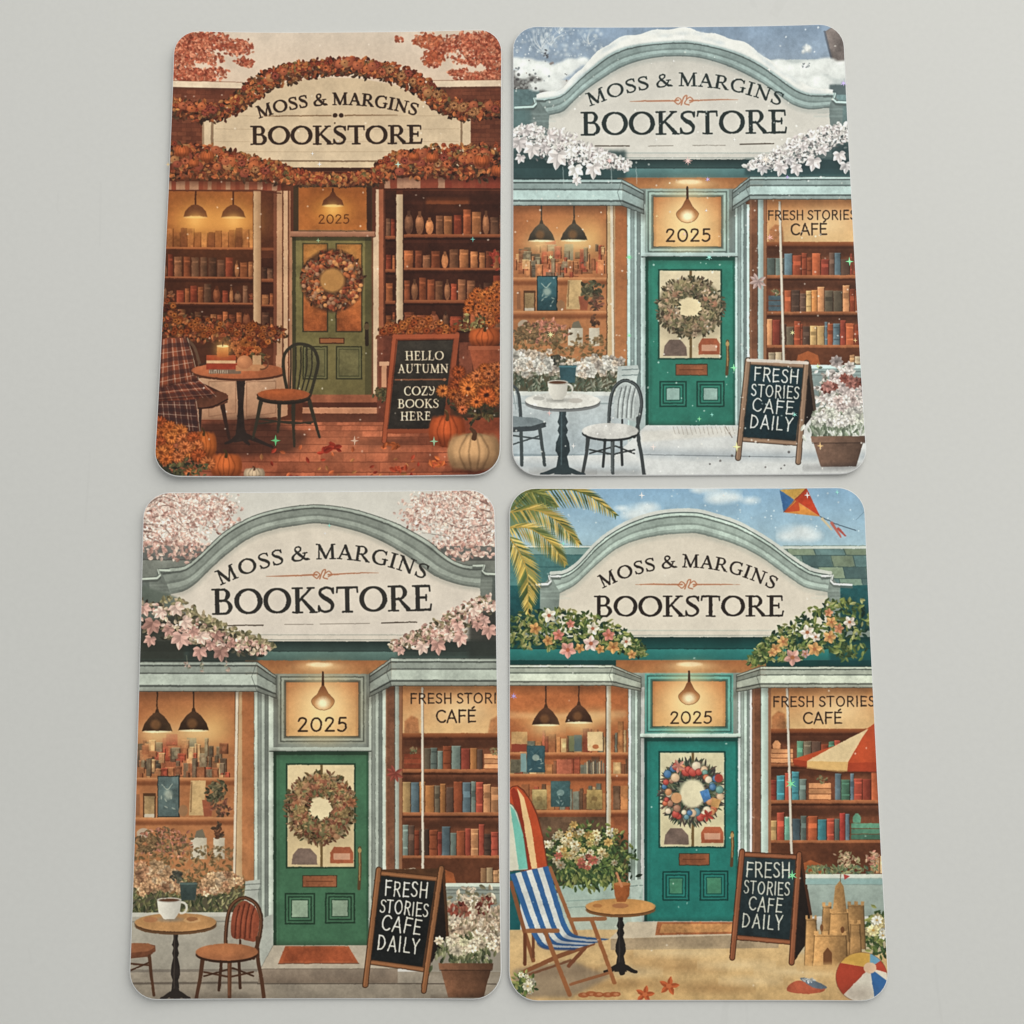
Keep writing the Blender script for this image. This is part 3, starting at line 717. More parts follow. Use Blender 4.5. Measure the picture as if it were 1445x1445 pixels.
CARDS = {
    'autumn': dict(corners=[(247, 44.5), (708.5, 40), (706.3, 670.5), (217.6, 673.5)], views=V(200, 450, 20, 350, 4.25)),
    'winter': dict(corners=[(723.5, 36.5), (1190.5, 32.5), (1225, 668.5), (722.5, 671)], views=V(700, 950, 20, 350, 4.25)),
    'spring': dict(corners=[(202.8, 695), (698.3, 690), (708.5, 1411), (182, 1411)], views=V(170, 440, 670, 1040, 3.8036)),
    'summer': dict(corners=[(718.4, 688), (1220, 687), (1256.5, 1413.5), (718, 1413.5)], views=V(700, 980, 670, 1040, 3.8036)),
}
def canvas(k, seed):
    q = np.asarray(CARDS[k]['corners'])
    lo, hi = q.min(0) - 8, q.max(0) + 8
    return Art((lo[0], lo[1], hi[0], hi[1]), CARDS[k]['views'], SCALE, seed)

PINK = [(204, 160, 150), (188, 142, 132), (222, 190, 178), (166, 122, 112), (214, 176, 162)]
WHITEF = [(220, 214, 206), (204, 196, 188), (232, 228, 222), (186, 180, 176)]
GREEN = [(96, 98, 62), (74, 82, 54), (120, 116, 76), (58, 66, 46), (140, 134, 92)]
DULL = [(116, 94, 60), (96, 80, 50), (132, 106, 70), (86, 88, 58), (118, 74, 54), (146, 112, 82), (128, 80, 60)]

def leftwindow_warm(c, D):
    """warm interior of the left bay with display shelves; fractions of the pane box"""
    x0, y0, x1, y1 = D['lwin']; W, H = x1 - x0, y1 - y0
    X = lambda u: x0 + u * W
    Y = lambda v: y0 + v * H
    c.r(x0 - 12, y0, x1 + 32, y1, (166, 98, 58), g=((180, 118, 74), 'y'), tex=.13)
    c.glow(X(.8), Y(.19), W * .22, (226, 176, 108), .8, ry=H * .12); c.glow(X(.45), Y(.14), W * .4, (214, 150, 88), .5, ry=H * .1)
    o = (150, 82, 48)
    # top clutter
    for u, v, w, h, col in ((.0, .27, .12, .12, (92, 80, 64)), (.06, .26, .08, .13, (108, 84, 62)), (.1, .3, .14, .11, (84, 74, 62)), (.02, .34, .22, .06, (80, 68, 56)), (.26, .24, .08, .12, (168, 70, 48)), (.3, .22, .12, .06, (160, 62, 44)), (.32, .28, .14, .06, (176, 98, 62)), (.36, .31, .1, .04, (140, 92, 60)),
                            (.52, .24, .1, .11, (112, 112, 96)), (.26, .36, .2, .08, (176, 96, 64)), (.46, .355, .22, .085, (182, 108, 70)), (.64, .29, .16, .04, (126, 98, 66)), (.7, .36, .14, .06, (136, 92, 62))):
        c.r(X(u), Y(v), X(u + w), Y(v + h), col, a=.88, tex=.3); c.r(X(u), Y(v + h) - 1.2, X(u + w), Y(v + h), (70, 36, 22), a=.55)
    for u in (.03, .08, .13, .18): c.e(X(u), Y(.36), W * .05, H * .035, (70, 62, 54), .6, soft=2)
    R = c.rng
    for _ in range(64):
        u, v = R.random() * 1.02 - .06, .24 + .18 * R.random(); w, h = .03 + .07 * R.random(), .03 + .07 * R.random(); ye = min(v + h, .444)
        col = np.asarray([(150, 88, 56), (128, 76, 50), (176, 112, 70), (104, 92, 74), (164, 70, 50), (128, 116, 92), (200, 150, 100), (84, 74, 62)][R.integers(8)], float)
        c.r(X(u), Y(v), X(u + w), Y(ye), col, a=.8, tex=.35); c.r(X(u + w) - 1.4, Y(v), X(u + w), Y(ye), (62, 34, 22), a=.7); c.r(X(u), Y(v), X(u + w), Y(v) + 1.2, np.clip(col * 1.4, 0, 240), a=.6)
        if R.random() < .5: c.e(X(u + w / 2), Y((v + ye) / 2), W * w * .25, H * h * .2, np.clip(col * 1.35, 0, 240), .6, soft=.8)
    def shelf(v): c.r(x0 - 12, Y(v), X(1.03), Y(v) + 5.5, (206, 140, 90), g=((160, 92, 54), 'y')); c.r(x0 - 12, Y(v) + 5.5, X(1.03), Y(v) + 11, (92, 44, 24), a=.5, soft=2)
    shelf(.445)
    # middle: framed picture, blue book, papers, plant
    c.r(X(-.02), Y(.53), X(.02), Y(.64), (140, 92, 62), a=.9); c.r(X(.055), Y(.525), X(.19), Y(.655), (84, 56, 36)); c.r(X(.068), Y(.54), X(.175), Y(.635), (150, 122, 84), tex=.3); c.r(X(.068), Y(.632), X(.175), Y(.65), (190, 178, 160))
    frontbook(c, X(.215), Y(.44), W * .215, H * .205, D.get('bluebook', (92, 110, 110)))
    c.p([(X(.56), Y(.46)), (X(.72), Y(.46)), (X(.7), Y(.64)), (X(.54), Y(.64))], (196, 162, 112), tex=.18); c.l([(X(.57), Y(.47)), (X(.56), Y(.62))], 2, (120, 84, 54), .7)
    c.e(X(.48), Y(.615), W * .05, H * .03, (150, 108, 74)); c.p([(X(.68), Y(.56)), (X(.8), Y(.56)), (X(.78), Y(.645)), (X(.7), Y(.645))], (158, 84, 58), tex=.15)
    c.leaves(('e', X(.83), Y(.52), W * .12, H * .06), 70, 8, [(82, 80, 58), (64, 62, 46), (104, 92, 66)]); c.leaves(('e', X(.88), Y(.6), W * .08, H * .05), 40, 7, [(84, 64, 48), (120, 74, 58)])
    shelf(.65)
    # lower shelf: pale hat, flowers, two white pots
    c.e(X(.06), Y(.735), W * .07, H * .03, (176, 160, 142), .9)
    for u, w in ((.56, .17), (.8, .12)):
        c.r(X(u), Y(.755), X(u + w), Y(.865), (200, 192, 176), tex=.1, g=((178, 168, 150), 'x'))
    c.p([(X(.6), Y(.755)), (X(.62), Y(.72)), (X(.68), Y(.71)), (X(.72), Y(.755))], (112, 104, 88)); c.leaves(('e', X(.86), Y(.72), W * .05, H * .04), 16, 8, [(96, 62, 44), (70, 56, 44)])
    c.leaves(('e', X(.3), Y(.78), W * .26, H * .07), 220, 7, [(168, 104, 86), (184, 122, 98), (146, 92, 62), (120, 98, 66), (104, 84, 60)])
    c.leaves(('r', X(-.05), Y(.8), X(1.02), Y(.98)), 300, 7, [(122, 98, 64), (104, 86, 56), (140, 110, 72), (92, 80, 54), (156, 120, 84)], a=.8)
    c.leaves(('e', X(.1), Y(.79), W * .14, H * .05), 70, 7, [(128, 100, 68), (96, 78, 54)])

def flowerbox(c, D):
    x0, x1, y0, y1 = D['fbox']; W, H = x1 - x0, y1 - y0
    c.r(x0, y0 + H * .3, x1, y1, (70, 64, 44), a=.9, soft=5)
    c.leaves(('r', x0, y0 + H * .3, x1, y1), 460, 9, D.get('fgreen', GREEN), asp=.3, dirn=-1.2, jit=1.0)
    c.leaves(('r', x0, y0 + H * .2, x1, y0 + H * .6), 120, 8, D.get('fdull', [(150, 112, 72), (128, 94, 60), (110, 100, 66)]))
    P = D['fpal']
    for cx, cy, rx, ry, n in ((.16, .2, .22, .22, 95), (.1, .4, .12, .16, 40), (.34, .34, .13, .16, 40), (.74, .34, .16, .16, 60), (.66, .5, .1, .08, 20), (.86, .3, .1, .12, 24)):
        for x, y in c.pts_in(('e', x0 + cx * W, y0 + cy * H, rx * W, ry * H), int(n * .8)):
            col = np.asarray(P[c.rng.integers(len(P))], float)
            col = col * (.72 + .36 * c.rng.random()); c.flower(x, y, 4.4 + 2.8 * c.rng.random(), col, col * .72, 5, .9)
    b = D.get('bookbox', (58, 72, 70)); bx = x0 + W * .42; by = y0 + H * .34
    c.p([(bx, by), (bx + 24, by), (bx + 22, by + 25), (bx + 2, by + 25)], b, tex=.2); c.l([(bx, by + 2), (bx + 24, by + 2)], 2, np.asarray(b) * 1.6, .7); c.leaves(('e', bx - 3, by - 8, 10, 7), 24, 7, [(62, 62, 56), (84, 84, 70)])

def shop(c, D):
    F = np.asarray(D['frame'], float)
    xl, xr = D['xl'], D['xr']
    pediment(c, D); titles(c, D)
    x0, y0, x1, y1 = D['door']; b2 = D['bands'][1]; tq = np.asarray(D['teal']) * .5
    c.r(xl, b2, x0 - 20, D['cl'][1] + 14, tq); c.r(x1 + 20, b2, xr, D['cr'][1] + 14, tq)
    tx0, ty0, tx1, ty1 = D['transom']
    # lit ceiling of the porch
    c.r(x0 - 40, b2, x1 + 40, ty0 - 8, (150, 92, 54), g=((182, 122, 74), 'y'), tex=.12)
    c.glow((x0 + x1) / 2, b2 + 8, 34, (246, 206, 148), .8, ry=7); c.e((x0 + x1) / 2 - 2, b2 + 6, 17, 3.2, (244, 218, 176), .9, soft=1)
    c.r(x0 - 22, ty0 - 12, x1 + 22, y1, F * .85, tex=.1)
    # right bay: café lettering above book shelves
    rx0, ry0, rx1, ry1 = D['rwin']
    c.r(rx0 - 30, ry0, rx1, ry1, (108, 62, 40), tex=.2)
    c.r(rx0, ry0, rx1, D['rows'][0][0] - D['rows'][0][1] - 14, (186, 118, 68), g=((216, 176, 122), 'y'), tex=.1)
    c.glow((rx0 + rx1) / 2 + 8, ry0 + 34, 50, (238, 208, 158), .75, ry=24)
    tp = D['rows'][0][0] - D['rows'][0][1] - 14
    c.p([(rx0 + 2, tp), (rx0 + 3, tp - 18), (rx0 + 12, tp - 26), (rx0 + 22, tp - 22), (rx0 + 24, tp)], (150, 90, 54), a=.8, tex=.35, soft=2)
    c.p([(rx1 - 26, tp), (rx1 - 22, tp - 20), (rx1 - 8, tp - 28), (rx1, tp - 26), (rx1, tp)], (156, 96, 58), a=.8, tex=.35, soft=2)
    bookwall(c, rx0, rx1, D['rows'], pal=D.get('books', BOOKP), lit=D.get('blit', 1.14))
    c.r(rx0, tp - 1, rx1, tp + 5, (156, 90, 52), g=((110, 58, 34), 'y')); c.r(rx0, tp + 5, rx1, tp + 9, (60, 30, 18), a=.6, soft=1)
    c.r(rx0, D['rows'][-1][0] + 4, rx1, ry1, (96, 54, 34), tex=.2)
    c.books(rx0 + 2, rx0 + 30, ry1 - 1, (ry1 - D['rows'][-1][0]) * .62, [(190, 170, 140), (206, 196, 176), (150, 90, 60), (170, 120, 84)], wr=(6, 11))
    c.p([(rx0 + 40, ry1), (rx0 + 44, ry1 - 14), (rx0 + 58, ry1 - 20), (rx0 + 72, ry1 - 14), (rx0 + 76, ry1)], (156, 82, 44), tex=.2)
    c.books(rx1 - 36, rx1, ry1 - 1, (ry1 - D['rows'][-1][0]) * .55, [(190, 160, 120), (176, 130, 90), (200, 180, 150)], wr=(5, 10))
    # post and slim mullion of the right bay
    bx = D['rpost']
    c.r(bx[0], ry0, bx[1], ry1, (122, 78, 56), tex=.2); c.r(bx[0] + 2, ry0, bx[0] + 4, ry1, (160, 112, 82), a=.7)
    c.r(bx[1], ry0, bx[2], ry1, np.clip(F * 1.22, 0, 228), g=(F * .95, 'x')); c.l([(bx[1], ry0), (bx[1], ry1)], .9, F * .4, .8); c.r(bx[2], ry0, bx[2] + 4, ry1, (150, 100, 70))
    m = D['rmull']; c.p([(m[0], ry0 + m[2]), (m[0] + 3.4, ry0 + m[2]), (m[1] + 3.6, ry1), (m[1], ry1)], (204, 198, 186), tex=.06); c.l([(m[0] + 3.6, ry0 + m[2]), (m[1] + 3.8, ry1)], 1, (110, 80, 60), .7)
    cafe(c, D)
    if 'bow' in D:
        bxx, by, bc = D['bow']
        for t in (-2.6, -2.0, -.5, .5, 1.2, 2.1, 2.9): c.leaf(bxx + 6 * math.cos(t), by + 6 * math.sin(t), 14, 5, t, bc)
    # sill and panel under the right bay
    c.r(rx0 - 28, ry1, xr, ry1 + 60, F * .96, g=(F * .8, 'y'), tex=.1)
    c.r(rx0 - 28, ry1, xr, ry1 + 5, np.clip(F * 1.35, 0, 235)); c.r(rx0 - 28, ry1 + 9, xr, ry1 + 10.5, F * .6, a=.8); c.r(rx0 - 28, ry1 + 14, xr, ry1 + 15.5, F * .7, a=.7)
    # left bay
    D['left'](c, D)
    lx0, ly0, lx1, ly1 = D['lwin']
    for (u, yb) in D['lamps']: pendant(c, u, ly0, yb, D.get('lampw', 37), D.get('lampc', (66, 46, 32)))
    m0, m1 = D['lmull']
    c.r(m0, ly0, m1, ly1 + 6, np.clip(np.asarray(D.get('mullc', (200, 168, 126)), float), 0, 235), g=((186, 150, 110), 'x')); c.l([(m0 - .6, ly0), (m0 - .6, ly1 + 6)], 1.4, (70, 50, 36), .8)
    if D.get('lthin'): t0, t1 = D['lthin']; c.p([(t0, ly0), (t0 + 4.2, ly0), (t1 + 3.2, ly1 + 4), (t1, ly1 + 4)], (212, 200, 182), tex=.05); c.l([(t0 + 4.5, ly0), (t1 + 3.5, ly1 + 4)], 1, (120, 84, 58), .8)
    # door surround
    stripes(c, D['jambl'], D['jy'], y1 + D.get('jdl', 0), F); stripes(c, D['jambr'], D['jy'], y1 + 8, F)
    cornice_left(c, xl, D['cl'][0], D['cl'][1], D['cl'][2], D['cl'][3], D['cl'][4], D['cl'][5], D.get('cornc', F))
    cornice_right(c, xr, D['cr'][0], D['cr'][1], D['cr'][2], D['cr'][3], D['cr'][4], D['cr'][5], D.get('cornc', F))
    ao(c, [(xl, D['cl'][2] + 3), (D['cl'][0], D['cl'][2] + 3), (D['cl'][3], D['cl'][5] + 3)], 9, .5); ao(c, [(xr, D['cr'][2] + 3), (D['cr'][0], D['cr'][2] + 3), (D['cr'][3], D['cr'][5] + 3)], 9, .5)
    ao(c, [(D['cl'][3] + 2, D['cl'][4]), (D['cl'][3] + 2, y1)], 7, .35); ao(c, [(D['cr'][3] - 2, D['cr'][4]), (D['cr'][3] - 2, y1)], 7, .3)
    transom(c, D)
    c.r(x0 - 6, y0 - 6, x1 + 4, y0 - .5, np.clip(F * 1.25, 0, 235)); c.r(x0 - 6, y0 - 1.2, x1 + 4, y0 + .6, F * .4, a=.8)
    door(c, D); D['wreath'](c); ao(c, [(x0 + 2, y0 + 3), (x1, y0 + 3)], 8, .4); ao(c, [(x0 + 3, y0), (x0 + 3, y1)], 6, .35); ao(c, [(x0, y1), (x1, y1)], 6, .35)

# ------------------------------------------------------------------ spring
def draw_spring():
    c = canvas('spring', 3); xl, xr = 178, 714
    c.r(xl, 680, xr, 830, (206, 204, 200), tex=.03)
    # blossom trees
    for xs, rx, sgn in ((262, 82, 1), (640, 84, -1)):
        edge = 202 if sgn > 0 else 700
        for q in range(9):
            a = (-.5 + q * .14) if sgn > 0 else (3.64 - q * .14)
            p0 = (edge, 716 + q * 7); L = 70 + 50 * c.rng.random()
            c.l([p0, (p0[0] + L * .5 * math.cos(a), p0[1] + L * .5 * math.sin(a) - 4), (p0[0] + L * math.cos(a + .2), p0[1] + L * math.sin(a + .2))], [2.6, 1.6, .6], (112, 90, 84), .75, sm=1)
        for (px, py, ex, ey, n) in ((xs - sgn * 32, 742, 48, 38, 420), (xs + sgn * 2, 712, 62, 24, 300), (xs - sgn * 20, 772, 54, 16, 170), (xs + sgn * 36, 728, 36, 22, 70), (xs - sgn * 40, 704, 40, 22, 200)):
            c.leaves(('e', px, py, ex, ey), int(n * 1.5), 5.5, PINK, a=.7, asp=.7); c.leaves(('e', px, py, ex, ey), n, 5, [(228, 214, 206), (220, 200, 192)], a=.8, asp=.7)
            c.leaves(('e', px, py, ex, ey), n // 9, 4.5, [(140, 98, 92), (156, 114, 106)], a=.7)
        for q in range(7):
            a = (-.6 + q * .2) if sgn > 0 else (3.74 - q * .2); p0 = (edge + sgn * 14 * c.rng.random(), 704 + q * 9); L = 40 + 46 * c.rng.random()
            c.l([p0, (p0[0] + L * .5 * math.cos(a), p0[1] + L * .5 * math.sin(a) - 3), (p0[0] + L * math.cos(a + .3 * sgn), p0[1] + L * math.sin(a + .3))], [2.2, 1.4, .5], (118, 92, 86), .7, sm=1)
        c.leaves(('e', xs - sgn * 10, 732, 60, 36), 120, 6, [(226, 206, 198), (206, 164, 154)], a=.85, asp=.7)
        c.leaves(('e', xs + sgn * 66, 738, 26, 26), 16, 6, [(160, 112, 102), (186, 146, 136)])
    # roof behind
    for a0, a1 in ((xl, 312), (590, xr)):
        c.r(a0, 770, a1, 790, (112, 113, 110), g=((96, 98, 96), 'y'), tex=.2); c.r(a0, 790, a1, 826, (124, 128, 122), g=((112, 118, 112), 'y'), tex=.15); c.l([(a0, 790), (a1, 790)], 1.4, (66, 66, 64), .7)
    for sx in (240, 655): c.leaves(('e', sx, 775, 55, 14), 120, 7, PINK, a=.85, asp=.6)
    D = dict(xl=xl, xr=xr, side=(92, 100, 96), frame=(148, 157, 150), panel=(212, 202, 190), panel2=(216, 206, 198), teal=(92, 122, 116), panel_bottom=905, bands=(919, 932), ink=(52, 50, 47),
        outer=[(226, 804), (243, 801), (257, 800), (275, 788), (294, 770), (317, 749), (349, 730.5), (380, 720), (415, 713.5), (450, 711.5), (493, 717), (527, 726.5), (558, 738), (587, 753), (608, 766), (624, 780), (642, 792), (663, 798), (680, 797)],
        inner=[(240, 838), (258, 834), (275, 823), (294, 804), (317, 783), (349, 759.5), (380, 747.5), (415, 741), (450, 737.5), (498, 747.5), (529, 759), (558, 774), (587, 793.5), (608, 809), (624, 817), (650, 825), (677, 829)],
        arc=((322, 820.5), (462, 788.5), (588, 813.5)), arcx=(308, 599), arch=21.5, title=(297.5, 610, 867.5, 861.5, 36.5), orn=(374, 533, 813, 808),
        rules=((320, 370, 882.5, 882.2, 1.8, .85), (400, 440, 881, 881, 1.2, .45), (450, 520, 880.5, 879.5, 1.2, .45), (537, 587, 879, 877.5, 1.8, .85)),
        door=(384, 1061, 518.5, 1335), doorcol=(68, 114, 84), glass=(404, 1080, 498, 1224), slot=(426, 1237, 473, 1252), handle=(506, 1197, 1255),
        panels=((400, 1261, 443, 1305.5), (457, 1261, 499.5, 1304)), transom=(402, 963, 504, 1039), tframe=(134, 140, 130), y25=(418, 489, 1033, 20), bulbw=27, bulbdx=1,
        rwin=(567, 967, xr, 1247), rows=((1086, 36), (1147, 44), (1208, 44)), rpost=(541, 556, 562), rmull=(593, 594, 3), bow=(556, 1092, (140, 66, 54)),
        fresh=(577.5, 724, 993, 14.2), cafe=(613.5, 671, 1020, 17.5),
        left=leftwindow_warm, lwin=(194, 976, 326, 1250), lamps=((221, 1032.5), (272, 1031)), lampw=43, lmull=(331, 340), lthin=(331, 327), fbox=(186, 345, 1222, 1292), fpal=[(206, 164, 122), (196, 150, 110), (216, 182, 146), (180, 130, 96)],
        jambl=(357, 362, 367, 372, 377, 384), jambr=(518.5, 523, 528, 533, 538, 543), jy=968, jdl=0,
        cl=(361, 934, 976, 388, 954, 986), cr=(551, 929, 968, 520, 951, 984),
        wreath=lambda c: wreath(c, 451, 1141, 50, 51, 20, 17, DULL, [(150, 92, 62), (164, 118, 84), (132, 74, 54), (116, 112, 74), (146, 120, 78)], sz=8.5, n=760))
    shop(c, D)
    # garland
    c.r(xl, 862, 262, 934, (52, 54, 48), a=.92, soft=6); c.r(262, 905, 362, 934, (48, 52, 48), a=.85, soft=5); c.r(660, 862, xr, 928, (54, 54, 50), a=.92, soft=6); c.r(560, 903, 700, 928, (48, 54, 50), a=.8, soft=5)
    c.p([(198, 826), (236, 838), (262, 850), (240, 870), (198, 880)], (92, 102, 94), a=.9, soft=3)
    c.leaves(('path', [(236, 852), (270, 868), (300, 886), (340, 900), (380, 912)], [26, 26, 26, 24, 14]), 300, 8, [(130, 122, 88), (150, 138, 104), (112, 108, 78), (164, 146, 118)], asp=.6)
    c.leaves(('path', [(205, 868), (256, 886), (310, 905), (366, 918)], [52, 46, 34, 18]), 150, 9, [(70, 68, 56), (58, 56, 48), (96, 88, 70)], asp=.5)
    c.leaves(('path', [(205, 868), (256, 886), (310, 905), (372, 918)], [46, 42, 30, 18]), 260, 7, PINK + [(196, 176, 152), (150, 134, 108)], asp=.6)
    for x, y, r, t in ((202, 862, 15, 1.2), (215, 886, 19, 1.9), (228, 868, 14, 2.4), (246, 862, 16, 1.0), (258, 882, 15, .6), (254, 905, 20, 1.7), (281, 923, 16, 1.6), (310, 924, 17, 1.5), (282, 902, 14, 1.2), (304, 900, 12, .8), (324, 910, 10, .9), (212, 906, 13, 1.8), (270, 894, 12, .7), (238, 892, 13, 2.0), (296, 912, 11, 1.7)):
        c.maple(x, y - r * .4, r, t, PINK[c.rng.integers(4)])
    for x in (262, 283, 317): c.l([(x, 925), (x + 2, 944)], 1, (120, 122, 104), .7); c.leaves(('e', x + 1, 940, 4, 7), 8, 5, [(130, 130, 112), (176, 150, 138)])
    c.leaves(('path', [(552, 912), (590, 900), (630, 885), (664, 866), (692, 850)], [14, 28, 38, 40, 24]), 520, 7, PINK + [(150, 130, 104), (132, 122, 92), (196, 176, 158), (92, 86, 68)], asp=.6)
    for x, y, r, t in ((596, 916, 15, 1.9), (617, 914, 17, 1.5), (650, 904, 16, 1.8), (645, 886, 13, 1.2), (668, 864, 13, 1.0), (690, 892, 17, 1.6), (683, 878, 12, 1.3), (697, 858, 12, 1.0), (565, 920, 10, 2.0), (632, 900, 11, 1.4), (674, 884, 12, 1.7)):
        c.maple(x, y - r * .4, r, t, PINK[c.rng.integers(3)])
    # ground, step and mat
    flowerbox(c, D)
    c.r(xl, 1290, 362, 1374, (170, 165, 154), g=((150, 143, 132), 'y'), tex=.09); c.r(xl, 1288, 348, 1294, (190, 188, 180)); c.r(xl, 1300, 348, 1302, (120, 118, 112), a=.7); c.r(xl, 1368, 362, 1372, (110, 100, 92), a=.7)
    c.p([(345, 1244), (365, 1242), (365, 1250), (362, 1262), (366, 1300), (340, 1300)], (176, 182, 176), tex=.1)
    for y in (1249, 1257): c.l([(344, y), (366, y - 1)], 1.4, (96, 100, 96), .7)
    c.p([(384, 1335), (366, 1372), (362, 1372), (362, 1300), (384, 1290)], (168, 172, 166), tex=.1); c.l([(384, 1335), (364, 1372)], 1, (80, 76, 70), .8)
    c.r(xl, 1372, xr, 1420, (150, 139, 126), g=((132, 121, 108), 'y'), tex=.12); c.r(xl, 1386, 366, 1389, (84, 74, 66), a=.8, soft=1)
    c.p([(384, 1335), (519, 1335), (560, 1368), (366, 1368)], (176, 164, 148), tex=.09); c.p([(366, 1368), (560, 1368), (560, 1388), (362, 1388)], (138, 122, 108), g=((118, 102, 88), 'y'), tex=.13); c.l([(362, 1389), (700, 1389)], 1.6, (70, 60, 52), .75); c.l([(366, 1368), (560, 1368)], 1, (96, 84, 72), .7)
    c.p([(401, 1336), (490, 1336), (504.5, 1360), (391, 1360)], (164, 82, 48), tex=.2); c.p([(405, 1339), (486, 1339), (497, 1357), (398, 1357)], (148, 70, 40), a=.7, tex=.2); c.l([(391, 1360.5), (505, 1360.5)], 1.2, (90, 46, 28), .8)
    # flowers and pot on the right
    c.r(600, 1290, xr, 1375, (120, 108, 92), a=.7, soft=6)
    c.leaves(('e', 672, 1302, 44, 42), 420, 9, [(196, 178, 156), (176, 158, 136), (148, 136, 112), (208, 192, 172), (120, 114, 88)], asp=.5)
    blossoms(c, ('e', 672, 1306, 40, 36), 90, 8, [(206, 186, 164), (190, 166, 142), (214, 198, 178), (176, 150, 128)])
    blossoms(c, ('e', 647, 1283, 9, 5), 8, 8, [(138, 66, 52), (160, 92, 74), (120, 54, 44)]); blossoms(c, ('e', 683, 1277, 9, 6), 9, 9, [(104, 46, 38), (130, 62, 50), (196, 168, 148)])
    c.leaves(('e', 668, 1300, 40, 36), 130, 8, [(150, 132, 108), (120, 112, 84), (204, 190, 170)], a=.8, asp=.4, dirn=-1.5, jit=.8)
    aboard(c, ((533, 1228), (622, 1226), (597, 1399), (514, 1391)), ((536, 1236), (613.5, 1244), (595, 1366), (521.5, 1355.5)),
        (('FRESH', 541, 602, 1264, 1268, 21), ('STORIES', 534, 603, 1288, 1295, 19), ('CAFE', 535, 592, 1312, 1321, 22), ('DAILY', 530, 590, 1340, 1347, 21)), wood=(138, 88, 54), board=(32, 34, 34), back=[(625, 1228), (631, 1322), (608, 1360), (604, 1340)])
    c.leaves(('e', 655, 1345, 40, 22), 260, 10, [(84, 92, 62), (110, 112, 78), (150, 150, 116), (66, 74, 52)], asp=.4, dirn=-1.5, jit=.9)
    blossoms(c, ('e', 650, 1333, 32, 11), 34, 7.5, [(214, 200, 176), (204, 186, 160), (190, 184, 150)])
    pot(c, 620, 694, 1364, 1408, (124, 82, 58)); c.e(658, 1409, 46, 4, (50, 38, 30), .4, soft=4)
    # table with coffee, chairs
    c.v('BL')
    c.p([(40, 1115), (130, 1105), (185, 1120), (188, 1150), (150, 1180), (40, 1190)], (112, 66, 44), tex=.2); c.p([(40, 1105), (150, 1108), (186, 1128), (150, 1150), (40, 1160)], (140, 86, 56), tex=.15)
    c.l([(155, 1175), (165, 1280), (180, 1385)], 18, (84, 54, 36), w2=15); c.l([(50, 1215), (150, 1225)], 10, (84, 54, 36)); c.l([(50, 1255), (150, 1212)], 9, (74, 46, 30))
    c.v()
    bistro_chair(c, 276, 1268, 369, 1409, (96, 60, 40), (158, 96, 60), (40, 26, 14), (136, 66, 44))
    cafe_table(c, 247, 1302, 57, 13, 1409, (176, 128, 80), (104, 72, 46), iron=(44, 38, 34), spread=19)
    cup(c, 238, 1283, 34, 30); c.e(270, 1299, 12, 4, (196, 150, 100)); c.e(270, 1297.5, 8, 3, (150, 100, 62)); c.e(212, 1298, 10, 4, (170, 112, 74), .8)
    finish(c, sat=.88, tint=(1.01, 1, .985)); return c
CARDS['spring']['draw'] = draw_spring

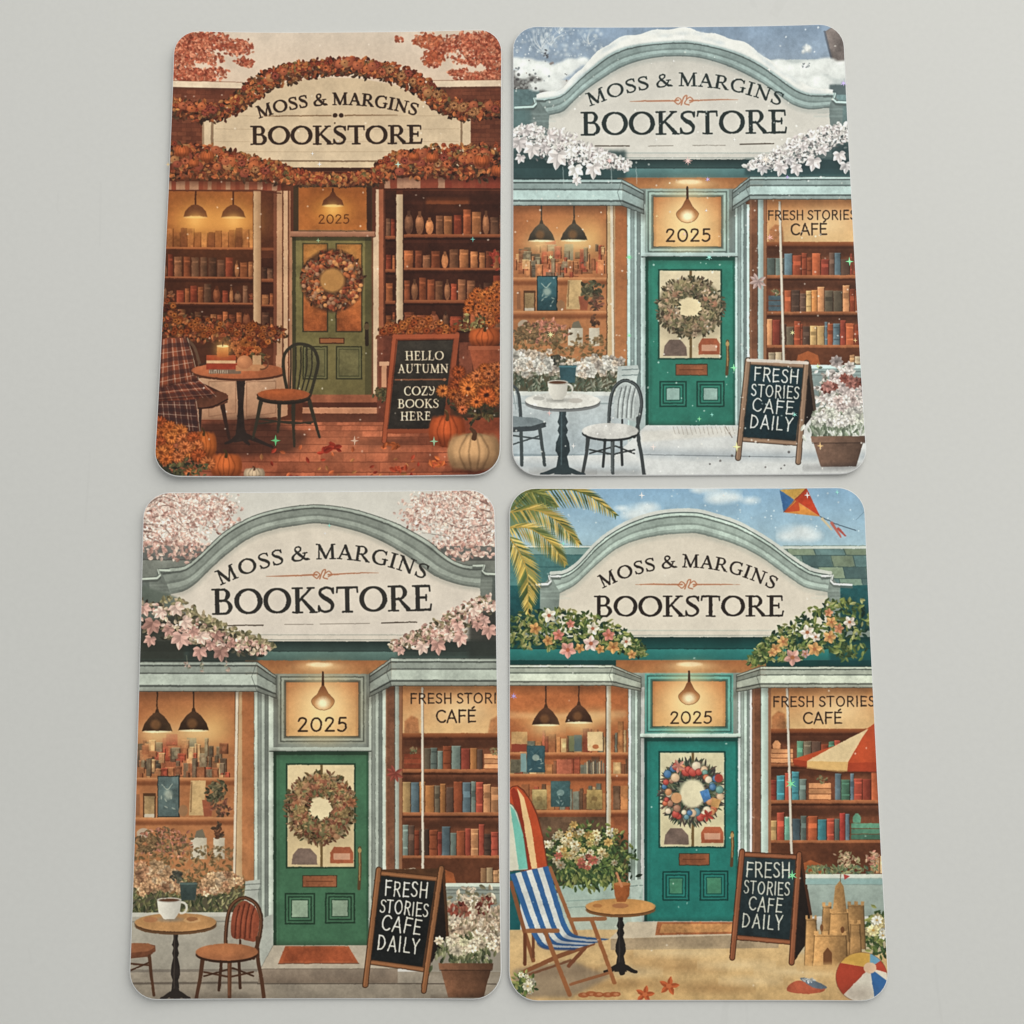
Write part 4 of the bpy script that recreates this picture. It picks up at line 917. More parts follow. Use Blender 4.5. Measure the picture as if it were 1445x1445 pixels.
# ------------------------------------------------------------------ winter
def draw_winter():
    c = canvas('winter', 7); xl, xr = 714, 1236
    c.r(xl, 22, xr, 110, (128, 150, 178), g=((150, 166, 186), 'y'), tex=.1)
    c.v('TL')
    for x, y, L in ((300, 230, 160), (330, 180, 120), (270, 200, 110), (380, 110, 60), (560, 170, 70)):
        for q in range(7):
            a = -1.57 + (c.rng.random() - .5) * 2.2
            c.l([(x, y), (x + L * .5 * math.cos(a), y + L * .5 * math.sin(a)), (x + L * math.cos(a + .3), y + L * math.sin(a + .3))], [4, 3, 1.5], (206, 212, 218), .7, sm=1)
    c.dots(('r', 120, 80, 640, 240), 120, 7, [(220, 224, 226), (190, 202, 212)], .5, soft=1); c.dots(('r', 100, 80, 640, 240), 60, 2.5, [(240, 240, 240)], .8)
    # snowy roofs and bushes
    c.r(60, 330, 330, 480, (98, 96, 96), tex=.3); c.r(60, 440, 260, 640, (96, 122, 126), tex=.2)
    for x, y, r in ((120, 290, 60), (190, 300, 70), (270, 320, 80), (340, 350, 80), (400, 320, 70), (330, 410, 70), (240, 420, 50), (450, 290, 60), (160, 350, 50), (520, 270, 40)):
        c.e(x, y, r, r * .62, (216, 220, 221), .95, soft=8, hi=(22, 22, 22))
    c.dots(('r', 110, 260, 500, 400), 16, 6, [(90, 88, 92), (110, 118, 126), (130, 112, 106)], .7); c.leaves(('e', 300, 240, 20, 25), 10, 18, [(90, 92, 100)]); c.dots(('r', 100, 350, 240, 440), 30, 8, [(64, 62, 64), (150, 152, 152)], .7)
    c.v('TR')
    c.r(560, 260, 1100, 480, (190, 198, 200)); c.p([(910, 100), (960, 70), (1060, 100), (1060, 300), (950, 280), (930, 180)], (118, 108, 106), tex=.25); c.l([(910, 100), (935, 200), (955, 270)], 12, (84, 92, 106), .7)
    c.dots(('e', 790, 190, 40, 30), 12, 9, [(226, 228, 228)], .8, soft=.8)
    for x, y, r in ((640, 300, 70), (720, 330, 80), (820, 320, 90), (920, 300, 80), (1000, 330, 80), (880, 400, 80), (780, 400, 60), (1020, 300, 50)):
        c.e(x, y, r, r * .6, (216, 220, 221), .95, soft=8, hi=(20, 20, 20))
    c.leaves(('e', 800, 295, 40, 14), 10, 14, [(140, 146, 152)]); c.r(940, 410, 1100, 480, (66, 84, 88), a=.8, soft=8); c.r(930, 470, 1110, 660, (112, 140, 144), tex=.2)
    c.v()
    D = dict(xl=xl, xr=xr, side=(104, 128, 130), frame=(150, 170, 170), panel=(198, 194, 188), panel2=(214, 210, 204), teal=(86, 128, 130), panel_bottom=221, bands=(233, 246.5), ink=(40, 52, 52),
        outer=[(757, 135.5), (778, 133), (794, 128), (813, 109.5), (832, 93), (860, 72), (888, 61), (926, 55.5), (968, 53.5), (997, 57.5), (1028, 65), (1056, 75.5), (1082, 90.5), (1105, 107), (1124, 120), (1143, 127), (1176, 128.5)],
        inner=[(775, 159), (794, 154), (806, 142.5), (827, 123.5), (850.6, 107), (879, 90.5), (912, 80), (947, 76), (985, 77.6), (1020.6, 87), (1049, 99), (1077, 114), (1100.6, 130.6), (1119, 143.5), (1143, 150.5), (1171, 148)],
        arc=((842, 143), (968, 118), (1093, 143)), arcx=(831, 1102), arch=19, title=(819.5, 1112.5, 187.5, 184, 33), orn=(889, 1042, 139.5, 137),
        rules=((840, 888, 202, 202, 1.8, .85), (915, 950, 202, 201.5, 1.2, .45), (978, 1024, 201, 201, 1.2, .4), (1045, 1092, 199.5, 198.5, 1.8, .85)),
        door=(911, 358.5, 1037.5, 598), doorcol=(46, 126, 108), glass=(931, 378, 1017, 502), slot=(954.5, 511.5, 998, 526), handle=(1027, 478, 525), inset=(150, 178, 172), pane=(216, 200, 168), pane2=(204, 188, 156),
        panels=((930.6, 534.7, 969.4, 572), (983, 534.7, 1023, 572)), transom=(922.5, 274, 1018, 343.5), tframe=(142, 168, 164), y25=(939.5, 1004, 337, 18), bulbw=26,
        rwin=(1083, 277, xr, 512), rows=((384, 32), (436, 38), (483.5, 38)), rpost=(1057, 1070, 1078), rmull=(1099, 1105, 3), bow=(1070, 393, (176, 150, 146)),
        fresh=(1084, 1209, 306, 13), cafe=(1116, 1168, 327.5, 16),
        left=leftwindow_warm, lwin=(732, 285, 856, 516), lamps=((764, 335.5), (810, 335)), lampw=38, lampc=(70, 62, 52), lmull=(857, 868), lthin=(861, 864), bluebook=(54, 92, 100), fbox=(722, 882, 492, 552), fpal=[(206, 200, 190), (216, 212, 204), (196, 178, 160), (204, 190, 178)], fgreen=[(88, 96, 80), (108, 114, 98), (70, 82, 66), (132, 132, 116)], fdull=[(170, 160, 148), (140, 130, 112), (108, 110, 92)], bookbox=(52, 84, 92),
        jambl=(885, 890, 895, 899, 904, 911), jambr=(1037.5, 1041.5, 1046, 1050, 1054, 1058), jy=284, jdl=6, mullc=(206, 176, 132),
        cl=(878, 249, 286, 909, 266, 298), cr=(1059, 245, 277, 1034, 265, 293),
        wreath=lambda c: wreath(c, 974, 429.5, 47.5, 43, 20, 15, [(96, 88, 64), (78, 78, 56), (124, 108, 80), (110, 92, 74), (140, 122, 96), (70, 68, 52)], [(160, 120, 96), (178, 152, 126), (150, 100, 78), (120, 114, 82), (140, 128, 92)], sz=8, n=680))
    shop(c, D)
    # snow along the arch
    o = resample(D['outer'], 60)
    th = np.interp(np.arange(60), [0, 8, 20, 30, 40, 52, 59], [4, 10, 15, 16, 15, 10, 4])
    th = th + 1.6 * np.sin(np.arange(60) * 1.1) + 1.2 * np.sin(np.arange(60) * .47 + 1)
    top = o - np.column_stack([np.zeros(60), th]); c.p(np.vstack([top, (o + np.array([0, 1.5]))[::-1]]), (228, 229, 228), tex=.03); c.l(o + np.array([0, 1.5]), 2.4, (150, 168, 174), .6, soft=1.5)
    for q in range(46):
        j = c.rng.integers(2, 58); c.e(o[j][0] + 5 * c.rng.random(), o[j][1] - th[j] * (.2 + .7 * c.rng.random()), 5 + 4 * c.rng.random(), 2.2, (196, 206, 214) if q % 2 else (238, 238, 238), .5, ang=math.atan2(*(o[min(j + 1, 59)] - o[j - 1])[::-1]), soft=2)
    # frosted garlands over the dark fascia
    c.v('TL'); c.r(60, 800, 780, 972, (44, 66, 68), a=.85, soft=18); c.r(60, 560, 210, 700, (84, 110, 112), a=.8, soft=14)
    snow = [(222, 218, 216), (206, 200, 200), (232, 230, 228), (190, 180, 182)]
    c.leaves(('path', [(110, 700), (260, 730), (420, 770), (600, 840), (790, 890)], [110, 170, 190, 120, 60]), 520, 34, snow, a=.9, asp=.55); c.leaves(('path', [(120, 760), (300, 800), (520, 860), (780, 890)], [90, 110, 110, 50]), 60, 30, [(110, 96, 98), (84, 92, 92)], a=.7)
    c.leaves(('path', [(110, 740), (260, 770), (440, 830), (640, 870), (790, 895)], [150, 190, 170, 100, 50]), 130, 24, [(96, 104, 104), (74, 84, 84), (130, 120, 122)], a=.8)
    c.leaves(('path', [(110, 720), (260, 750), (430, 800), (620, 850), (800, 890)], [130, 170, 170, 100, 50]), 300, 20, snow, a=.95, asp=.6)
    for x, y, r, t in ((140, 780, 75, 1.6), (222, 815, 78, 1.8), (370, 870, 92, 1.7), (475, 940, 72, 1.5), (585, 935, 76, 1.6), (180, 700, 52, .6), (320, 735, 56, .2), (450, 820, 52, 1.0), (485, 990, 44, 1.6), (610, 860, 44, 1.1), (770, 905, 38, .8), (300, 800, 50, 2.2), (150, 860, 46, 1.9)):
        c.maple(x, y - r * .5, r, t, [(214, 206, 206), (204, 194, 195), (224, 221, 219), (196, 188, 190)][c.rng.integers(4)])
    for x in (400, 500, 690, 840): c.l([(x, 900), (x + 6, 1000)], 5, (186, 196, 196), .5)
    c.v('TR'); c.r(430, 850, 1100, 950, (40, 64, 68), a=.7, soft=16); c.r(700, 760, 1100, 940, (44, 66, 70), a=.75, soft=20)
    c.leaves(('path', [(450, 890), (600, 850), (740, 800), (900, 730), (1060, 680)], [50, 110, 170, 150, 110]), 460, 32, snow, a=.9, asp=.55); c.leaves(('path', [(500, 890), (720, 830), (1000, 720)], [50, 100, 100]), 40, 28, [(110, 104, 106), (90, 96, 98)], a=.7)
    c.leaves(('path', [(470, 890), (620, 860), (760, 820), (920, 750), (1060, 720)], [50, 110, 170, 170, 150]), 120, 24, [(96, 104, 106), (72, 86, 90), (130, 124, 126)], a=.8)
    c.leaves(('path', [(460, 890), (620, 850), (760, 800), (920, 730), (1060, 690)], [40, 100, 150, 140, 100]), 280, 20, snow, a=.95, asp=.6)
    for x, y, r, t in ((655, 925, 66, 1.9), (740, 925, 58, 1.4), (850, 890, 72, 1.8), (540, 925, 50, 1.7), (900, 810, 52, 1.2), (1000, 850, 62, 1.5), (1040, 910, 58, 1.6), (780, 790, 44, .8), (700, 870, 44, 1.3)):
        c.maple(x, y - r * .5, r, t, [(212, 204, 206), (204, 196, 198), (190, 186, 190)][c.rng.integers(3)])
    # snow in the street
    c.v(); flowerbox(c, D)
    c.r(xl, 551, 886, 660, (184, 192, 196), g=((160, 174, 184), 'y'), tex=.1); c.r(xl, 550, 872, 556, (206, 210, 208)); c.r(xl, 566, 872, 568, (120, 136, 140), a=.6); c.r(xl, 640, 1000, 643, (110, 126, 136), a=.6, soft=1)
    c.p([(872, 514), (900, 512), (902, 520), (898, 534), (900, 560), (868, 560)], (188, 198, 198), tex=.1)
    for y in (519, 527): c.l([(878, y), (900, y - 1)], 1.4, (90, 108, 110), .7)
    c.p([(911, 598), (896, 620), (888, 622), (888, 556), (911, 540)], (166, 182, 184), tex=.1)
    c.p([(912, 598), (1040, 598), (xr, 622), (xr, 690), (xl, 690), (xl, 644), (870, 640)], (206, 208, 210), tex=.07); c.p([(905, 606), (1040, 600), (1050, 612), (905, 622)], (212, 208, 202), a=.8, soft=3)
    for x in range(950, 1038, 6): c.l([(x, 600), (x + 3, 608 + 4 * c.rng.random())], 1, (150, 138, 128), .5)
    c.l([(905, 636), (980, 640), (1130, 642), (1226, 644)], 9, (132, 146, 160), .55, soft=7); c.l([(xl, 655), (900, 662)], 12, (150, 164, 176), .5, soft=8); c.l([(905, 640), (1130, 644)], 1.2, (90, 96, 104), .6)
    c.l([(1024, 600), (1034, 616)], 1.6, (110, 92, 80), .6); c.dots(('r', 960, 620, 1200, 660), 10, 1.4, [(80, 74, 72)], .7)
    # planter on the right
    c.leaves(('e', 1185, 560, 34, 46), 260, 9, [(206, 198, 192), (190, 180, 178), (150, 140, 134), (120, 124, 108), (216, 208, 204)], asp=.55)
    blossoms(c, ('e', 1192, 556, 28, 36), 80, 8, [(212, 202, 198), (200, 184, 182), (186, 166, 162), (220, 214, 210)])
    blossoms(c, ('e', 1172, 544, 11, 6), 7, 8, [(146, 82, 72), (170, 116, 108)]); blossoms(c, ('e', 1204, 536, 11, 6), 7, 8, [(146, 82, 70), (168, 108, 98)])
    aboard(c, ((1056, 505), (1139, 509), (1127, 651), (1042, 645)), ((1060, 511), (1136, 516), (1123, 621), (1049, 615)),
        (('FRESH', 1064, 1127, 534, 538, 19), ('STORIES', 1060, 1128, 556, 561, 17.5), ('CAFE', 1061, 1120, 578, 583, 18.5), ('DAILY', 1058, 1118, 601, 607, 19)), wood=(142, 112, 90), board=(26, 50, 58), back=[(1143, 512), (1151, 580), (1136, 600), (1132, 580)])
    c.l([(1056, 505), (1140, 509)], 4.5, (214, 206, 200), .9)
    c.leaves(('e', 1180, 600, 40, 20), 200, 10, [(120, 132, 112), (96, 108, 90), (150, 158, 142), (196, 200, 192)], asp=.4, dirn=-1.5, jit=.9)
    blossoms(c, ('e', 1178, 587, 32, 10), 36, 8, [(216, 212, 208), (206, 202, 196), (196, 198, 186)])
    pot(c, 1147, 1220, 618, 658, (122, 92, 76)); c.e(1184, 659, 46, 4, (60, 56, 58), .4, soft=4)
    # table and chairs
    c.v('BL'); W = (66, 74, 76)
    c.l([(95, 810), (130, 850), (145, 960), (150, 1100), (155, 1300)], [14, 18, 20, 20, 22], W, sm=1); c.l([(100, 850), (120, 960)], 8, (150, 162, 166)); c.l([(118, 850), (135, 980)], 6, (140, 152, 158))
    c.p([(95, 1010), (240, 1015), (300, 1040), (300, 1065), (230, 1090), (95, 1100)], (62, 70, 74), tex=.2); c.p([(95, 1000), (240, 1012), (296, 1036), (220, 1060), (95, 1070)], (120, 132, 138), tex=.15)
    c.l([(262, 1080), (275, 1180), (292, 1300)], 22, W, w2=18); c.l([(100, 1120), (260, 1140)], 10, W); c.l([(100, 1175), (260, 1120)], 9, W)
    c.v()
    bistro_chair(c, 822, 534, 907, 668, (74, 80, 82), (196, 194, 192), (26, 26, 26), (176, 184, 186))
    cafe_table(c, 794, 563, 53, 11.5, 669, (208, 206, 202), (120, 122, 124), iron=(48, 60, 64), spread=30)
    cup(c, 787, 548.5, 29, 28); c.e(812, 563, 10, 3.5, (190, 184, 178)); c.e(760, 560, 8, 3, (182, 180, 176))
    c.dots(('r', 720, 30, 1226, 668), 260, 1.1, [(240, 240, 238)], .55)
    glitter(c, 60, 724, 36, 1220, 666)
    finish(c, sat=.9); return c
CARDS['winter']['draw'] = draw_winter

# ------------------------------------------------------------------ summer
FR = [(86, 104, 54), (110, 120, 62), (66, 86, 48), (134, 138, 78), (54, 74, 46)]
def leftwindow_summer(c, D):
    x0, y0, x1, y1 = D['lwin']
    c.ox, c.oy, c.sc = 710., 950., 6.881; c.k = c.S / c.sc
    c.r(0, 110, 1240, 1500, (178, 102, 58), g=((160, 90, 54), 'y'), tex=.16)
    c.glow(900, 420, 260, (232, 190, 128), .7, ry=90); c.glow(400, 430, 300, (222, 168, 104), .6, ry=90); c.p([(60, 360), (420, 390), (1200, 350), (1200, 420), (60, 430)], (222, 180, 128), a=.45, soft=22)
    cols = [(150, 92, 58), (176, 116, 70), (122, 78, 54), (170, 136, 92), (108, 116, 104), (146, 72, 52), (190, 156, 108), (98, 74, 56)]
    R = c.rng
    def row(xa, xb, yb, h):
        x = xa
        while x < xb:
            w = 26 + 60 * R.random(); hh = h * (.5 + .5 * R.random()); col = np.asarray(cols[R.integers(8)], float) * (.85 + .3 * R.random())
            c.r(x, yb - hh, min(x + w, xb), yb, col, tex=.28, a=.92); c.r(min(x + w, xb) - 7, yb - hh, min(x + w, xb), yb, (60, 34, 22), a=.6)
            if R.random() < .4: c.e(x + w / 2, yb - hh * .5, w * .3, hh * .2, np.clip(col * 1.4, 0, 240), .5, soft=8)
            x += w + 4 * R.random()
    for xa, xb, yb, h in ((60, 520, 770, 230), (520, 1000, 760, 240), (1060, 1200, 770, 330), (60, 1010, 970, 170), (1070, 1210, 970, 150), (60, 1020, 1320, 260), (1070, 1220, 1320, 280)): row(xa, xb, yb, h)
    for yb in (760, 970, 1325): c.r(40, yb, 1225, yb + 32, (204, 136, 86), g=((158, 90, 54), 'y')); c.r(40, yb + 32, 1225, yb + 70, (90, 46, 28), a=.55, soft=12)
    c.r(80, 560, 235, 680, (196, 152, 100), tex=.2); c.r(80, 680, 228, 755, (140, 62, 44)); c.r(820, 560, 970, 745, (214, 184, 136), tex=.12); c.e(900, 705, 32, 22, (178, 104, 62)); c.r(640, 600, 690, 750, (110, 112, 78)); c.r(690, 590, 765, 750, (84, 100, 100)); c.r(610, 510, 750, 590, (168, 88, 46)); c.r(520, 830, 665, 970, (176, 96, 70), tex=.25)
    for q in range(10): c.r(790 + q * 20, 860 - 10 * (q % 3), 803 + q * 20, 970, [(120, 118, 104), (176, 164, 136), (84, 84, 78)][q % 3])
    c.r(170, 770, 225, 950, (120, 150, 150)); c.r(70, 830, 170, 960, (112, 104, 84), tex=.3)
    frontbook(c, 232, 695, 172, 260, (58, 90, 98)); frontbook(c, 465, 1040, 185, 250, (66, 96, 98), (150, 172, 164)); frontbook(c, 282, 1122, 142, 195, (176, 152, 100), (120, 96, 60)); frontbook(c, 812, 1125, 152, 190, (180, 150, 92), (112, 84, 52))
    c.r(300, 1395, 1040, 1500, (92, 70, 56), tex=.3)
    c.v(); c.r(730, 1152, 862, 1260, (96, 72, 54), tex=.3); c.r(866, 1152, 890, 1250, (148, 84, 52), tex=.2)

def draw_summer():
    c = canvas('summer', 11); xl, xr = 708, 1266
    c.r(xl, 675, xr, 780, (128, 166, 200), g=((164, 192, 206), 'y'), tex=.07)
    for x, y, w in ((905, 722, 22), (915, 714, 13), (895, 726, 14), (877, 716, 8), (1022, 699, 20), (1012, 703, 14), (1036, 701, 10), (1060, 705, 11), (1128, 752, 24), (1135, 747, 12), (1112, 756, 12), (1145, 755, 14), (1000, 688, 16), (985, 690, 9)):
        c.e(x, y, w, w * .42, (214, 222, 226), .8, soft=w * .3)
    c.dots(('r', 720, 690, 1220, 750), 60, 1, [(230, 236, 238)], .6)
    # kite
    c.v('TR'); c.p([(460, 78), (605, 68), (540, 130)], (206, 160, 76), tex=.15); c.p([(460, 78), (540, 130), (482, 198)], (60, 104, 158), tex=.15); c.p([(605, 68), (678, 220), (540, 130)], (186, 62, 36), tex=.15); c.p([(482, 198), (540, 130), (600, 170), (678, 220)], (206, 134, 60), tex=.15); c.p([(482, 198), (560, 130), (570, 190)], (190, 74, 40)); c.l([(605, 68), (482, 198)], 4, (120, 60, 36), .7)
    c.l([(678, 220), (760, 260), (870, 295)], 5, (82, 100, 116)); c.l([(690, 232), (740, 290)], 14, (206, 186, 150), w2=8); c.l([(740, 255), (790, 330)], 16, (192, 104, 90), w2=10); c.l([(775, 285), (815, 325)], 14, (184, 82, 72), w2=8); c.l([(870, 240), (915, 195)], 3, (96, 120, 140), .6)
    # shingle roof
    c.r(480, 375, 1000, 700, (106, 128, 120), tex=.2); c.r(470, 378, 1000, 392, (200, 206, 200))
    for j, (ya, yb) in enumerate(((394, 428), (430, 490), (492, 552), (554, 610), (612, 670))):
        x = 500 + 60 * (j % 2) + 20 * j
        while x < 1000:
            w = 110 + 50 * c.rng.random(); k = .85 + .3 * c.rng.random()
            c.p([(x, ya), (x + w, ya), (x + w + 14, yb), (x + 14, yb)], np.asarray([(120, 142, 126), (98, 126, 126), (132, 148, 124), (88, 116, 116)][c.rng.integers(4)]) * k, tex=.15); c.l([(x, ya), (x + 14, yb), (x + w + 14, yb)], 4, (54, 76, 76), .8); x += w + 4
    c.v('TL'); c.r(40, 375, 560, 600, (72, 116, 116), tex=.15); c.r(40, 376, 560, 386, (206, 212, 208)); c.r(40, 390, 560, 424, (122, 152, 148)); c.l([(100, 490), (480, 490)], 5, (44, 84, 88), .7); c.l([(100, 425), (500, 425)], 5, (44, 84, 88), .7); c.p([(40, 600), (230, 590), (230, 760), (60, 1010)], (20, 58, 66), soft=8)
    c.v()
    D = dict(xl=xl, xr=xr, side=(34, 84, 88), frame=(170, 186, 178), panel=(210, 200, 186), panel2=(218, 208, 194), teal=(46, 126, 122), panel_bottom=897.5, bands=(914, 930), ink=(46, 38, 34),
        outer=[(778, 811), (797, 809), (813, 799), (826, 786), (842, 768.5), (868, 749), (900, 733.5), (937, 724), (980, 722.5), (1006, 728), (1038, 738), (1064, 751), (1090, 767), (1111, 783), (1130, 796), (1148, 806), (1173, 810.5)],
        inner=[(790, 835.5), (810, 825), (826, 810.5), (847, 791), (871, 772.5), (900, 760.5), (937, 753.5), (980, 751), (1011.5, 758), (1043, 768.5), (1072, 783), (1095.6, 799), (1116.7, 814.5), (1138, 827.6), (1169, 834)],
        arc=((860, 824.5), (975, 799.5), (1090, 830)), arcx=(849, 1093), arch=18.5, title=(838.5, 1108, 869, 868.3, 29.5), orn=(897, 1045, 823.5, 823.5),
        door=(909.5, 1040, 1042, 1300), doorcol=(38, 124, 114), glass=(932, 1061, 1022.5, 1194), slot=(959.5, 1204.5, 1001, 1220), handle=(1034, 1174, 1221), inset=(74, 136, 104), pane=(214, 204, 168), pane2=(204, 192, 154),
        panels=((935, 1229, 973.5, 1271), (988, 1228, 1028.6, 1271)), transom=(921.5, 960, 1024.5, 1023.5), tframe=(84, 156, 148), y25=(946, 1006, 1020, 17), bulbw=25,
        rwin=(1087, 966, xr, 1233), rows=((1076, 34), (1128, 40), (1185, 40)), rpost=(1061.5, 1074.6, 1085), rmull=(1110, 1117, 4), fresh=(1091.5, 1236, 996, 14.2), cafe=(1133.5, 1189.5, 1020, 16),
        books=BOOKP + [(60, 124, 134), (70, 110, 90), (54, 100, 140), (150, 52, 44), (84, 128, 112)],
        left=leftwindow_summer, lwin=(718, 966, 856, 1240), lamps=((770.5, 1021.5), (817, 1018)), lampw=39, lampc=(74, 48, 34), lmull=(856, 862.5), mullc=(206, 208, 198),
        jambl=(887, 891, 896, 900, 904.5, 909.5), jambr=(1042, 1046, 1050.5, 1055, 1058.5, 1062), jy=968, cl=(865, 937, 966, 905, 954, 974), cr=(1074, 939.5, 969, 1040, 951, 975), cornc=(172, 178, 164),
        wreath=lambda c: None)
    shop(c, D)
    c.l(resample(D['outer'], 60) - np.array([0, 3.5]), 5, (206, 208, 202), .95); c.l(resample(D['outer'], 60) - np.array([0, .5]), 1, (70, 84, 82), .8)
    R = c.rng
    # seaside wreath: dark fir with shells, starfish and glass balls
    c.e(976, 1117, 42, 44, (52, 64, 54), .6, soft=3)
    for _ in range(420):
        t = R.random() * 6.28; q = .45 + .5 * R.random(); a = t + (R.random() - .5) * 1.4
        c.leaf(976 + 48 * q * math.cos(t), 1117 + 49 * q * math.sin(t), 13, 2.6, a, np.asarray([(56, 72, 58), (44, 58, 50), (84, 92, 66), (64, 60, 58), (90, 74, 66)][R.integers(5)]))
    c.e(978, 1119, 18, 20, (216, 206, 174), 1, soft=2)
    for i in range(44):
        t = i * 2 * math.pi / 44 + R.random() * .1; q = .58 + .3 * R.random()
        col = [(186, 92, 62), (84, 124, 140), (196, 164, 132), (170, 62, 54), (120, 84, 84), (206, 190, 166), (96, 140, 132), (60, 104, 150), (190, 128, 84), (150, 104, 84)][R.integers(10)]
        z = 3.4 + 3.4 * R.random(); c.e(976 + 48 * q * math.cos(t), 1117 + 49 * q * math.sin(t), z, z, col, soft=.8, hi=(44, 40, 34)); c.l(_arc(976 + 48 * q * math.cos(t), 1117 + 49 * q * math.sin(t), z, z, 0, 360, 12), .7, np.asarray(col) * .5, .6)
    c.flower(958, 1080, 10, (196, 132, 116), (176, 110, 96), 5, .45); c.e(955, 1125, 7.5, 7.5, (206, 150, 104)); c.p([(988, 1116), (1000, 1112), (1004, 1126), (994, 1132)], (66, 110, 160), tex=.3); c.p([(1006, 1124), (1018, 1128), (1014, 1140), (1004, 1137)], (190, 142, 86), tex=.2); c.flower(999, 1150, 9, (176, 66, 54), (150, 50, 44), 5, .5); c.e(1015, 1097, 6, 6, (170, 64, 52))
    # palm
    c.v('TL'); G = [(120, 124, 62), (92, 108, 58), (150, 142, 72), (72, 92, 54)]; Y = [(206, 170, 78), (220, 186, 96), (178, 148, 70), (150, 136, 66), (104, 112, 58), (84, 100, 56)]
    c.p([(60, 60), (200, 60), (330, 130), (250, 190), (70, 330)], (84, 106, 60), a=.75, soft=16)
    frond(c, [(70, 190), (180, 110), (330, 75), (480, 100), (650, 215)], 120, G + Y[:2], 60, 13); frond(c, [(70, 120), (200, 90), (330, 170)], 80, G, 40, 12)
    frond(c, [(70, 200), (200, 185), (320, 240), (450, 370)], 115, Y + G[:1], 50, 13); frond(c, [(70, 280), (180, 285), (290, 360), (375, 480)], 110, Y + G[:1], 46, 12); frond(c, [(70, 330), (130, 420), (170, 540), (170, 750)], 110, Y, 50, 14, droop=.35)
    # planted ledges
    for pth, wd, nl in (([(70, 850), (200, 820), (400, 830), (560, 850), (700, 900), (790, 950)], [150, 230, 240, 190, 130, 50], 560),):
        c.leaves(('path', pth, np.asarray(wd) * .9), 260, 34, [(30, 54, 46), (40, 64, 48), (24, 48, 44)], asp=.45); c.leaves(('path', pth, wd), nl, 32, FR + [(150, 146, 92)], asp=.42)
    for x, y, r, k in ((210, 820, 34, 1), (280, 885, 30, 1), (335, 855, 32, 2), (385, 935, 46, 3), (450, 925, 28, 1), (510, 900, 44, 4), (520, 820, 36, 5), (285, 750, 40, 5), (400, 795, 24, 2), (605, 855, 34, 2), (630, 920, 36, 1), (700, 890, 32, 5), (730, 960, 26, 1), (560, 930, 26, 1)):
        c.flower(x, y, r, {1: (196, 142, 84), 2: (196, 118, 104), 3: (206, 142, 130), 4: (222, 186, 178), 5: (216, 206, 186)}[k], (176, 96, 70) if k != 1 else (150, 92, 52), 5, .72)
    c.v('TR'); pth = [(310, 1000), (420, 930), (560, 880), (740, 800), (900, 760)]; wd = [50, 150, 230, 280, 240]
    c.leaves(('path', pth, np.asarray(wd) * .9), 240, 34, [(30, 58, 48), (42, 68, 50), (24, 52, 46)], asp=.45); c.leaves(('path', pth, wd), 520, 32, FR + [(150, 150, 96)], asp=.42); c.r(730, 900, 1010, 1015, (22, 66, 70), a=.7, soft=14); c.leaves(('e', 830, 930, 90, 50), 60, 36, FR, asp=.4)
    for x, y, r, k in ((480, 890, 32, 1), (440, 930, 32, 1), (530, 975, 46, 3), (600, 955, 24, 6), (650, 930, 40, 1), (610, 840, 40, 5), (655, 865, 28, 5), (730, 865, 36, 1), (740, 785, 32, 1), (780, 820, 28, 2), (838, 785, 34, 5), (725, 735, 24, 2), (420, 950, 24, 1)):
        c.flower(x, y, r, {1: (200, 148, 92), 2: (200, 132, 96), 3: (206, 152, 140), 5: (220, 204, 192), 6: (176, 136, 130)}[k], (170, 104, 66), 5, .72)
    # window box bush
    c.v('BL'); c.e(500, 660, 230, 150, (40, 54, 36), .8, soft=30); c.leaves(('e', 490, 650, 215, 150), 420, 34, [(44, 60, 36), (56, 74, 42), (36, 50, 34)], asp=.42); c.leaves(('e', 490, 640, 210, 150), 620, 30, FR, asp=.42); c.r(330, 760, 780, 1000, (150, 172, 166), a=.0)
    blossoms(c, ('e', 470, 560, 190, 90), 44, 22, [(206, 186, 140), (196, 156, 90), (214, 204, 172), (190, 168, 104)], (150, 112, 56)); blossoms(c, ('e', 450, 660, 160, 40), 12, 24, [(206, 190, 156), (180, 96, 80)], (140, 100, 60))
    # planter wall, sand and step
    c.p([(330, 800), (790, 770), (790, 1040), (330, 1040)], (150, 172, 164), g=((176, 184, 170), 'y'), tex=.1); c.leaves(('e', 520, 770, 190, 50), 130, 34, FR + [(44, 60, 40)], asp=.4, dirn=1.4, jit=.8)
    for y in (880, 915): c.l([(380, y), (780, y - 20)], 5, (116, 140, 134), .6)
    c.p([(720, 770), (790, 760), (790, 800), (770, 860), (790, 1030), (730, 1030)], (178, 192, 184), tex=.1); c.l([(722, 800), (788, 795)], 5, (96, 116, 112), .7)
    c.r(40, 700, 130, 1070, (28, 92, 96), tex=.15)
    c.v(); c.r(xl, 1312, xr, 1425, (208, 174, 124), g=((194, 158, 106), 'y'), tex=.12); c.p([(886, 1301), (1044, 1301), (1100, 1318), (860, 1325)], (196, 180, 156), tex=.1); c.p([(862, 1325), (1100, 1318), (1100, 1338), (862, 1341)], (162, 140, 112), tex=.15)
    c.r(1118, 1300, xr, 1345, (160, 158, 144), a=.6, soft=6)
    c.p([(928, 1301), (1038, 1301), (1040, 1318), (925, 1320)], (166, 98, 60), tex=.25); c.p([(934, 1304), (1034, 1304), (1035, 1315), (931, 1317)], (190, 134, 82), tex=.25)
    for x, y, w, a in ((800, 1372, 60, .5), (880, 1390, 70, .35), (960, 1365, 60, .35), (1010, 1395, 50, .4), (930, 1350, 50, .3)): c.e(x, y, w, 7, (138, 96, 56), a, soft=6)
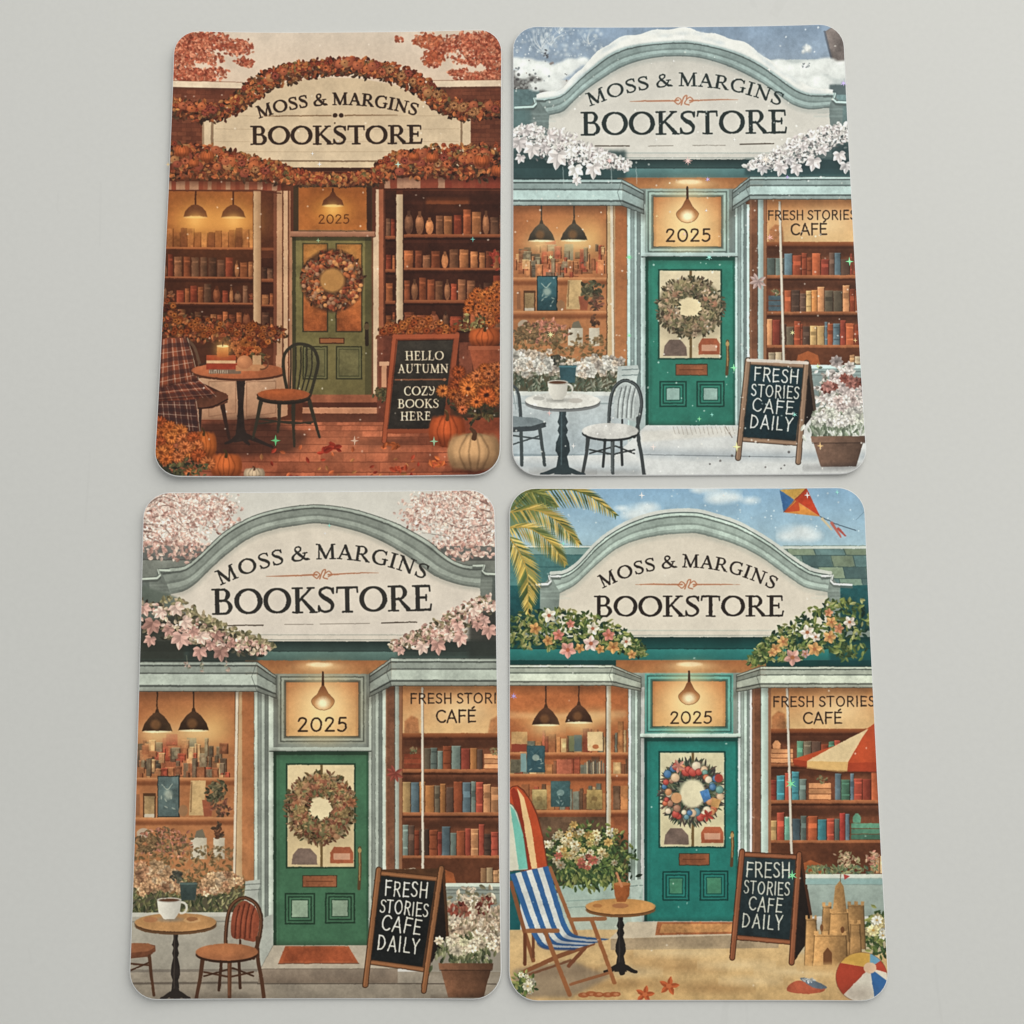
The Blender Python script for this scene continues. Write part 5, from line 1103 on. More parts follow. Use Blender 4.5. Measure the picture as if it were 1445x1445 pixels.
    for x, y, w in ((960, 1345, 60), (1040, 1362, 50), (1060, 1385, 40), (890, 1372, 40), (1120, 1372, 50)): c.e(x, y, w, 6, (216, 190, 146), .7, soft=5)
    c.v('BL'); c.p([(90, 1250), (400, 1200), (620, 1290), (400, 1400), (120, 1400)], (128, 112, 96), a=.75, soft=20)
    c.v()
    # beach table
    cafe_table(c, 876, 1279, 49.5, 11, 1372, (190, 136, 78), (122, 80, 46), iron=(36, 32, 30), spread=22)
    c.v('BL'); c.e(668, 905, 44, 14, (170, 110, 70)); c.p([(632, 785), (722, 785), (715, 850), (695, 885), (650, 885), (638, 850)], (150, 82, 42), tex=.2); c.e(677, 787, 45, 10, (176, 110, 62)); c.l([(676, 800), (648, 730)], 13, (190, 124, 84)); c.e(545, 905, 26, 10, (170, 112, 64))
    # surfboards
    c.p([(40, 330), (62, 285), (88, 262), (116, 258), (150, 284), (190, 345), (222, 420), (250, 530), (278, 700), (150, 720), (40, 520)], (186, 74, 40), sm=0, tex=.1, out=((84, 40, 26), 5)); c.p([(78, 282), (96, 268), (150, 330), (190, 470), (215, 710), (160, 715), (120, 480)], (146, 50, 32), tex=.1); c.p([(112, 270), (150, 320), (190, 480), (222, 705), (190, 705), (150, 470), (128, 330)], (224, 186, 132), tex=.06); c.l([(112, 258), (165, 310), (218, 400), (252, 540), (276, 700)], 5, (120, 60, 36), .7, sm=1)
    c.p([(40, 352), (66, 346), (90, 362), (116, 410), (146, 520), (172, 710), (40, 720)], (208, 204, 186), tex=.06, out=((96, 84, 70), 5)); c.p([(75, 360), (100, 390), (145, 520), (170, 705), (122, 710), (100, 540)], (112, 186, 170), tex=.07)
    # deck chair
    W = (132, 80, 50)
    c.l([(80, 780), (140, 1000), (200, 1200)], 22, W); c.l([(155, 1060), (155, 1220)], 18, (104, 60, 38)); c.l([(290, 700), (360, 880), (430, 1060)], 20, (150, 94, 58)); c.l([(200, 1060), (200, 1180)], 16, (110, 66, 42))
    c.l([(130, 1270), (330, 1180), (520, 1110)], 24, W); c.l([(390, 1230), (480, 1130)], 20, (120, 70, 46)); c.l([(180, 1275), (400, 1200)], 14, (110, 64, 42), .8)
    c.l([(400, 1330), (600, 1270)], 16, (140, 88, 56))
    L = [(75, 735), (120, 860), (165, 990), (205, 1080), (250, 1130), (330, 1140), (420, 1140)]; Rr = [(280, 690), (320, 820), (350, 920), (380, 1010), (420, 1060), (500, 1075), (610, 1085)]
    L = smooth(L, 8); Rr = smooth(Rr, 8); n = 7
    for q in range(n):
        a0, a1 = q / n, (q + 1) / n
        c.p(np.vstack([L + (Rr - L) * a0, (L + (Rr - L) * a1)[::-1]]), (50, 96, 152) if q % 2 == 0 else (208, 208, 204), tex=.1)
    c.p(np.vstack([L[30:], (L + (Rr - L) * 1.)[30:][::-1]]), (30, 40, 70), a=.25, soft=10); c.l(L[28:], 12, (36, 60, 110), .6)
    c.l([(170, 1040), (330, 1040)], 24, (150, 96, 60)); c.l([(400, 980), (585, 975)], 22, (150, 96, 60)); c.l([(265, 1050), (330, 1220), (395, 1385)], 24, (146, 90, 54)); c.l([(515, 985), (580, 1160), (635, 1320)], 22, (152, 94, 56))
    c.leaves(('e', 150, 1330, 60, 60), 70, 30, FR, asp=.45); blossoms(c, ('e', 160, 1320, 40, 50), 6, 24, [(214, 206, 180)], (190, 160, 96))
    # starfish and shells in the sand
    for x, y, r in ((930, 1340, 55), (800, 1385, 52)):
        for i in range(5): t = -1.57 + i * 1.2566 + .2; c.leaf(x + math.cos(t) * r * .5, y + math.sin(t) * r * .42, r * 1.1, r * .5, t, (176, 84, 46))
        c.e(x, y, r * .28, r * .24, (190, 100, 58))
    for x in (470, 510, 550, 600, 640): c.e(x, 1390 - 10 * c.rng.random(), 30, 14, (160, 84, 48), .9); c.e(x + 6, 1384, 14, 7, (190, 124, 84), .8)
    # chalk sign, parasol, sandcastle, shoe, ball
    c.v()
    aboard(c, ((1048, 1201), (1129, 1205), (1118, 1359), (1034, 1352)), ((1051, 1208), (1124, 1212), (1115, 1327), (1041, 1320)),
        (('FRESH', 1053, 1116, 1237, 1239, 21), ('STORIES', 1050, 1115, 1260, 1264, 18.5), ('CAFE', 1056, 1104, 1284, 1288, 20), ('DAILY', 1047, 1105, 1308, 1313, 20)), wood=(136, 80, 52), board=(40, 54, 58), back=[(1131, 1206), (1145, 1290), (1140, 1330), (1122, 1356), (1120, 1330)], chalk=(206, 204, 190))
    c.v('BR'); c.p([(990, -90), (830, 20), (530, 115), (540, 150), (820, 180), (1010, 185), (1010, -100)], (186, 74, 40), tex=.1); c.p([(940, -50), (905, 0), (830, 130), (825, 180), (608, 165), (608, 125), (800, 20)], (216, 190, 146), tex=.08); c.p([(608, 125), (830, 130), (825, 182), (770, 184), (608, 165)], (210, 164, 96), a=.8); c.p([(530, 115), (608, 125), (608, 165), (540, 150)], (150, 56, 32), a=.8); c.p([(830, 135), (1010, 130), (1010, 185), (825, 182)], (160, 58, 34), a=.7); c.l([(540, 150), (700, 178), (1010, 188)], 7, (60, 30, 20), .5, soft=6)
    c.leaves(('e', 830, 660, 60, 50), 60, 26, [(160, 130, 104), (136, 128, 92), (176, 150, 120)], asp=.4); c.leaves(('r', 600, 690, 990, 740), 160, 26, [(104, 116, 80), (130, 130, 92), (84, 104, 84)], asp=.4); c.leaves(('e', 960, 650, 40, 40), 30, 24, [(186, 120, 104), (170, 140, 112)]); c.r(600, 735, 1020, 755, (206, 210, 200)); c.r(600, 760, 1020, 790, (140, 170, 168))
    c.leaves(('e', 985, 1050, 70, 110), 160, 34, FR, asp=.42); blossoms(c, ('e', 985, 1020, 50, 70), 16, 28, [(218, 214, 200), (206, 190, 140)], (190, 150, 80))
    S = np.array((190, 142, 88.))
    def tower(x0, x1, y0, y1, cren=3, k=1., tex=.22):
        c.p([(x0 + 4, y0), (x1 - 4, y0), (x1 + 6, y1), (x0 - 6, y1)], S * 1.12 * k, g=(S * .72 * k, 'x'), tex=tex)
        c.l([(x0 + 4, y0), (x0 - 6, y1)], 5, S * .5, .6); c.l([(x1 - 4, y0), (x1 + 6, y1)], 6, S * .42, .7); c.l([(x0, y0 + 10), (x1, y0 + 10)], 4, S * .6, .6)
        w = (x1 - x0) / (2 * cren - 1)
        for q in range(cren): c.r(x0 + 2 * q * w, y0 - 18, x0 + (2 * q + 1) * w, y0 + 4, S * 1.08 * k, tex=tex)
    c.p([(600, 1230), (640, 1150), (840, 1130), (920, 1200), (860, 1240)], S * .9, tex=.2); tower(690, 740, 905, 1080, 2, .92); tower(826, 916, 900, 1140, 3, .85); tower(600, 660, 975, 1228, 3, .98); tower(730, 830, 940, 1100, 3, 1.0); tower(840, 895, 1000, 1190, 2, .95)
    c.p([(745, 940), (760, 800), (785, 770), (805, 800), (822, 940)], S * 1.05, g=(S * .75, 'x'), tex=.25); c.l([(788, 775), (790, 735)], 4, (110, 80, 56)); c.p([(805, 735), (840, 745), (810, 765)], (176, 66, 60))
    tower(645, 820, 1060, 1230, 4, 1.02); c.p([(695, 1225), (695, 1160), (718, 1130), (742, 1160), (742, 1225)], (110, 70, 42)); c.e(687, 1025, 9, 20, (120, 78, 48)); c.e(798, 1035, 11, 18, (110, 70, 42)); c.e(720, 1150, 34, 30, (206, 168, 118), .0)
    c.e(760, 1240, 190, 22, (196, 156, 104), .9, soft=14)
    c.p([(505, 1340), (560, 1310), (640, 1330), (700, 1345), (690, 1370), (600, 1382), (510, 1370)], (172, 84, 58), tex=.15, sm=1); c.p([(570, 1300), (620, 1300), (715, 1345), (650, 1350)], (92, 104, 118), sm=1, tex=.15); c.leaves(('e', 610, 1310, 30, 12), 10, 22, [(176, 180, 182)])
    # beach ball
    bx, by, br = 900, 1290, 138
    c.e(bx, by, br, br * .97, (206, 196, 180)); ctr = (945, 1240)
    def wedge(a0, a1, col):
        P = [ctr]
        for t in np.linspace(a0, a1, 14): P.append((bx + br * math.cos(t), by + br * .97 * math.sin(t)))
        c.p(P, col, tex=.08)
    wedge(2.35, 3.75, (168, 62, 42)); wedge(3.75, 5.05, (206, 160, 74)); wedge(5.05, 5.55, (100, 150, 178)); wedge(5.55, 6.1, (176, 66, 48)); wedge(.15, 1.05, (52, 100, 158)); wedge(1.05, 2.35, (208, 200, 186))
    c.e(ctr[0], ctr[1], 34, 30, (210, 176, 146)); c.e(bx - 30, by + 90, 110, 40, (70, 44, 36), .22, soft=30); c.l(_arc(bx, by, br, br * .97, 0, 360, 40), 4, (96, 60, 44), .5)
    c.v(); glitter(c, 46, 720, 690, 1245, 1400)
    finish(c, sat=.93); return c
CARDS['summer']['draw'] = draw_summer

# ------------------------------------------------------------------ autumn
RUST = [(150, 74, 42), (124, 58, 36), (170, 96, 52), (104, 60, 40), (92, 44, 30), (140, 92, 54), (84, 62, 44)]
ORNG = [(166, 86, 36), (178, 100, 44), (150, 70, 32), (170, 94, 50)]
def garland(c, pts, wd, n, sz=30, k=1.):
    dark = [tuple(np.asarray(q) * .45) for q in RUST]
    c.leaves(('path', pts, np.asarray(wd) * .95), n // 2, sz * 1.1, dark, asp=.55)
    c.leaves(('path', np.asarray(pts) + (0, 12), np.asarray(wd) * .9), n // 2, sz, [(62, 44, 34), (78, 58, 42), (84, 48, 34)], asp=.5)
    c.leaves(('path', np.asarray(pts) - (0, 4), wd), n, sz, RUST, asp=.55)
    up = np.asarray(pts, float) - np.column_stack([np.zeros(len(pts)), np.asarray(wd) * .2])
    for x, y in c.pts_in(('path', up, np.asarray(wd) * .6), n // 8):
        col = np.asarray([(164, 76, 44), (170, 88, 50), (146, 60, 40), (160, 104, 60), (124, 58, 44)][c.rng.integers(5)], float) * k * .92
        if c.rng.random() < .5: c.mum(x, y, sz * .5, col)
        else: c.e(x, y, sz * .4, sz * .36, col, soft=2, hi=(40, 26, 14))
    c.leaves(('path', up, np.asarray(wd) * .7), n // 14, sz * .9, [(170, 116, 62), (156, 92, 48), (104, 90, 54)], asp=.55)

def draw_autumn():
    c = canvas('autumn', 5)
    c.v(); c.r(205, 25, 720, 140, (204, 196, 186), g=((208, 190, 172), 'y'), tex=.05)
    # rust coloured trees
    for v, sg, base in (('TL', 1, [(200, 330), (240, 310), (330, 250), (420, 190)]), ('TR', -1, [(1100, 320), (1000, 290), (900, 250), (820, 190)])):
        c.v(v)
        c.l(base, [26, 18, 10, 4], (92, 62, 54), .9, sm=1); c.l([base[1], (base[1][0] + sg * 90, base[1][1] - 120), (base[1][0] + sg * 160, base[1][1] - 170)], [10, 7, 3], (100, 66, 56), .8, sm=1); c.l([base[0], (base[0][0] + sg * 120, base[0][1] + 30), (base[0][0] + sg * 220, base[0][1] + 20)], [12, 7, 3], (100, 66, 56), .8, sm=1)
        for x, y, rx, ry, n in ((sg * 110, 160, 100, 60, 230), (sg * 230, 150, 110, 45, 170), (sg * 60, 260, 60, 70, 130), (sg * 190, 250, 110, 30, 70), (sg * 400, 180, 70, 40, 90), (sg * 440, 270, 45, 22, 34), (sg * 130, 360, 130, 34, 210), (sg * 270, 330, 60, 22, 40)):
            X = (190 if sg > 0 else 1100) + x
            c.leaves(('e', X - sg * 14, y + 14, rx * 1.12, ry * 1.15), int(n * 1.7), 24, [(172, 92, 66), (156, 76, 54), (188, 112, 84), (140, 66, 48), (196, 130, 102)], a=.85, asp=.6)
        if sg < 0: c.leaves(('e', 480, 140, 30, 16), 16, 22, [(172, 92, 66)], asp=.6); c.leaves(('e', 650, 150, 90, 40), 120, 26, [(172, 92, 60), (156, 76, 50), (188, 112, 80)], a=.85, asp=.6); c.leaves(('e', 680, 250, 70, 35), 70, 26, [(172, 92, 60), (156, 76, 50)], a=.85, asp=.6)
    # brick walls and ledges
    c.v('TL'); c.r(60, 440, 620, 1100, (112, 62, 44), tex=.2); c.r(100, 403, 600, 440, (214, 200, 178)); c.l([(100, 402), (600, 402)], 4, (130, 84, 64), .7); c.r(100, 440, 600, 452, (92, 60, 46), a=.8)
    c.v('TR'); c.r(640, 425, 1160, 1100, (112, 62, 44), tex=.2); c.r(640, 389, 1160, 427, (214, 200, 178)); c.l([(640, 388), (1160, 388)], 4, (130, 84, 64), .7); c.r(640, 427, 1160, 440, (92, 60, 46), a=.8)
    for v, xa, xb in (('TL', 100, 420), ('TR', 860, 1160)):
        c.v(v)
        for j in range(15):
            y = 455 + j * 25; c.l([(xa, y), (xb, y)], 2.5, (72, 40, 30), .6)
            for q in range(8): x = xa + q * 56 + (28 if j % 2 else 0); c.l([(x, y), (x, y + 25)], 2.5, (72, 40, 30), .5); c.r(x, y, x + 54, y + 23, [(128, 70, 48), (98, 52, 38), (140, 80, 56)][c.rng.integers(3)], a=.35)
    # sign board
    c.v('TL'); P = [(360, 930), (360, 640), (560, 590), (650, 500), (760, 430), (900, 390), (1100, 370), (1300, 375), (1500, 410), (1640, 470), (1740, 560), (1972, 620), (1972, 930)]
    c.p(P, (196, 178, 150), g=((206, 190, 164), 'y'), tex=.06); c.r(412, 640, 428, 905, (122, 98, 76), a=.8); c.r(360, 640, 372, 780, (120, 92, 70), a=.6); c.r(1910, 620, 1922, 905, (122, 98, 76), a=.8)
    for y in (605, 685, 760, 820): c.l([(440, y), (1900, y - 6)], 2.4, (150, 126, 100), .5)
    c.r(360, 868, 1980, 878, (110, 84, 62), a=.75); c.r(360, 878, 1980, 915, (206, 188, 158)); c.r(360, 912, 1980, 935, (70, 40, 28)); c.r(360, 935, 1980, 1060, (88, 44, 28))
    ink = (58, 42, 32)
    c.v(); A = np.polyfit([375, 475, 583], [162.5, 146, 160.5], 2)
    c.text('MOSS & MARGINS', SERIF, 363.5, 587, 0, 0, 17.6, ink, arc=A, track=.03, wt=1.42)
    c.text('BOOKSTORE', SERIF, 352.5, 596.5, 203, 200.6, 26.6, ink, track=.015, wt=1.3)
    c.l([(372, 162), (466, 161)], 1.4, (120, 88, 60), .8, w2=2); c.l([(486, 160.6), (560, 160)], 2, (120, 88, 60), .8, w2=.8); c.e(472, 160.6, 3.4, 3.2, (66, 44, 32)); c.e(480.5, 160.6, 3.4, 3.2, (66, 44, 32)); c.e(471.5, 171.5, 1.2, 1.2, (80, 60, 44))
    # interior of both bays and the door wall
    c.v(); c.r(205, 250, 725, 690, (96, 52, 34), tex=.15)
    c.v('TL'); c.r(100, 1060, 690, 2000, (150, 84, 40), g=((84, 46, 30), 'y'), tex=.18); c.r(690, 1060, 800, 2000, (86, 46, 30), tex=.2)
    c.glow(330, 1230, 170, (230, 164, 78), .85, ry=120); c.glow(545, 1230, 170, (230, 164, 78), .85, ry=120)
    for x in (320, 545):
        c.l([(x, 1060), (x, 1140)], 10, (66, 36, 24)); c.p([(x - 72, 1216), (x - 62, 1180), (x - 40, 1155), (x - 14, 1140), (x + 14, 1140), (x + 40, 1155), (x + 62, 1180), (x + 72, 1216)], (104, 60, 38), g=((84, 46, 30), 'y'), tex=.15); c.e(x, 1216, 62, 7, (246, 214, 140), soft=3); c.glow(x, 1235, 46, (250, 206, 120), .7)
    R = c.rng
    JP = [(132, 70, 42), (152, 86, 50), (112, 60, 38), (108, 74, 54), (92, 60, 44), (162, 102, 62), (124, 80, 54), (138, 62, 40)]
    def shelfrow(xa, xb, yb, h, wr=(26, 52), dark=(62, 34, 24)):
        c.r(xa, yb - h - 30, xb, yb, dark, a=.75, tex=.2); x = xa + 4
        while x < xb - 16:
            w = min(wr[0] + (wr[1] - wr[0]) * R.random(), xb - x); col = np.asarray(JP[R.integers(8)], float) * (.85 + .35 * R.random()); hh = h * (.62 + .38 * R.random()); k = R.random()
            if k < .74: c.p([(x, yb - hh), (x + w * .9, yb - hh), (x + w * .9, yb), (x, yb)], col * 1.1, g=(col * .7, 'x'), tex=.25); c.r(x + w * .1, yb - hh * .8, x + w * .8, yb - hh * .72, np.clip(col * 1.4, 0, 230), a=.5)
            elif k < .88: c.e(x + w * .45, yb - hh * .4, w * .42, hh * .42, col, tex=.25, hi=(50, 36, 24)); c.r(x + w * .3, yb - hh * .95, x + w * .6, yb - hh * .7, col * .8)
            else: c.leaves(('e', x + w * .45, yb - hh * .4, w * .35, hh * .32), 12, 26, JP, asp=.5)
            x += w * (1.0 + .15 * R.random())
        c.r(xa, yb, xb, yb + 20, (160, 92, 56), g=((112, 60, 38), 'y')); c.r(xa, yb + 20, xb, yb + 34, (36, 20, 14), a=.6, soft=5)
    for q in range(13):
        x = 150 + q * 41; h = 60 + 70 * R.random(); c.r(x, 1395 - h, x + 30 + 14 * R.random(), 1395, [(140, 84, 44), (166, 104, 56), (116, 66, 38), (186, 124, 66)][R.integers(4)], a=.85, tex=.3); c.r(x + 36, 1395 - h, x + 40, 1395, (62, 34, 22), a=.6)
    c.glow(330, 1250, 120, (236, 170, 84), .5, ry=60); c.glow(545, 1250, 120, (236, 170, 84), .5, ry=60)
    c.r(100, 1395, 680, 1415, (176, 104, 60), g=((120, 64, 38), 'y')); c.r(700, 1395, 790, 1412, (130, 72, 44))
    c.v('BL'); shelfrow(110, 665, 170, 135); shelfrow(110, 665, 325, 115); shelfrow(110, 665, 470, 105); shelfrow(712, 785, 180, 95, (30, 60)); shelfrow(712, 785, 335, 95, (30, 60)); shelfrow(712, 785, 470, 95, (30, 60))
    c.r(664, -350, 712, 450, (196, 166, 130), g=((160, 122, 90), 'x')); c.l([(664, -350), (664, 450)], 5, (84, 48, 32), .7); c.l([(712, -350), (712, 450)], 4, (84, 48, 32), .7)
    for xa, xb, col in ((786, 806, (120, 70, 50)), (806, 838, (188, 146, 112)), (838, 846, (104, 60, 42)), (846, 872, (200, 164, 130)), (872, 880, (110, 66, 46)), (880, 900, (170, 122, 92))): c.r(xa, -350, xb, 860, col, tex=.1)
    c.v('TR'); c.r(392, 1050, 462, 2100, (70, 40, 28), tex=.2); c.r(500, 1050, 1160, 2200, (74, 40, 28), tex=.2); c.r(640, 1090, 900, 1180, (140, 74, 40), a=.8, soft=12)
    shelfrow(505, 1150, 1312, 150, (40, 64)); c.r(505, 1070, 1150, 1110, (60, 34, 24), a=.6, soft=8)
    c.v('BR'); shelfrow(505, 1150, 112, 120, (38, 60)); shelfrow(505, 1150, 305, 150, (36, 56)); shelfrow(505, 1150, 470, 105, (40, 80)); shelfrow(395, 455, 120, 100, (26, 46)); shelfrow(395, 455, 310, 110, (26, 46)); shelfrow(395, 455, 470, 100, (26, 46)); shelfrow(395, 455, -80, 110, (26, 46))
    for xa, xb, col in ((310, 322, (110, 68, 48)), (322, 356, (206, 182, 154)), (356, 384, (166, 96, 66)), (384, 394, (96, 54, 38))): c.r(xa, -360, xb, 900, col, tex=.1)
    c.r(460, -330, 502, 480, (206, 190, 160), g=((176, 150, 120), 'x')); c.l([(460, -330), (460, 480)], 4, (84, 48, 32), .7); c.l([(503, -330), (503, 480)], 5, (50, 28, 20), .7)
    # awnings
    c.v('TL'); x = 150
    while x < 830:
        w = 22 + 10 * R.random(); c.p([(x, 1000), (x + w, 1000), (x + w, 1052), (x, 1052)], [(150, 70, 50), (196, 158, 128), (170, 92, 66)][R.integers(3)], tex=.12); x += w
    c.l([(150, 1000), (830, 1010)], 30, (50, 26, 20), .6, soft=22); c.r(150, 1000, 830, 1060, (90, 40, 30), a=.25); c.l([(150, 1056), (700, 1050), (830, 1070)], 7, (84, 44, 32), .9)
    c.v('TR'); x = 388
    while x < 1150:
        w = 30 + 12 * R.random(); c.p([(x, 970), (x + w, 970), (x + w, 1036), (x, 1036)], [(156, 76, 54), (200, 160, 130), (150, 66, 48)][R.integers(3)], tex=.12); x += w
    c.l([(388, 970), (1150, 970)], 34, (50, 26, 20), .6, soft=22); c.r(388, 970, 1150, 1044, (90, 40, 30), a=.25); c.l([(388, 1044), (700, 1038), (1150, 1040)], 8, (70, 36, 26), .9)
    # transom
    c.v('TL'); c.r(888, 1000, 1400, 1330, (96, 52, 36)); c.r(905, 1020, 1378, 1296, (66, 52, 36)); c.r(936, 1030, 1352, 1288, (150, 84, 38), g=((176, 104, 48), 'y'), tex=.12); c.l([(936, 1290), (1352, 1290)], 4, (190, 140, 96), .7); c.r(1345, 1030, 1372, 1288, (62, 40, 30))
    c.glow(1142, 1170, 120, (226, 156, 66), .85, ry=80); x = 1142; c.l([(x, 1040), (x, 1080)], 10, (66, 36, 24)); c.p([(x - 66, 1142), (x - 56, 1108), (x - 20, 1080), (x - 10, 1060), (x + 10, 1060), (x + 20, 1080), (x + 56, 1108), (x + 66, 1142)], (100, 56, 34), tex=.15); c.e(x, 1142, 56, 8, (244, 208, 130), soft=3); c.glow(x, 1160, 50, (246, 200, 110), .6)
    c.text('2025', SANS, 1055, 1243, 1250, 1248, 54, (98, 56, 26), track=.1, wt=1.1)
    c.r(888, 1296, 1395, 1330, (176, 126, 100), g=((140, 92, 70), 'y')); c.l([(888, 1330), (1395, 1330)], 5, (70, 40, 28), .8)
    # door
    c.r(898, 1330, 1375, 2286, (122, 116, 72), g=((108, 100, 62), 'y'), tex=.14); c.r(898, 1330, 920, 2286, (58, 56, 38), a=.8); c.r(1335, 1330, 1375, 2286, (78, 74, 48), a=.7); c.r(898, 1330, 1375, 1352, (50, 48, 34), a=.7)
    for xa, xb in ((966, 1106), (1166, 1312)):
        c.r(xa - 8, 1366, xb + 8, 1902, (60, 58, 40)); c.r(xa, 1374, xb, 1895, (166, 104, 50), g=((164, 86, 44), 'y'), tex=.3); c.glow((xa + xb) / 2, 1440, 80, (206, 156, 80), .5)
        c.r(xa - 6, 1985, xb + 6, 2186, (56, 56, 38)); c.r(xa + 2, 1993, xb - 2, 2178, (108, 106, 70)); c.r(xa + 10, 2001, xb - 10, 2170, (78, 78, 52)); c.r(xa + 16, 2008, xb - 16, 2162, (104, 100, 66), tex=.2)
    c.r(1060, 1936, 1212, 1972, (70, 40, 26)); c.r(1066, 1941, 1206, 1966, (150, 92, 56)); c.l([(1345, 1850), (1347, 1975)], 22, (52, 40, 30)); c.e(1345, 1868, 16, 20, (92, 74, 52))
    c.e(1138, 1592, 190, 190, (70, 46, 34), .8, soft=10)
    sh = ('ring', 1138, 1592, 196, 192, .6); c.leaves(sh, 420, 34, [(70, 44, 32), (60, 42, 30), (84, 54, 40)], asp=.5); c.leaves(sh, 620, 30, RUST + [(110, 84, 64), (134, 100, 72)], asp=.5)
    c.e(1138, 1590, 74, 72, (180, 130, 72), soft=10)
    for x, y in c.pts_in(sh, 60): c.e(x, y, 13, 12, [(170, 92, 52), (150, 110, 84), (140, 66, 44), (190, 130, 76)][R.integers(4)], soft=2, hi=(40, 30, 20))
    # garlands
    c.v('TL'); garland(c, [(150, 560), (300, 580), (450, 580), (560, 540), (650, 460), (760, 390), (900, 345), (1060, 315), (1240, 305), (1400, 325), (1560, 365), (1700, 440), (1790, 520), (1900, 565), (2040, 570), (2180, 560)], [120, 130, 120, 110, 130, 130, 120, 110, 110, 120, 130, 130, 130, 120, 110, 110], 1300, 30)
    garland(c, [(120, 890), (280, 880), (440, 890), (600, 910), (760, 935), (900, 970), (1060, 985), (1240, 985), (1390, 965), (1500, 900), (1640, 890), (1800, 875), (1960, 880), (2180, 880)], [220, 230, 210, 170, 140, 100, 70, 70, 100, 150, 190, 210, 220, 230], 1700, 32)
    for pth, wdt, nn in (([(180, 860), (400, 860), (700, 920)], 120, 26), ([(1500, 890), (1760, 860), (2120, 860)], 130, 28), ([(650, 440), (900, 330), (1240, 290), (1560, 350), (1760, 480)], 60, 30), ([(190, 560), (420, 580)], 60, 10), ([(1860, 560), (2120, 560)], 60, 10)):
        for x, y in c.pts_in(('path', pth, wdt), nn):
            col = np.asarray([(150, 78, 52), (164, 86, 50), (132, 62, 48), (150, 104, 66)][c.rng.integers(4)], float)
            if c.rng.random() < .55: c.e(x, y, 22 + 10 * c.rng.random(), 20 + 8 * c.rng.random(), col, soft=2, hi=(44, 28, 16)); c.e(x + 2, y - 2, 5, 4, (70, 40, 28), .8)
            else: c.mum(x, y, 24 + 8 * c.rng.random(), col)
    for x, y, r in ((240, 820, 44), (390, 850, 42), (310, 890, 30), (1740, 850, 38), (2040, 870, 46), (2140, 930, 44), (1630, 845, 32)): c.pumpkin(x, y, r, r * .8, (176, 88, 46))
    # flowers of the left bay
    c.v('BL'); c.leaves(('path', [(100, 400), (250, 470), (450, 490), (650, 500), (830, 510)], [220, 160, 140, 120, 90]), 700, 30, [tuple(np.asarray(q) * .7) for q in RUST] + [(84, 66, 44)], asp=.5); c.leaves(('path', [(100, 450), (300, 500), (560, 500), (830, 510)], [200, 150, 120, 90]), 320, 28, RUST, asp=.55)
    for x, y in c.pts_in(('path', [(110, 380), (250, 460), (450, 470), (650, 490), (810, 510)], [180, 120, 100, 80, 60]), 60): c.mum(x, y, 15 + 10 * R.random(), np.asarray(ORNG[R.integers(4)]) * .82)
    c.r(60, 560, 560, 800, (60, 38, 28), a=.55, soft=30)
    # base of the bay, steps and brick street
    c.p([(330, 780), (870, 740), (870, 1000), (800, 1010), (330, 1050)], (190, 152, 122), g=((160, 118, 92), 'y'), tex=.1)
    for xa, xb in ((400, 560), (625, 800)): c.l([(xa, 800), (xb, 795), (xb, 985), (xa, 1010), (xa, 800)], 5, (140, 100, 78), .8)
    c.p([(800, 640), (866, 640), (870, 1000), (806, 1020)], (186, 140, 108), tex=.1)
    c.v(); c.r(205, 592, 725, 690, (162, 88, 60), g=((136, 70, 46), 'y'), tex=.14)
    c.v('BL')
    y = 1036; j = 0
    while y < 1460:
        h = 26 + j * 6; x = -60 + (40 if j % 2 else 0)
        while x < 2260:
            w = (90 + 26 * R.random()) * (1 + j * .07); k = .82 + .34 * R.random()
            c.p([(x, y), (x + w - 5, y), (x + w - 8, y + h - 5), (x - 3, y + h - 5)], np.asarray((166, 90, 62)) * k, a=.8, tex=.2); x += w
        c.l([(-60, y - 2), (2260, y - 2)], 4, (92, 48, 34), .65); y += h; j += 1
    c.p([(330, 1050), (700, 1010), (1000, 1120), (900, 1230), (420, 1260)], (54, 34, 28), a=.75, soft=34); c.e(1500, 1160, 190, 24, (60, 32, 24), .6, soft=16)
    for ya, yb, col in ((875, 922, (150, 88, 62)), (922, 952, (84, 46, 34)), (952, 988, (186, 128, 96)), (988, 1040, (92, 52, 38))): c.r(960, ya, 1420, yb, col, tex=.14)
    c.l([(960, 955), (1420, 955)], 5, (206, 156, 122), .7)
    c.e(1230, 1180, 330, 120, (214, 140, 100), .28, soft=90)
    c.leaves(('r', 700, 1180, 1700, 1370), 36, 34, [(160, 62, 40), (146, 50, 34), (180, 90, 50), (170, 110, 64)], asp=.5); c.leaves(('e', 1110, 1200, 80, 30), 12, 50, [(150, 50, 34)], asp=.5)
    # armchair with a plaid blanket
    Wd = (70, 48, 38)
    c.l([(268, 545), (310, 590), (335, 660), (350, 730)], 18, (96, 72, 56), sm=1); c.l([(350, 700), (400, 690), (440, 700)], 14, Wd, sm=1)
    for p, w in ((((480, 930), (500, 1040), (522, 1140)), 28), (((350, 960), (348, 1040), (346, 1100)), 20)): c.l(p, w, (58, 40, 34), w2=w * .6)
    c.p([(60, 840), (300, 780), (430, 840), (515, 880), (512, 925), (420, 960), (300, 970), (60, 985)], (74, 46, 36), tex=.2); c.p([(300, 860), (470, 860), (512, 885), (500, 925), (400, 955), (300, 960)], (96, 58, 42), a=.9, tex=.2, sm=1); c.l([(512, 905), (420, 950), (300, 966)], 8, (44, 28, 24), .8, sm=1)
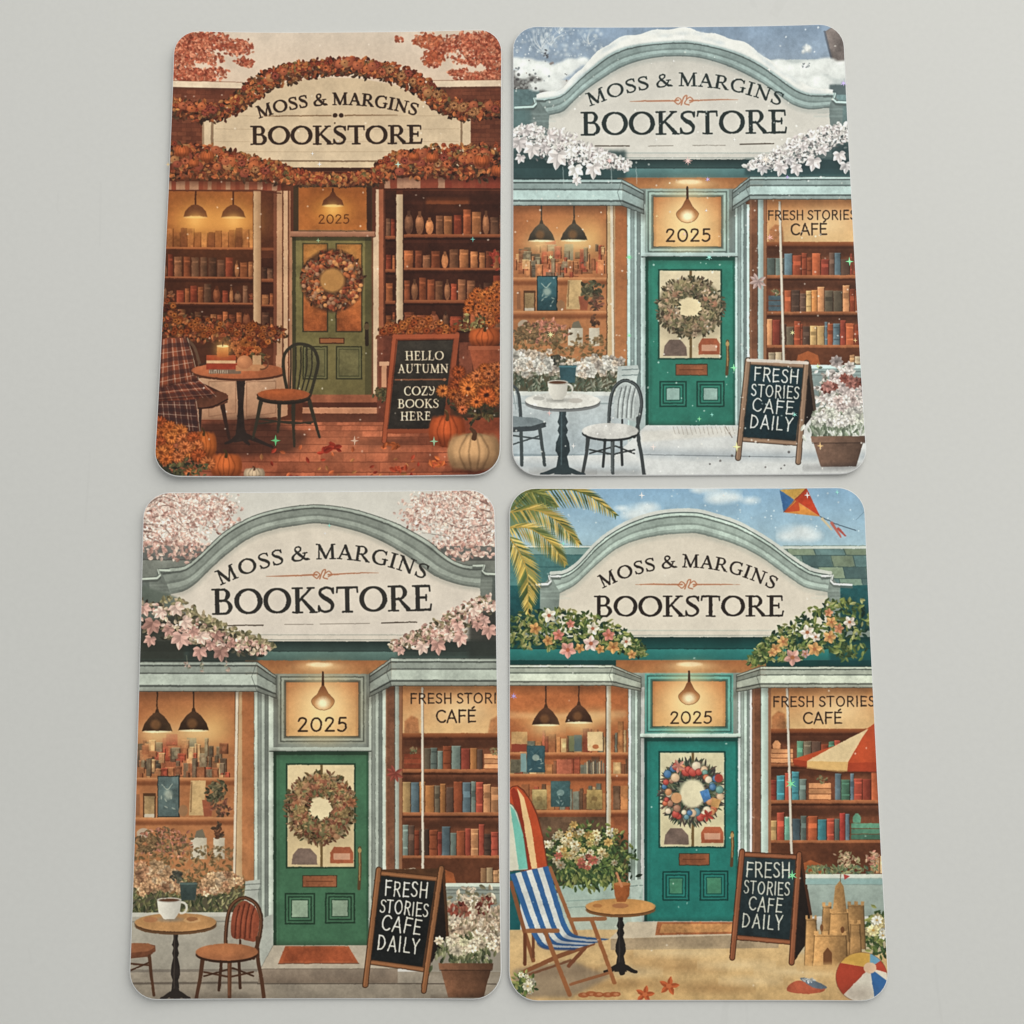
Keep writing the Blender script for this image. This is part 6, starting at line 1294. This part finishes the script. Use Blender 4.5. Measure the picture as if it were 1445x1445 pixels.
    def plaid(P, u0, u1, v0, v1, base, k):
        base = np.asarray(base, float); c.p(P, base, tex=.14, g=(base * .8, 'y'))
        P = np.asarray(P, float); lo, hi = P.min(0), P.max(0)
        g = lambda s_, t_: tuple(np.asarray(u0) * (1 - s_) * (1 - t_) + np.asarray(u1) * s_ * (1 - t_) + np.asarray(v0) * (1 - s_) * t_ + np.asarray(v1) * s_ * t_)
        for q in (.14, .42, .7, .94): c.l([g(q, 0), g(q, .5), g(q, 1)], 26 * k, (58, 40, 42), .5); c.l([g(q + .1, 0), g(q + .1, 1)], 5 * k, (206, 186, 168), .6); c.l([g(q - .06, 0), g(q - .06, 1)], 4 * k, (170, 150, 138), .5)
        for q in (.16, .46, .76): c.l([g(0, q), g(.5, q - .03), g(1, q)], 26 * k, (54, 38, 40), .5); c.l([g(0, q + .12), g(1, q + .12)], 4 * k, (204, 184, 166), .55)
    plaid([(60, 900), (310, 880), (335, 1000), (338, 1100), (240, 1112), (60, 1060)], (60, 890), (310, 880), (80, 1070), (338, 1100), (96, 56, 46), .9)
    plaid([(60, 820), (300, 765), (400, 835), (440, 870), (330, 905), (60, 925)], (80, 800), (310, 765), (100, 920), (430, 890), (146, 72, 48), .8)
    plaid([(90, 560), (150, 538), (262, 538), (290, 620), (318, 740), (330, 790), (60, 850), (60, 570)], (90, 556), (265, 538), (60, 850), (330, 790), (158, 80, 52), 1.)
    c.l([(60, 850), (200, 815), (330, 785)], 14, (50, 30, 28), .55, soft=8); c.l([(60, 915), (300, 890), (430, 880)], 12, (44, 26, 24), .6, soft=8)
    # table, books, candle, cups
    I = (50, 40, 36); c.p([(562, 770), (618, 770), (606, 950), (614, 1080), (640, 1150), (550, 1165), (566, 1080), (574, 950)], I, tex=.2)
    for e in ((500, 1170), (640, 1175), (780, 1190)): c.l([(590, 1110), ((590 + e[0]) / 2, 1150), e], [34, 24, 14], I, sm=1)
    c.e(577, 748, 280, 46, (84, 50, 36)); c.e(577, 733, 280, 48, (164, 92, 58), tex=.15, hi=(26, 16, 10))
    blossoms(c, ('e', 640, 590, 115, 60), 24, 27, ORNG, (84, 44, 22), 11); c.leaves(('e', 700, 650, 60, 30), 30, 26, [(90, 80, 50), (120, 70, 40)])
    for ya, yb, xa, xb, col in ((640, 672, 385, 560, (164, 70, 40)), (672, 690, 385, 560, (206, 170, 130)), (690, 726, 384, 580, (150, 58, 38)), (726, 752, 400, 590, (110, 92, 78))): c.r(xa, ya, xb, yb, col, tex=.15)
    for q in range(9): c.l([(405 + q * 13, 732), (405 + q * 13, 748)], 4, (206, 196, 176), .8)
    c.glow(482, 600, 60, (250, 200, 110), .55); c.r(448, 585, 516, 650, (214, 156, 84), g=((190, 104, 50), 'y')); c.e(482, 586, 34, 8, (240, 206, 140)); c.l([(482, 586), (484, 560)], 4, (60, 40, 30)); c.r(660, 640, 712, 700, (190, 150, 110), tex=.15); c.r(560, 700, 700, 735, (180, 124, 84)); c.e(612, 682, 46, 42, (172, 112, 76), hi=(40, 30, 20)); c.e(690, 712, 46, 18, (186, 130, 88)); c.l(_arc(715, 690, 40, 34, -60, 100, 10), 9, (110, 72, 50))
    # spindle chair
    K = (56, 52, 42); c.l([(870, 860), (848, 740), (850, 640), (900, 582), (960, 572), (1025, 600), (1053, 680), (1030, 790), (1005, 880)], 19, K, sm=1)
    for xa, xb in ((890, 885), (920, 905), (950, 930), (985, 955), (1015, 980)): c.l([(xa, 590), (xa, 720), (xb, 850)], 9, K, sm=1)
    for p in (((710, 920), (690, 1020), (665, 1135)), ((820, 930), (820, 1010), (812, 1100)), ((905, 930), (905, 1050), (912, 1185)), ((1000, 910), (1030, 1020), (1062, 1130))): c.l(p, 25, K, w2=15)
    c.l([(690, 1020), (900, 1050), (1020, 1040)], 11, K); c.l([(700, 1050), (820, 1035), (1010, 1050)], 9, K); c.e(848, 895, 160, 40, (46, 40, 34)); c.e(848, 876, 158, 36, (150, 78, 44), tex=.15, hi=(40, 20, 8)); c.l(_arc(848, 878, 158, 38, 0, 180, 20), 9, (60, 48, 38))
    # corner mums and pumpkins
    c.leaves(('e', 200, 1290, 150, 100), 180, 34, [(60, 62, 44), (84, 76, 48), (48, 50, 38)], asp=.45)
    c.pumpkin(370, 1180, 76, 82, (186, 96, 40)); c.pumpkin(505, 1305, 92, 76, (184, 92, 42)); c.pumpkin(672, 1352, 62, 36, (186, 166, 140), (90, 60, 44))
    for x, y in ((110, 1050), (170, 1075), (230, 1100), (120, 1110), (180, 1140), (250, 1150), (310, 1140), (110, 1170), (160, 1210), (330, 1190), (290, 1220), (120, 1230), (220, 1255), (340, 1245), (395, 1290), (300, 1360), (260, 1195), (150, 1270)): c.mum(x, y, 44 + 8 * R.random(), ORNG[R.integers(4)], cen=(110, 54, 22))
    c.leaves(('r', 140, 1290, 390, 1400), 60, 32, [(70, 74, 50), (54, 56, 42), (100, 96, 60)], asp=.45)
    # right hand side: mums, pots, sign, pumpkins
    c.v('BR'); c.leaves(('path', [(360, 510), (480, 470), (620, 470), (790, 490)], [70, 100, 110, 70]), 160, 30, RUST, asp=.5)
    for x, y in c.pts_in(('path', [(360, 500), (480, 470), (620, 455), (790, 480)], [50, 80, 90, 60]), 64): c.mum(x, y, 20 + 8 * R.random(), np.asarray(ORNG[R.integers(4)]) * .9)
    c.r(345, 520, 440, 1040, (104, 56, 42), a=.85, tex=.2); c.r(372, 690, 402, 830, (190, 140, 108)); c.r(358, 676, 420, 700, (200, 156, 124)); c.leaves(('e', 370, 870, 40, 40), 50, 26, [(70, 70, 48), (90, 82, 54)])
    c.r(840, 560, 920, 1000, (120, 66, 48), tex=.25)
    for x, y in c.pts_in(('e', 1030, 330, 110, 110), 80): c.mum(x, y, 26 + 8 * R.random(), ORNG[R.integers(4)])
    c.leaves(('e', 930, 450, 90, 50), 70, 30, [(84, 76, 48), (110, 60, 36), (140, 130, 80)], asp=.5); c.pumpkin(995, 530, 95, 58, (186, 90, 42)); c.p([(900, 585), (1110, 585), (1090, 740), (930, 740)], (150, 78, 50), tex=.2); c.r(895, 582, 1110, 606, (164, 90, 60))
    o = ((452, 515), (828, 512), (740, 1150), (388, 1160)); W = np.array((150, 74, 46.)); slate = (58, 54, 48)
    c.p([(440, 512), (838, 508), (820, 700), (770, 1105), (400, 1110)], W * .8, tex=.15); c.p([(470, 550), (805, 545), (738, 1080), (412, 1080)], slate, g=((46, 42, 38), 'y'), tex=.25)
    c.l([(450, 520), (388, 1155)], 30, W * .7); c.l([(450, 520), (388, 1155)], 22, W * 1.08); c.l([(828, 512), (800, 760)], 28, W); c.l([(450, 526), (828, 522)], 26, W * 1.1); c.l([(415, 1094), (750, 1094)], 24, W * .95); c.l([(470, 550), (805, 545)], 5, (40, 26, 20), .8); c.l([(455, 785), (760, 783)], 8, (140, 84, 56)); c.e(752, 784, 9, 9, (160, 100, 66))
    ch = (220, 206, 180)
    for t, xa, xb, yb, h in (('HELLO', 514, 748, 668, 55), ('AUTUMN', 470, 774, 745, 53), ('COZY', 506, 696, 880, 55), ('BOOKS', 470, 718, 956, 54), ('HERE', 486, 671, 1030, 52)): c.text(t, SERIF, xa, xb, yb, yb - 2, h, ch, track=.05, wt=.98)
    c.p([(790, 950), (1130, 950), (1130, 1200), (880, 1200)], (60, 48, 36), a=.8, soft=20); c.p([(860, 1015), (1130, 1015), (1130, 1200), (890, 1200)], (140, 68, 44), tex=.2)
    c.leaves(('e', 960, 900, 180, 130), 240, 34, [(66, 64, 44), (50, 50, 38), (92, 80, 50)], asp=.45)
    for x, y in c.pts_in(('e', 950, 830, 165, 105), 44): c.mum(x, y, 42 + 8 * R.random(), np.asarray(ORNG[R.integers(4)]) * (.8 + .25 * R.random()), cen=(74, 36, 20))
    for x, y in c.pts_in(('e', 1040, 740, 60, 40), 10): c.mum(x, y, 36, ORNG[R.integers(4)])
    c.mum(1005, 880, 62, (176, 84, 34), cen=(44, 24, 18)); c.mum(895, 840, 56, (190, 104, 44), cen=(60, 30, 18)); c.mum(860, 965, 34, (176, 90, 50)); c.mum(945, 920, 44, (186, 96, 40))
    c.pumpkin(768, 1095, 108, 98, (180, 80, 38), (90, 60, 34)); c.pumpkin(930, 1222, 158, 116, (190, 150, 106), (84, 58, 40)); c.e(930, 1345, 180, 20, (70, 34, 24), .5, soft=14)
    c.leaves(('e', 710, 1285, 60, 26), 14, 46, [(190, 96, 46), (160, 70, 40)], asp=.5); c.leaves(('e', 440, 1180, 60, 14), 12, 40, [(150, 74, 36)], asp=.5); c.leaves(('e', 480, 1320, 60, 14), 10, 40, [(150, 60, 36)], asp=.5); c.leaves(('e', 1060, 60, 40, 70), 14, 34, [(160, 60, 44)], asp=.5)
    # warm haze of the lamps and a darker rim
    c.v(); c.glow(300, 300, 90, (230, 150, 70), .12); c.l([(720, 60), (720, 660)], 26, (40, 20, 14), .25, soft=24); c.l([(205, 250), (205, 670)], 20, (40, 20, 14), .3, soft=24)
    glitter(c, 90, 225, 60, 705, 660)
    finish(c, sat=.86, con=1.12, mid=140, tint=(1.02, .98, .95)); return c
CARDS['autumn']['draw'] = draw_autumn

# ---------------------------------------------------------------- the four cards
INK_GAIN = 1.16
def print_material(name, art):
    m, N, L, B = new_mat(name)
    a = np.clip(art.a / 255., 0, 1)
    h, w = a.shape[:2]
    img = bpy.data.images.new(name, w, h, alpha=False); img.colorspace_settings.name = 'sRGB'
    px = np.ones((h, w, 4), np.float32); px[..., :3] = a[::-1]
    img.pixels.foreach_set(px.ravel()); img.update(); img.pack()
    t = N.new('ShaderNodeTexImage'); t.image = img; t.interpolation = 'Cubic'; t.extension = 'EXTEND'
    uv = N.new('ShaderNodeUVMap'); uv.uv_map = 'print'; L.new(uv.outputs['UV'], t.inputs['Vector'])
    g = N.new('ShaderNodeMix'); g.data_type = 'RGBA'; g.blend_type = 'MULTIPLY'; g.inputs['Factor'].default_value = 1
    g.inputs['B'].default_value = (INK_GAIN, INK_GAIN, INK_GAIN, 1); L.new(t.outputs['Color'], g.inputs['A']); L.new(g.outputs['Result'], B.inputs['Base Color'])
    B.inputs['Roughness'].default_value = .5; B.inputs['Specular IOR Level'].default_value = .14
    tc = N.new('ShaderNodeTexCoord'); n = N.new('ShaderNodeTexNoise'); n.inputs['Scale'].default_value = 1500; n.inputs['Detail'].default_value = 2
    L.new(tc.outputs['Object'], n.inputs['Vector'])
    bp = N.new('ShaderNodeBump'); bp.inputs['Strength'].default_value = .12; bp.inputs['Distance'].default_value = .0001
    L.new(n.outputs['Fac'], bp.inputs['Height']); L.new(bp.outputs['Normal'], B.inputs['Normal'])
    return m

def paper_material():
    m, N, L, B = new_mat('white_card_stock')
    tc = N.new('ShaderNodeTexCoord'); n = N.new('ShaderNodeTexNoise'); n.inputs['Scale'].default_value = 1200; L.new(tc.outputs['Object'], n.inputs['Vector'])
    r = N.new('ShaderNodeValToRGB'); L.new(n.outputs['Fac'], r.inputs['Fac'])
    r.color_ramp.elements[0].color = (.76, .76, .74, 1); r.color_ramp.elements[1].color = (.84, .84, .82, 1)
    L.new(r.outputs['Color'], B.inputs['Base Color']); B.inputs['Roughness'].default_value = .6
    return m
PAPER = paper_material()
_star_mats = {}
def star_material(col):
    if col in _star_mats: return _star_mats[col]
    m, N, L, B = new_mat('holographic_foil')
    lw = N.new('ShaderNodeLayerWeight'); lw.inputs['Blend'].default_value = .35
    mx = N.new('ShaderNodeMix'); mx.data_type = 'RGBA'; L.new(lw.outputs['Facing'], mx.inputs['Factor'])
    mx.inputs['A'].default_value = (*col, 1); mx.inputs['B'].default_value = (col[2], col[0], col[1], 1)
    L.new(mx.outputs['Result'], B.inputs['Base Color']); B.inputs['Roughness'].default_value = .35; B.inputs['Metallic'].default_value = .15
    _star_mats[col] = m; return m

def homog(src, dst):
    A = []
    for (x, y), (u, w) in zip(src, dst):
        A.append([x, y, 1, 0, 0, 0, -u * x, -u * y, -u]); A.append([0, 0, 0, x, y, 1, -w * x, -w * y, -w])
    return np.linalg.svd(np.array(A, float))[2][-1].reshape(3, 3)
def happly(H, x, y):
    q = H @ np.array([x, y, 1.]); return q[0] / q[2], q[1] / q[2]

THICK = .00042
LAYOUT = {   # centre on the table (m), turn (deg), card outline corners in its own frame (mm): top left, top right, bottom right, bottom left
    'autumn': ((-.03394, .05092), .48, [(-31.51, 44.37), (32.37, 44.51), (31.45, -44.51), (-32.31, -44.37)], (.6, .12, .9), 'autumn bookstore picture card with orange garlands, pumpkins and hello autumn chalkboard'),
    'winter': ((.03265, .05165), .41, [(-32.19, 44.81), (32.53, 44.94), (32.62, -44.94), (-32.97, -44.81)], (.1, .1, .8), 'winter bookstore picture card with snowy arch, frosted leaves and snow-covered chairs'),
    'spring': ((-.03465, -.04093), .29, [(-32.79, 44.52), (31.73, 44.85), (32.71, -44.85), (-31.65, -44.52)], (.55, .1, .6), 'spring bookstore picture card with pink blossom trees and brown cafe chair'),
    'summer': ((.03225, -.04074), .06, [(-32.74, 45.13), (32.62, 45.2), (32.96, -45.2), (-32.85, -45.13)], (.08, .08, .6), 'summer bookstore picture card with palm leaves, kite, striped deck chair and sandcastle'),
}
RADIUS = 4.9
def lift(s, t, k):
    """gentle curl of the card: raised left edge, bottom edge and corners (m)"""
    return (k[0] * (1 - s) ** 3 + k[1] * t ** 4 + k[2] * abs(2 * s - 1) ** 3 * abs(2 * t - 1) ** 3) * .001

def card_rows(inset):
    W, H = 64.4 - 2 * inset, 89.6 - 2 * inset; r = RADIUS - inset
    ys = [r * (1 - math.cos(a)) for a in np.linspace(0, math.pi / 2, 9)]
    ys = ys + list(np.linspace(r, H - r, 26)[1:-1]) + [H - y for y in ys[::-1]]
    rows = []
    for y in ys:
        q = min(y, H - y)
        dx = r - math.sqrt(max(0, r * r - (r - q) ** 2)) if q < r else 0
        rows.append([((inset + dx + (W - 2 * dx) * i / 22.) / 64.4, (inset + y) / 89.6) for i in range(23)])
    return rows

def make_card(key):
    (cx, cy), rot, quad, curl, label = LAYOUT[key]
    q = np.array(quad) / 1000.
    root = bpy.data.objects.new('picture_card', None); scene.collection.objects.link(root)
    root.location = (cx, cy, 0); root.rotation_euler = (0, 0, math.radians(rot)); root.empty_display_size = .01
    root['label'] = label; root['category'] = 'card'; root['group'] = 'bookstore picture cards laid in two rows'
    def P(s, t, dz): 
        xy = (q[0] * (1 - s) + q[1] * s) * (1 - t) + (q[3] * (1 - s) + q[2] * s) * t
        return (xy[0], xy[1], lift(s, t, curl) + dz)
    art = CARDS[key]['draw']()
    H = homog([(0, 0), (1, 0), (1, 1), (0, 1)], CARDS[key]['corners'])
    # stock: top, rounded cut edge, underside
    rows = card_rows(0.0); n = len(rows); rin = card_rows(.10)
    verts, faces = [], []
    for lay, dz in ((rin, THICK), (rows, 0.00005)):
        for r_ in lay: verts += [P(s, t, dz) for s, t in r_]
    M = n * 23
    idx = lambda l, i, j: l * M + i * 23 + j
    for i in range(n - 1):
        for j in range(22):
            faces.append((idx(0, i, j), idx(0, i + 1, j), idx(0, i + 1, j + 1), idx(0, i, j + 1)))
            faces.append((idx(1, i, j), idx(1, i, j + 1), idx(1, i + 1, j + 1), idx(1, i + 1, j)))
    ring = [(0, j) for j in range(23)] + [(i, 22) for i in range(1, n)] + [(n - 1, j) for j in range(21, -1, -1)] + [(i, 0) for i in range(n - 2, 0, -1)]
    base = len(verts)
    for (i, j) in ring: s, t = rows[i][j]; verts.append(P(s, t, THICK * .82))
    k = len(ring)
    for a in range(k):
        b = (a + 1) % k
        faces.append((idx(0, *ring[a]), idx(0, *ring[b]), base + b, base + a)); faces.append((base + a, base + b, idx(1, *ring[b]), idx(1, *ring[a])))
    me = bpy.data.meshes.new('card_stock'); me.from_pydata(verts, [], faces); me.materials.append(PAPER); me.update()
    bmx = bmesh.new(); bmx.from_mesh(me); bmesh.ops.recalc_face_normals(bmx, faces=bmx.faces[:]); bmx.to_mesh(me); bmx.free()
    o = bpy.data.objects.new('card_stock', me); scene.collection.objects.link(o); o.parent = root
    # printed face just proud of the stock, leaving the white cut rim bare
    rows = card_rows(.16); verts, faces, uvs = [], [], []
    for r_ in rows:
        for s, t in r_:
            verts.append(P(s, t, THICK + .00002)); x, y = happly(H, s, t)
            uvs.append(((x - art.x0) * art.S / art.W, 1 - (y - art.y0) * art.S / art.H))
    for i in range(n - 1):
        for j in range(22): faces.append((i * 23 + j, (i + 1) * 23 + j, (i + 1) * 23 + j + 1, i * 23 + j + 1))
    me = bpy.data.meshes.new('printed_face'); me.from_pydata(verts, [], faces); uvl = me.uv_layers.new(name='print')
    for lp in me.loops: uvl.data[lp.index].uv = uvs[lp.vertex_index]
    for p_ in me.polygons: p_.use_smooth = True
    me.materials.append(print_material('print_' + key, art)); me.update()
    f = bpy.data.objects.new('printed_face', me); scene.collection.objects.link(f); f.parent = root
    # holographic star flakes sealed on the face
    Hi = np.linalg.inv(H)
    for x, y, size, col, pts in STARS.get(key, ()):
        s, t = happly(Hi, x, y)
        c0 = np.array(P(s, t, THICK + .00006)); R = size * .000066
        v = [(0, 0, 0)]; 
        for a in range(pts * 2):
            rr = R * (1 if a % 2 == 0 else .26) * (1 if (a // 2) % 2 == 0 else .82); an = a * math.pi / pts + math.pi / 2
            v.append((rr * math.cos(an), rr * math.sin(an), 0))
        me = bpy.data.meshes.new('star_flake'); me.from_pydata(v, [], [(0, 1 + a, 1 + (a + 1) % (pts * 2)) for a in range(pts * 2)]); me.materials.append(star_material(col)); me.update()
        so = bpy.data.objects.new('star_flake', me); scene.collection.objects.link(so); so.parent = root; so.location = c0
    return root

GRN = (.30, .95, .42); YEL = (.95, .92, .42); PNK = (.98, .62, .58); WHT = (.95, .93, .88); ORG = (.95, .60, .25); VIO = (.60, .50, .95); TEA = (.35, .9, .72); RED = (.95, .45, .40); MINT = (.62, .86, .62)
STARS = {
    'autumn': [(388, 621, 17, (.16, .62, .22), 4), (612, 622, 15, (.36, .58, .34), 4), (499.5, 621, 15, (.80, .50, .34), 4), (561, 230, 11, MINT, 4), (667, 336, 9, (.15, .5, .4), 4), (450, 230, 9, WHT, 4), (440, 215, 7, WHT, 4), (476, 197, 5, WHT, 4), (448, 338, 8, (.40, .56, .28), 4), (237, 232, 8, ORG, 4)],
    'winter': [(1081, 221, 16, (.98, .85, .72), 8), (971, 223, 15, PNK, 8), (860, 223, 12, PNK, 8), (888, 359, 12, GRN, 8), (1001, 359, 11, TEA, 6), (777, 469, 12, YEL, 8), (777, 359, 9, YEL, 6), (888, 470, 8, GRN, 6), (1200, 365, 14, GRN, 4), (1036, 516, 13, GRN, 4), (1040, 629, 15, YEL, 4), (1158, 628, 12, ORG, 4), (922, 629, 11, (.98, .85, .78), 4), (987, 589, 8, GRN, 4), (1005, 583, 7, TEA, 4), (1086, 95, 8, WHT, 4), (1191, 115, 12, VIO, 6), (1087, 331, 13, RED, 6), (999, 249, 9, VIO, 6), (1112, 246, 8, VIO, 6), (1119, 466, 9, YEL, 6), (1155, 514, 9, (.78, .92, .42), 4), (775, 581, 9, PNK, 4), (809, 628, 9, WHT, 4), (1208, 477, 8, ORG, 4), (927, 301, 7, ORG, 6), (997, 293, 6, WHT, 6), (966, 326, 7, PNK, 6), (1122, 583, 8, TEA, 6), (951, 83, 6, WHT, 4), (758, 107, 6, WHT, 4), (926, 193, 6, WHT, 4), (1037, 193, 7, WHT, 4)],
    'spring': [(463, 741, 7, TEA, 4), (457, 752, 6, WHT, 4)],
    'summer': [(906, 698, 11, WHT, 4), (1117, 1105, 17, GRN, 6), (1119, 1235, 15, GRN, 6), (1140, 698, 10, WHT, 4), (1182, 694, 8, TEA, 4), (795, 766, 8, TEA, 4), (725, 981, 10, VIO, 6), (1022, 698, 6, WHT, 4)],
}
for key in ('autumn', 'winter', 'spring', 'summer'): make_card(key)
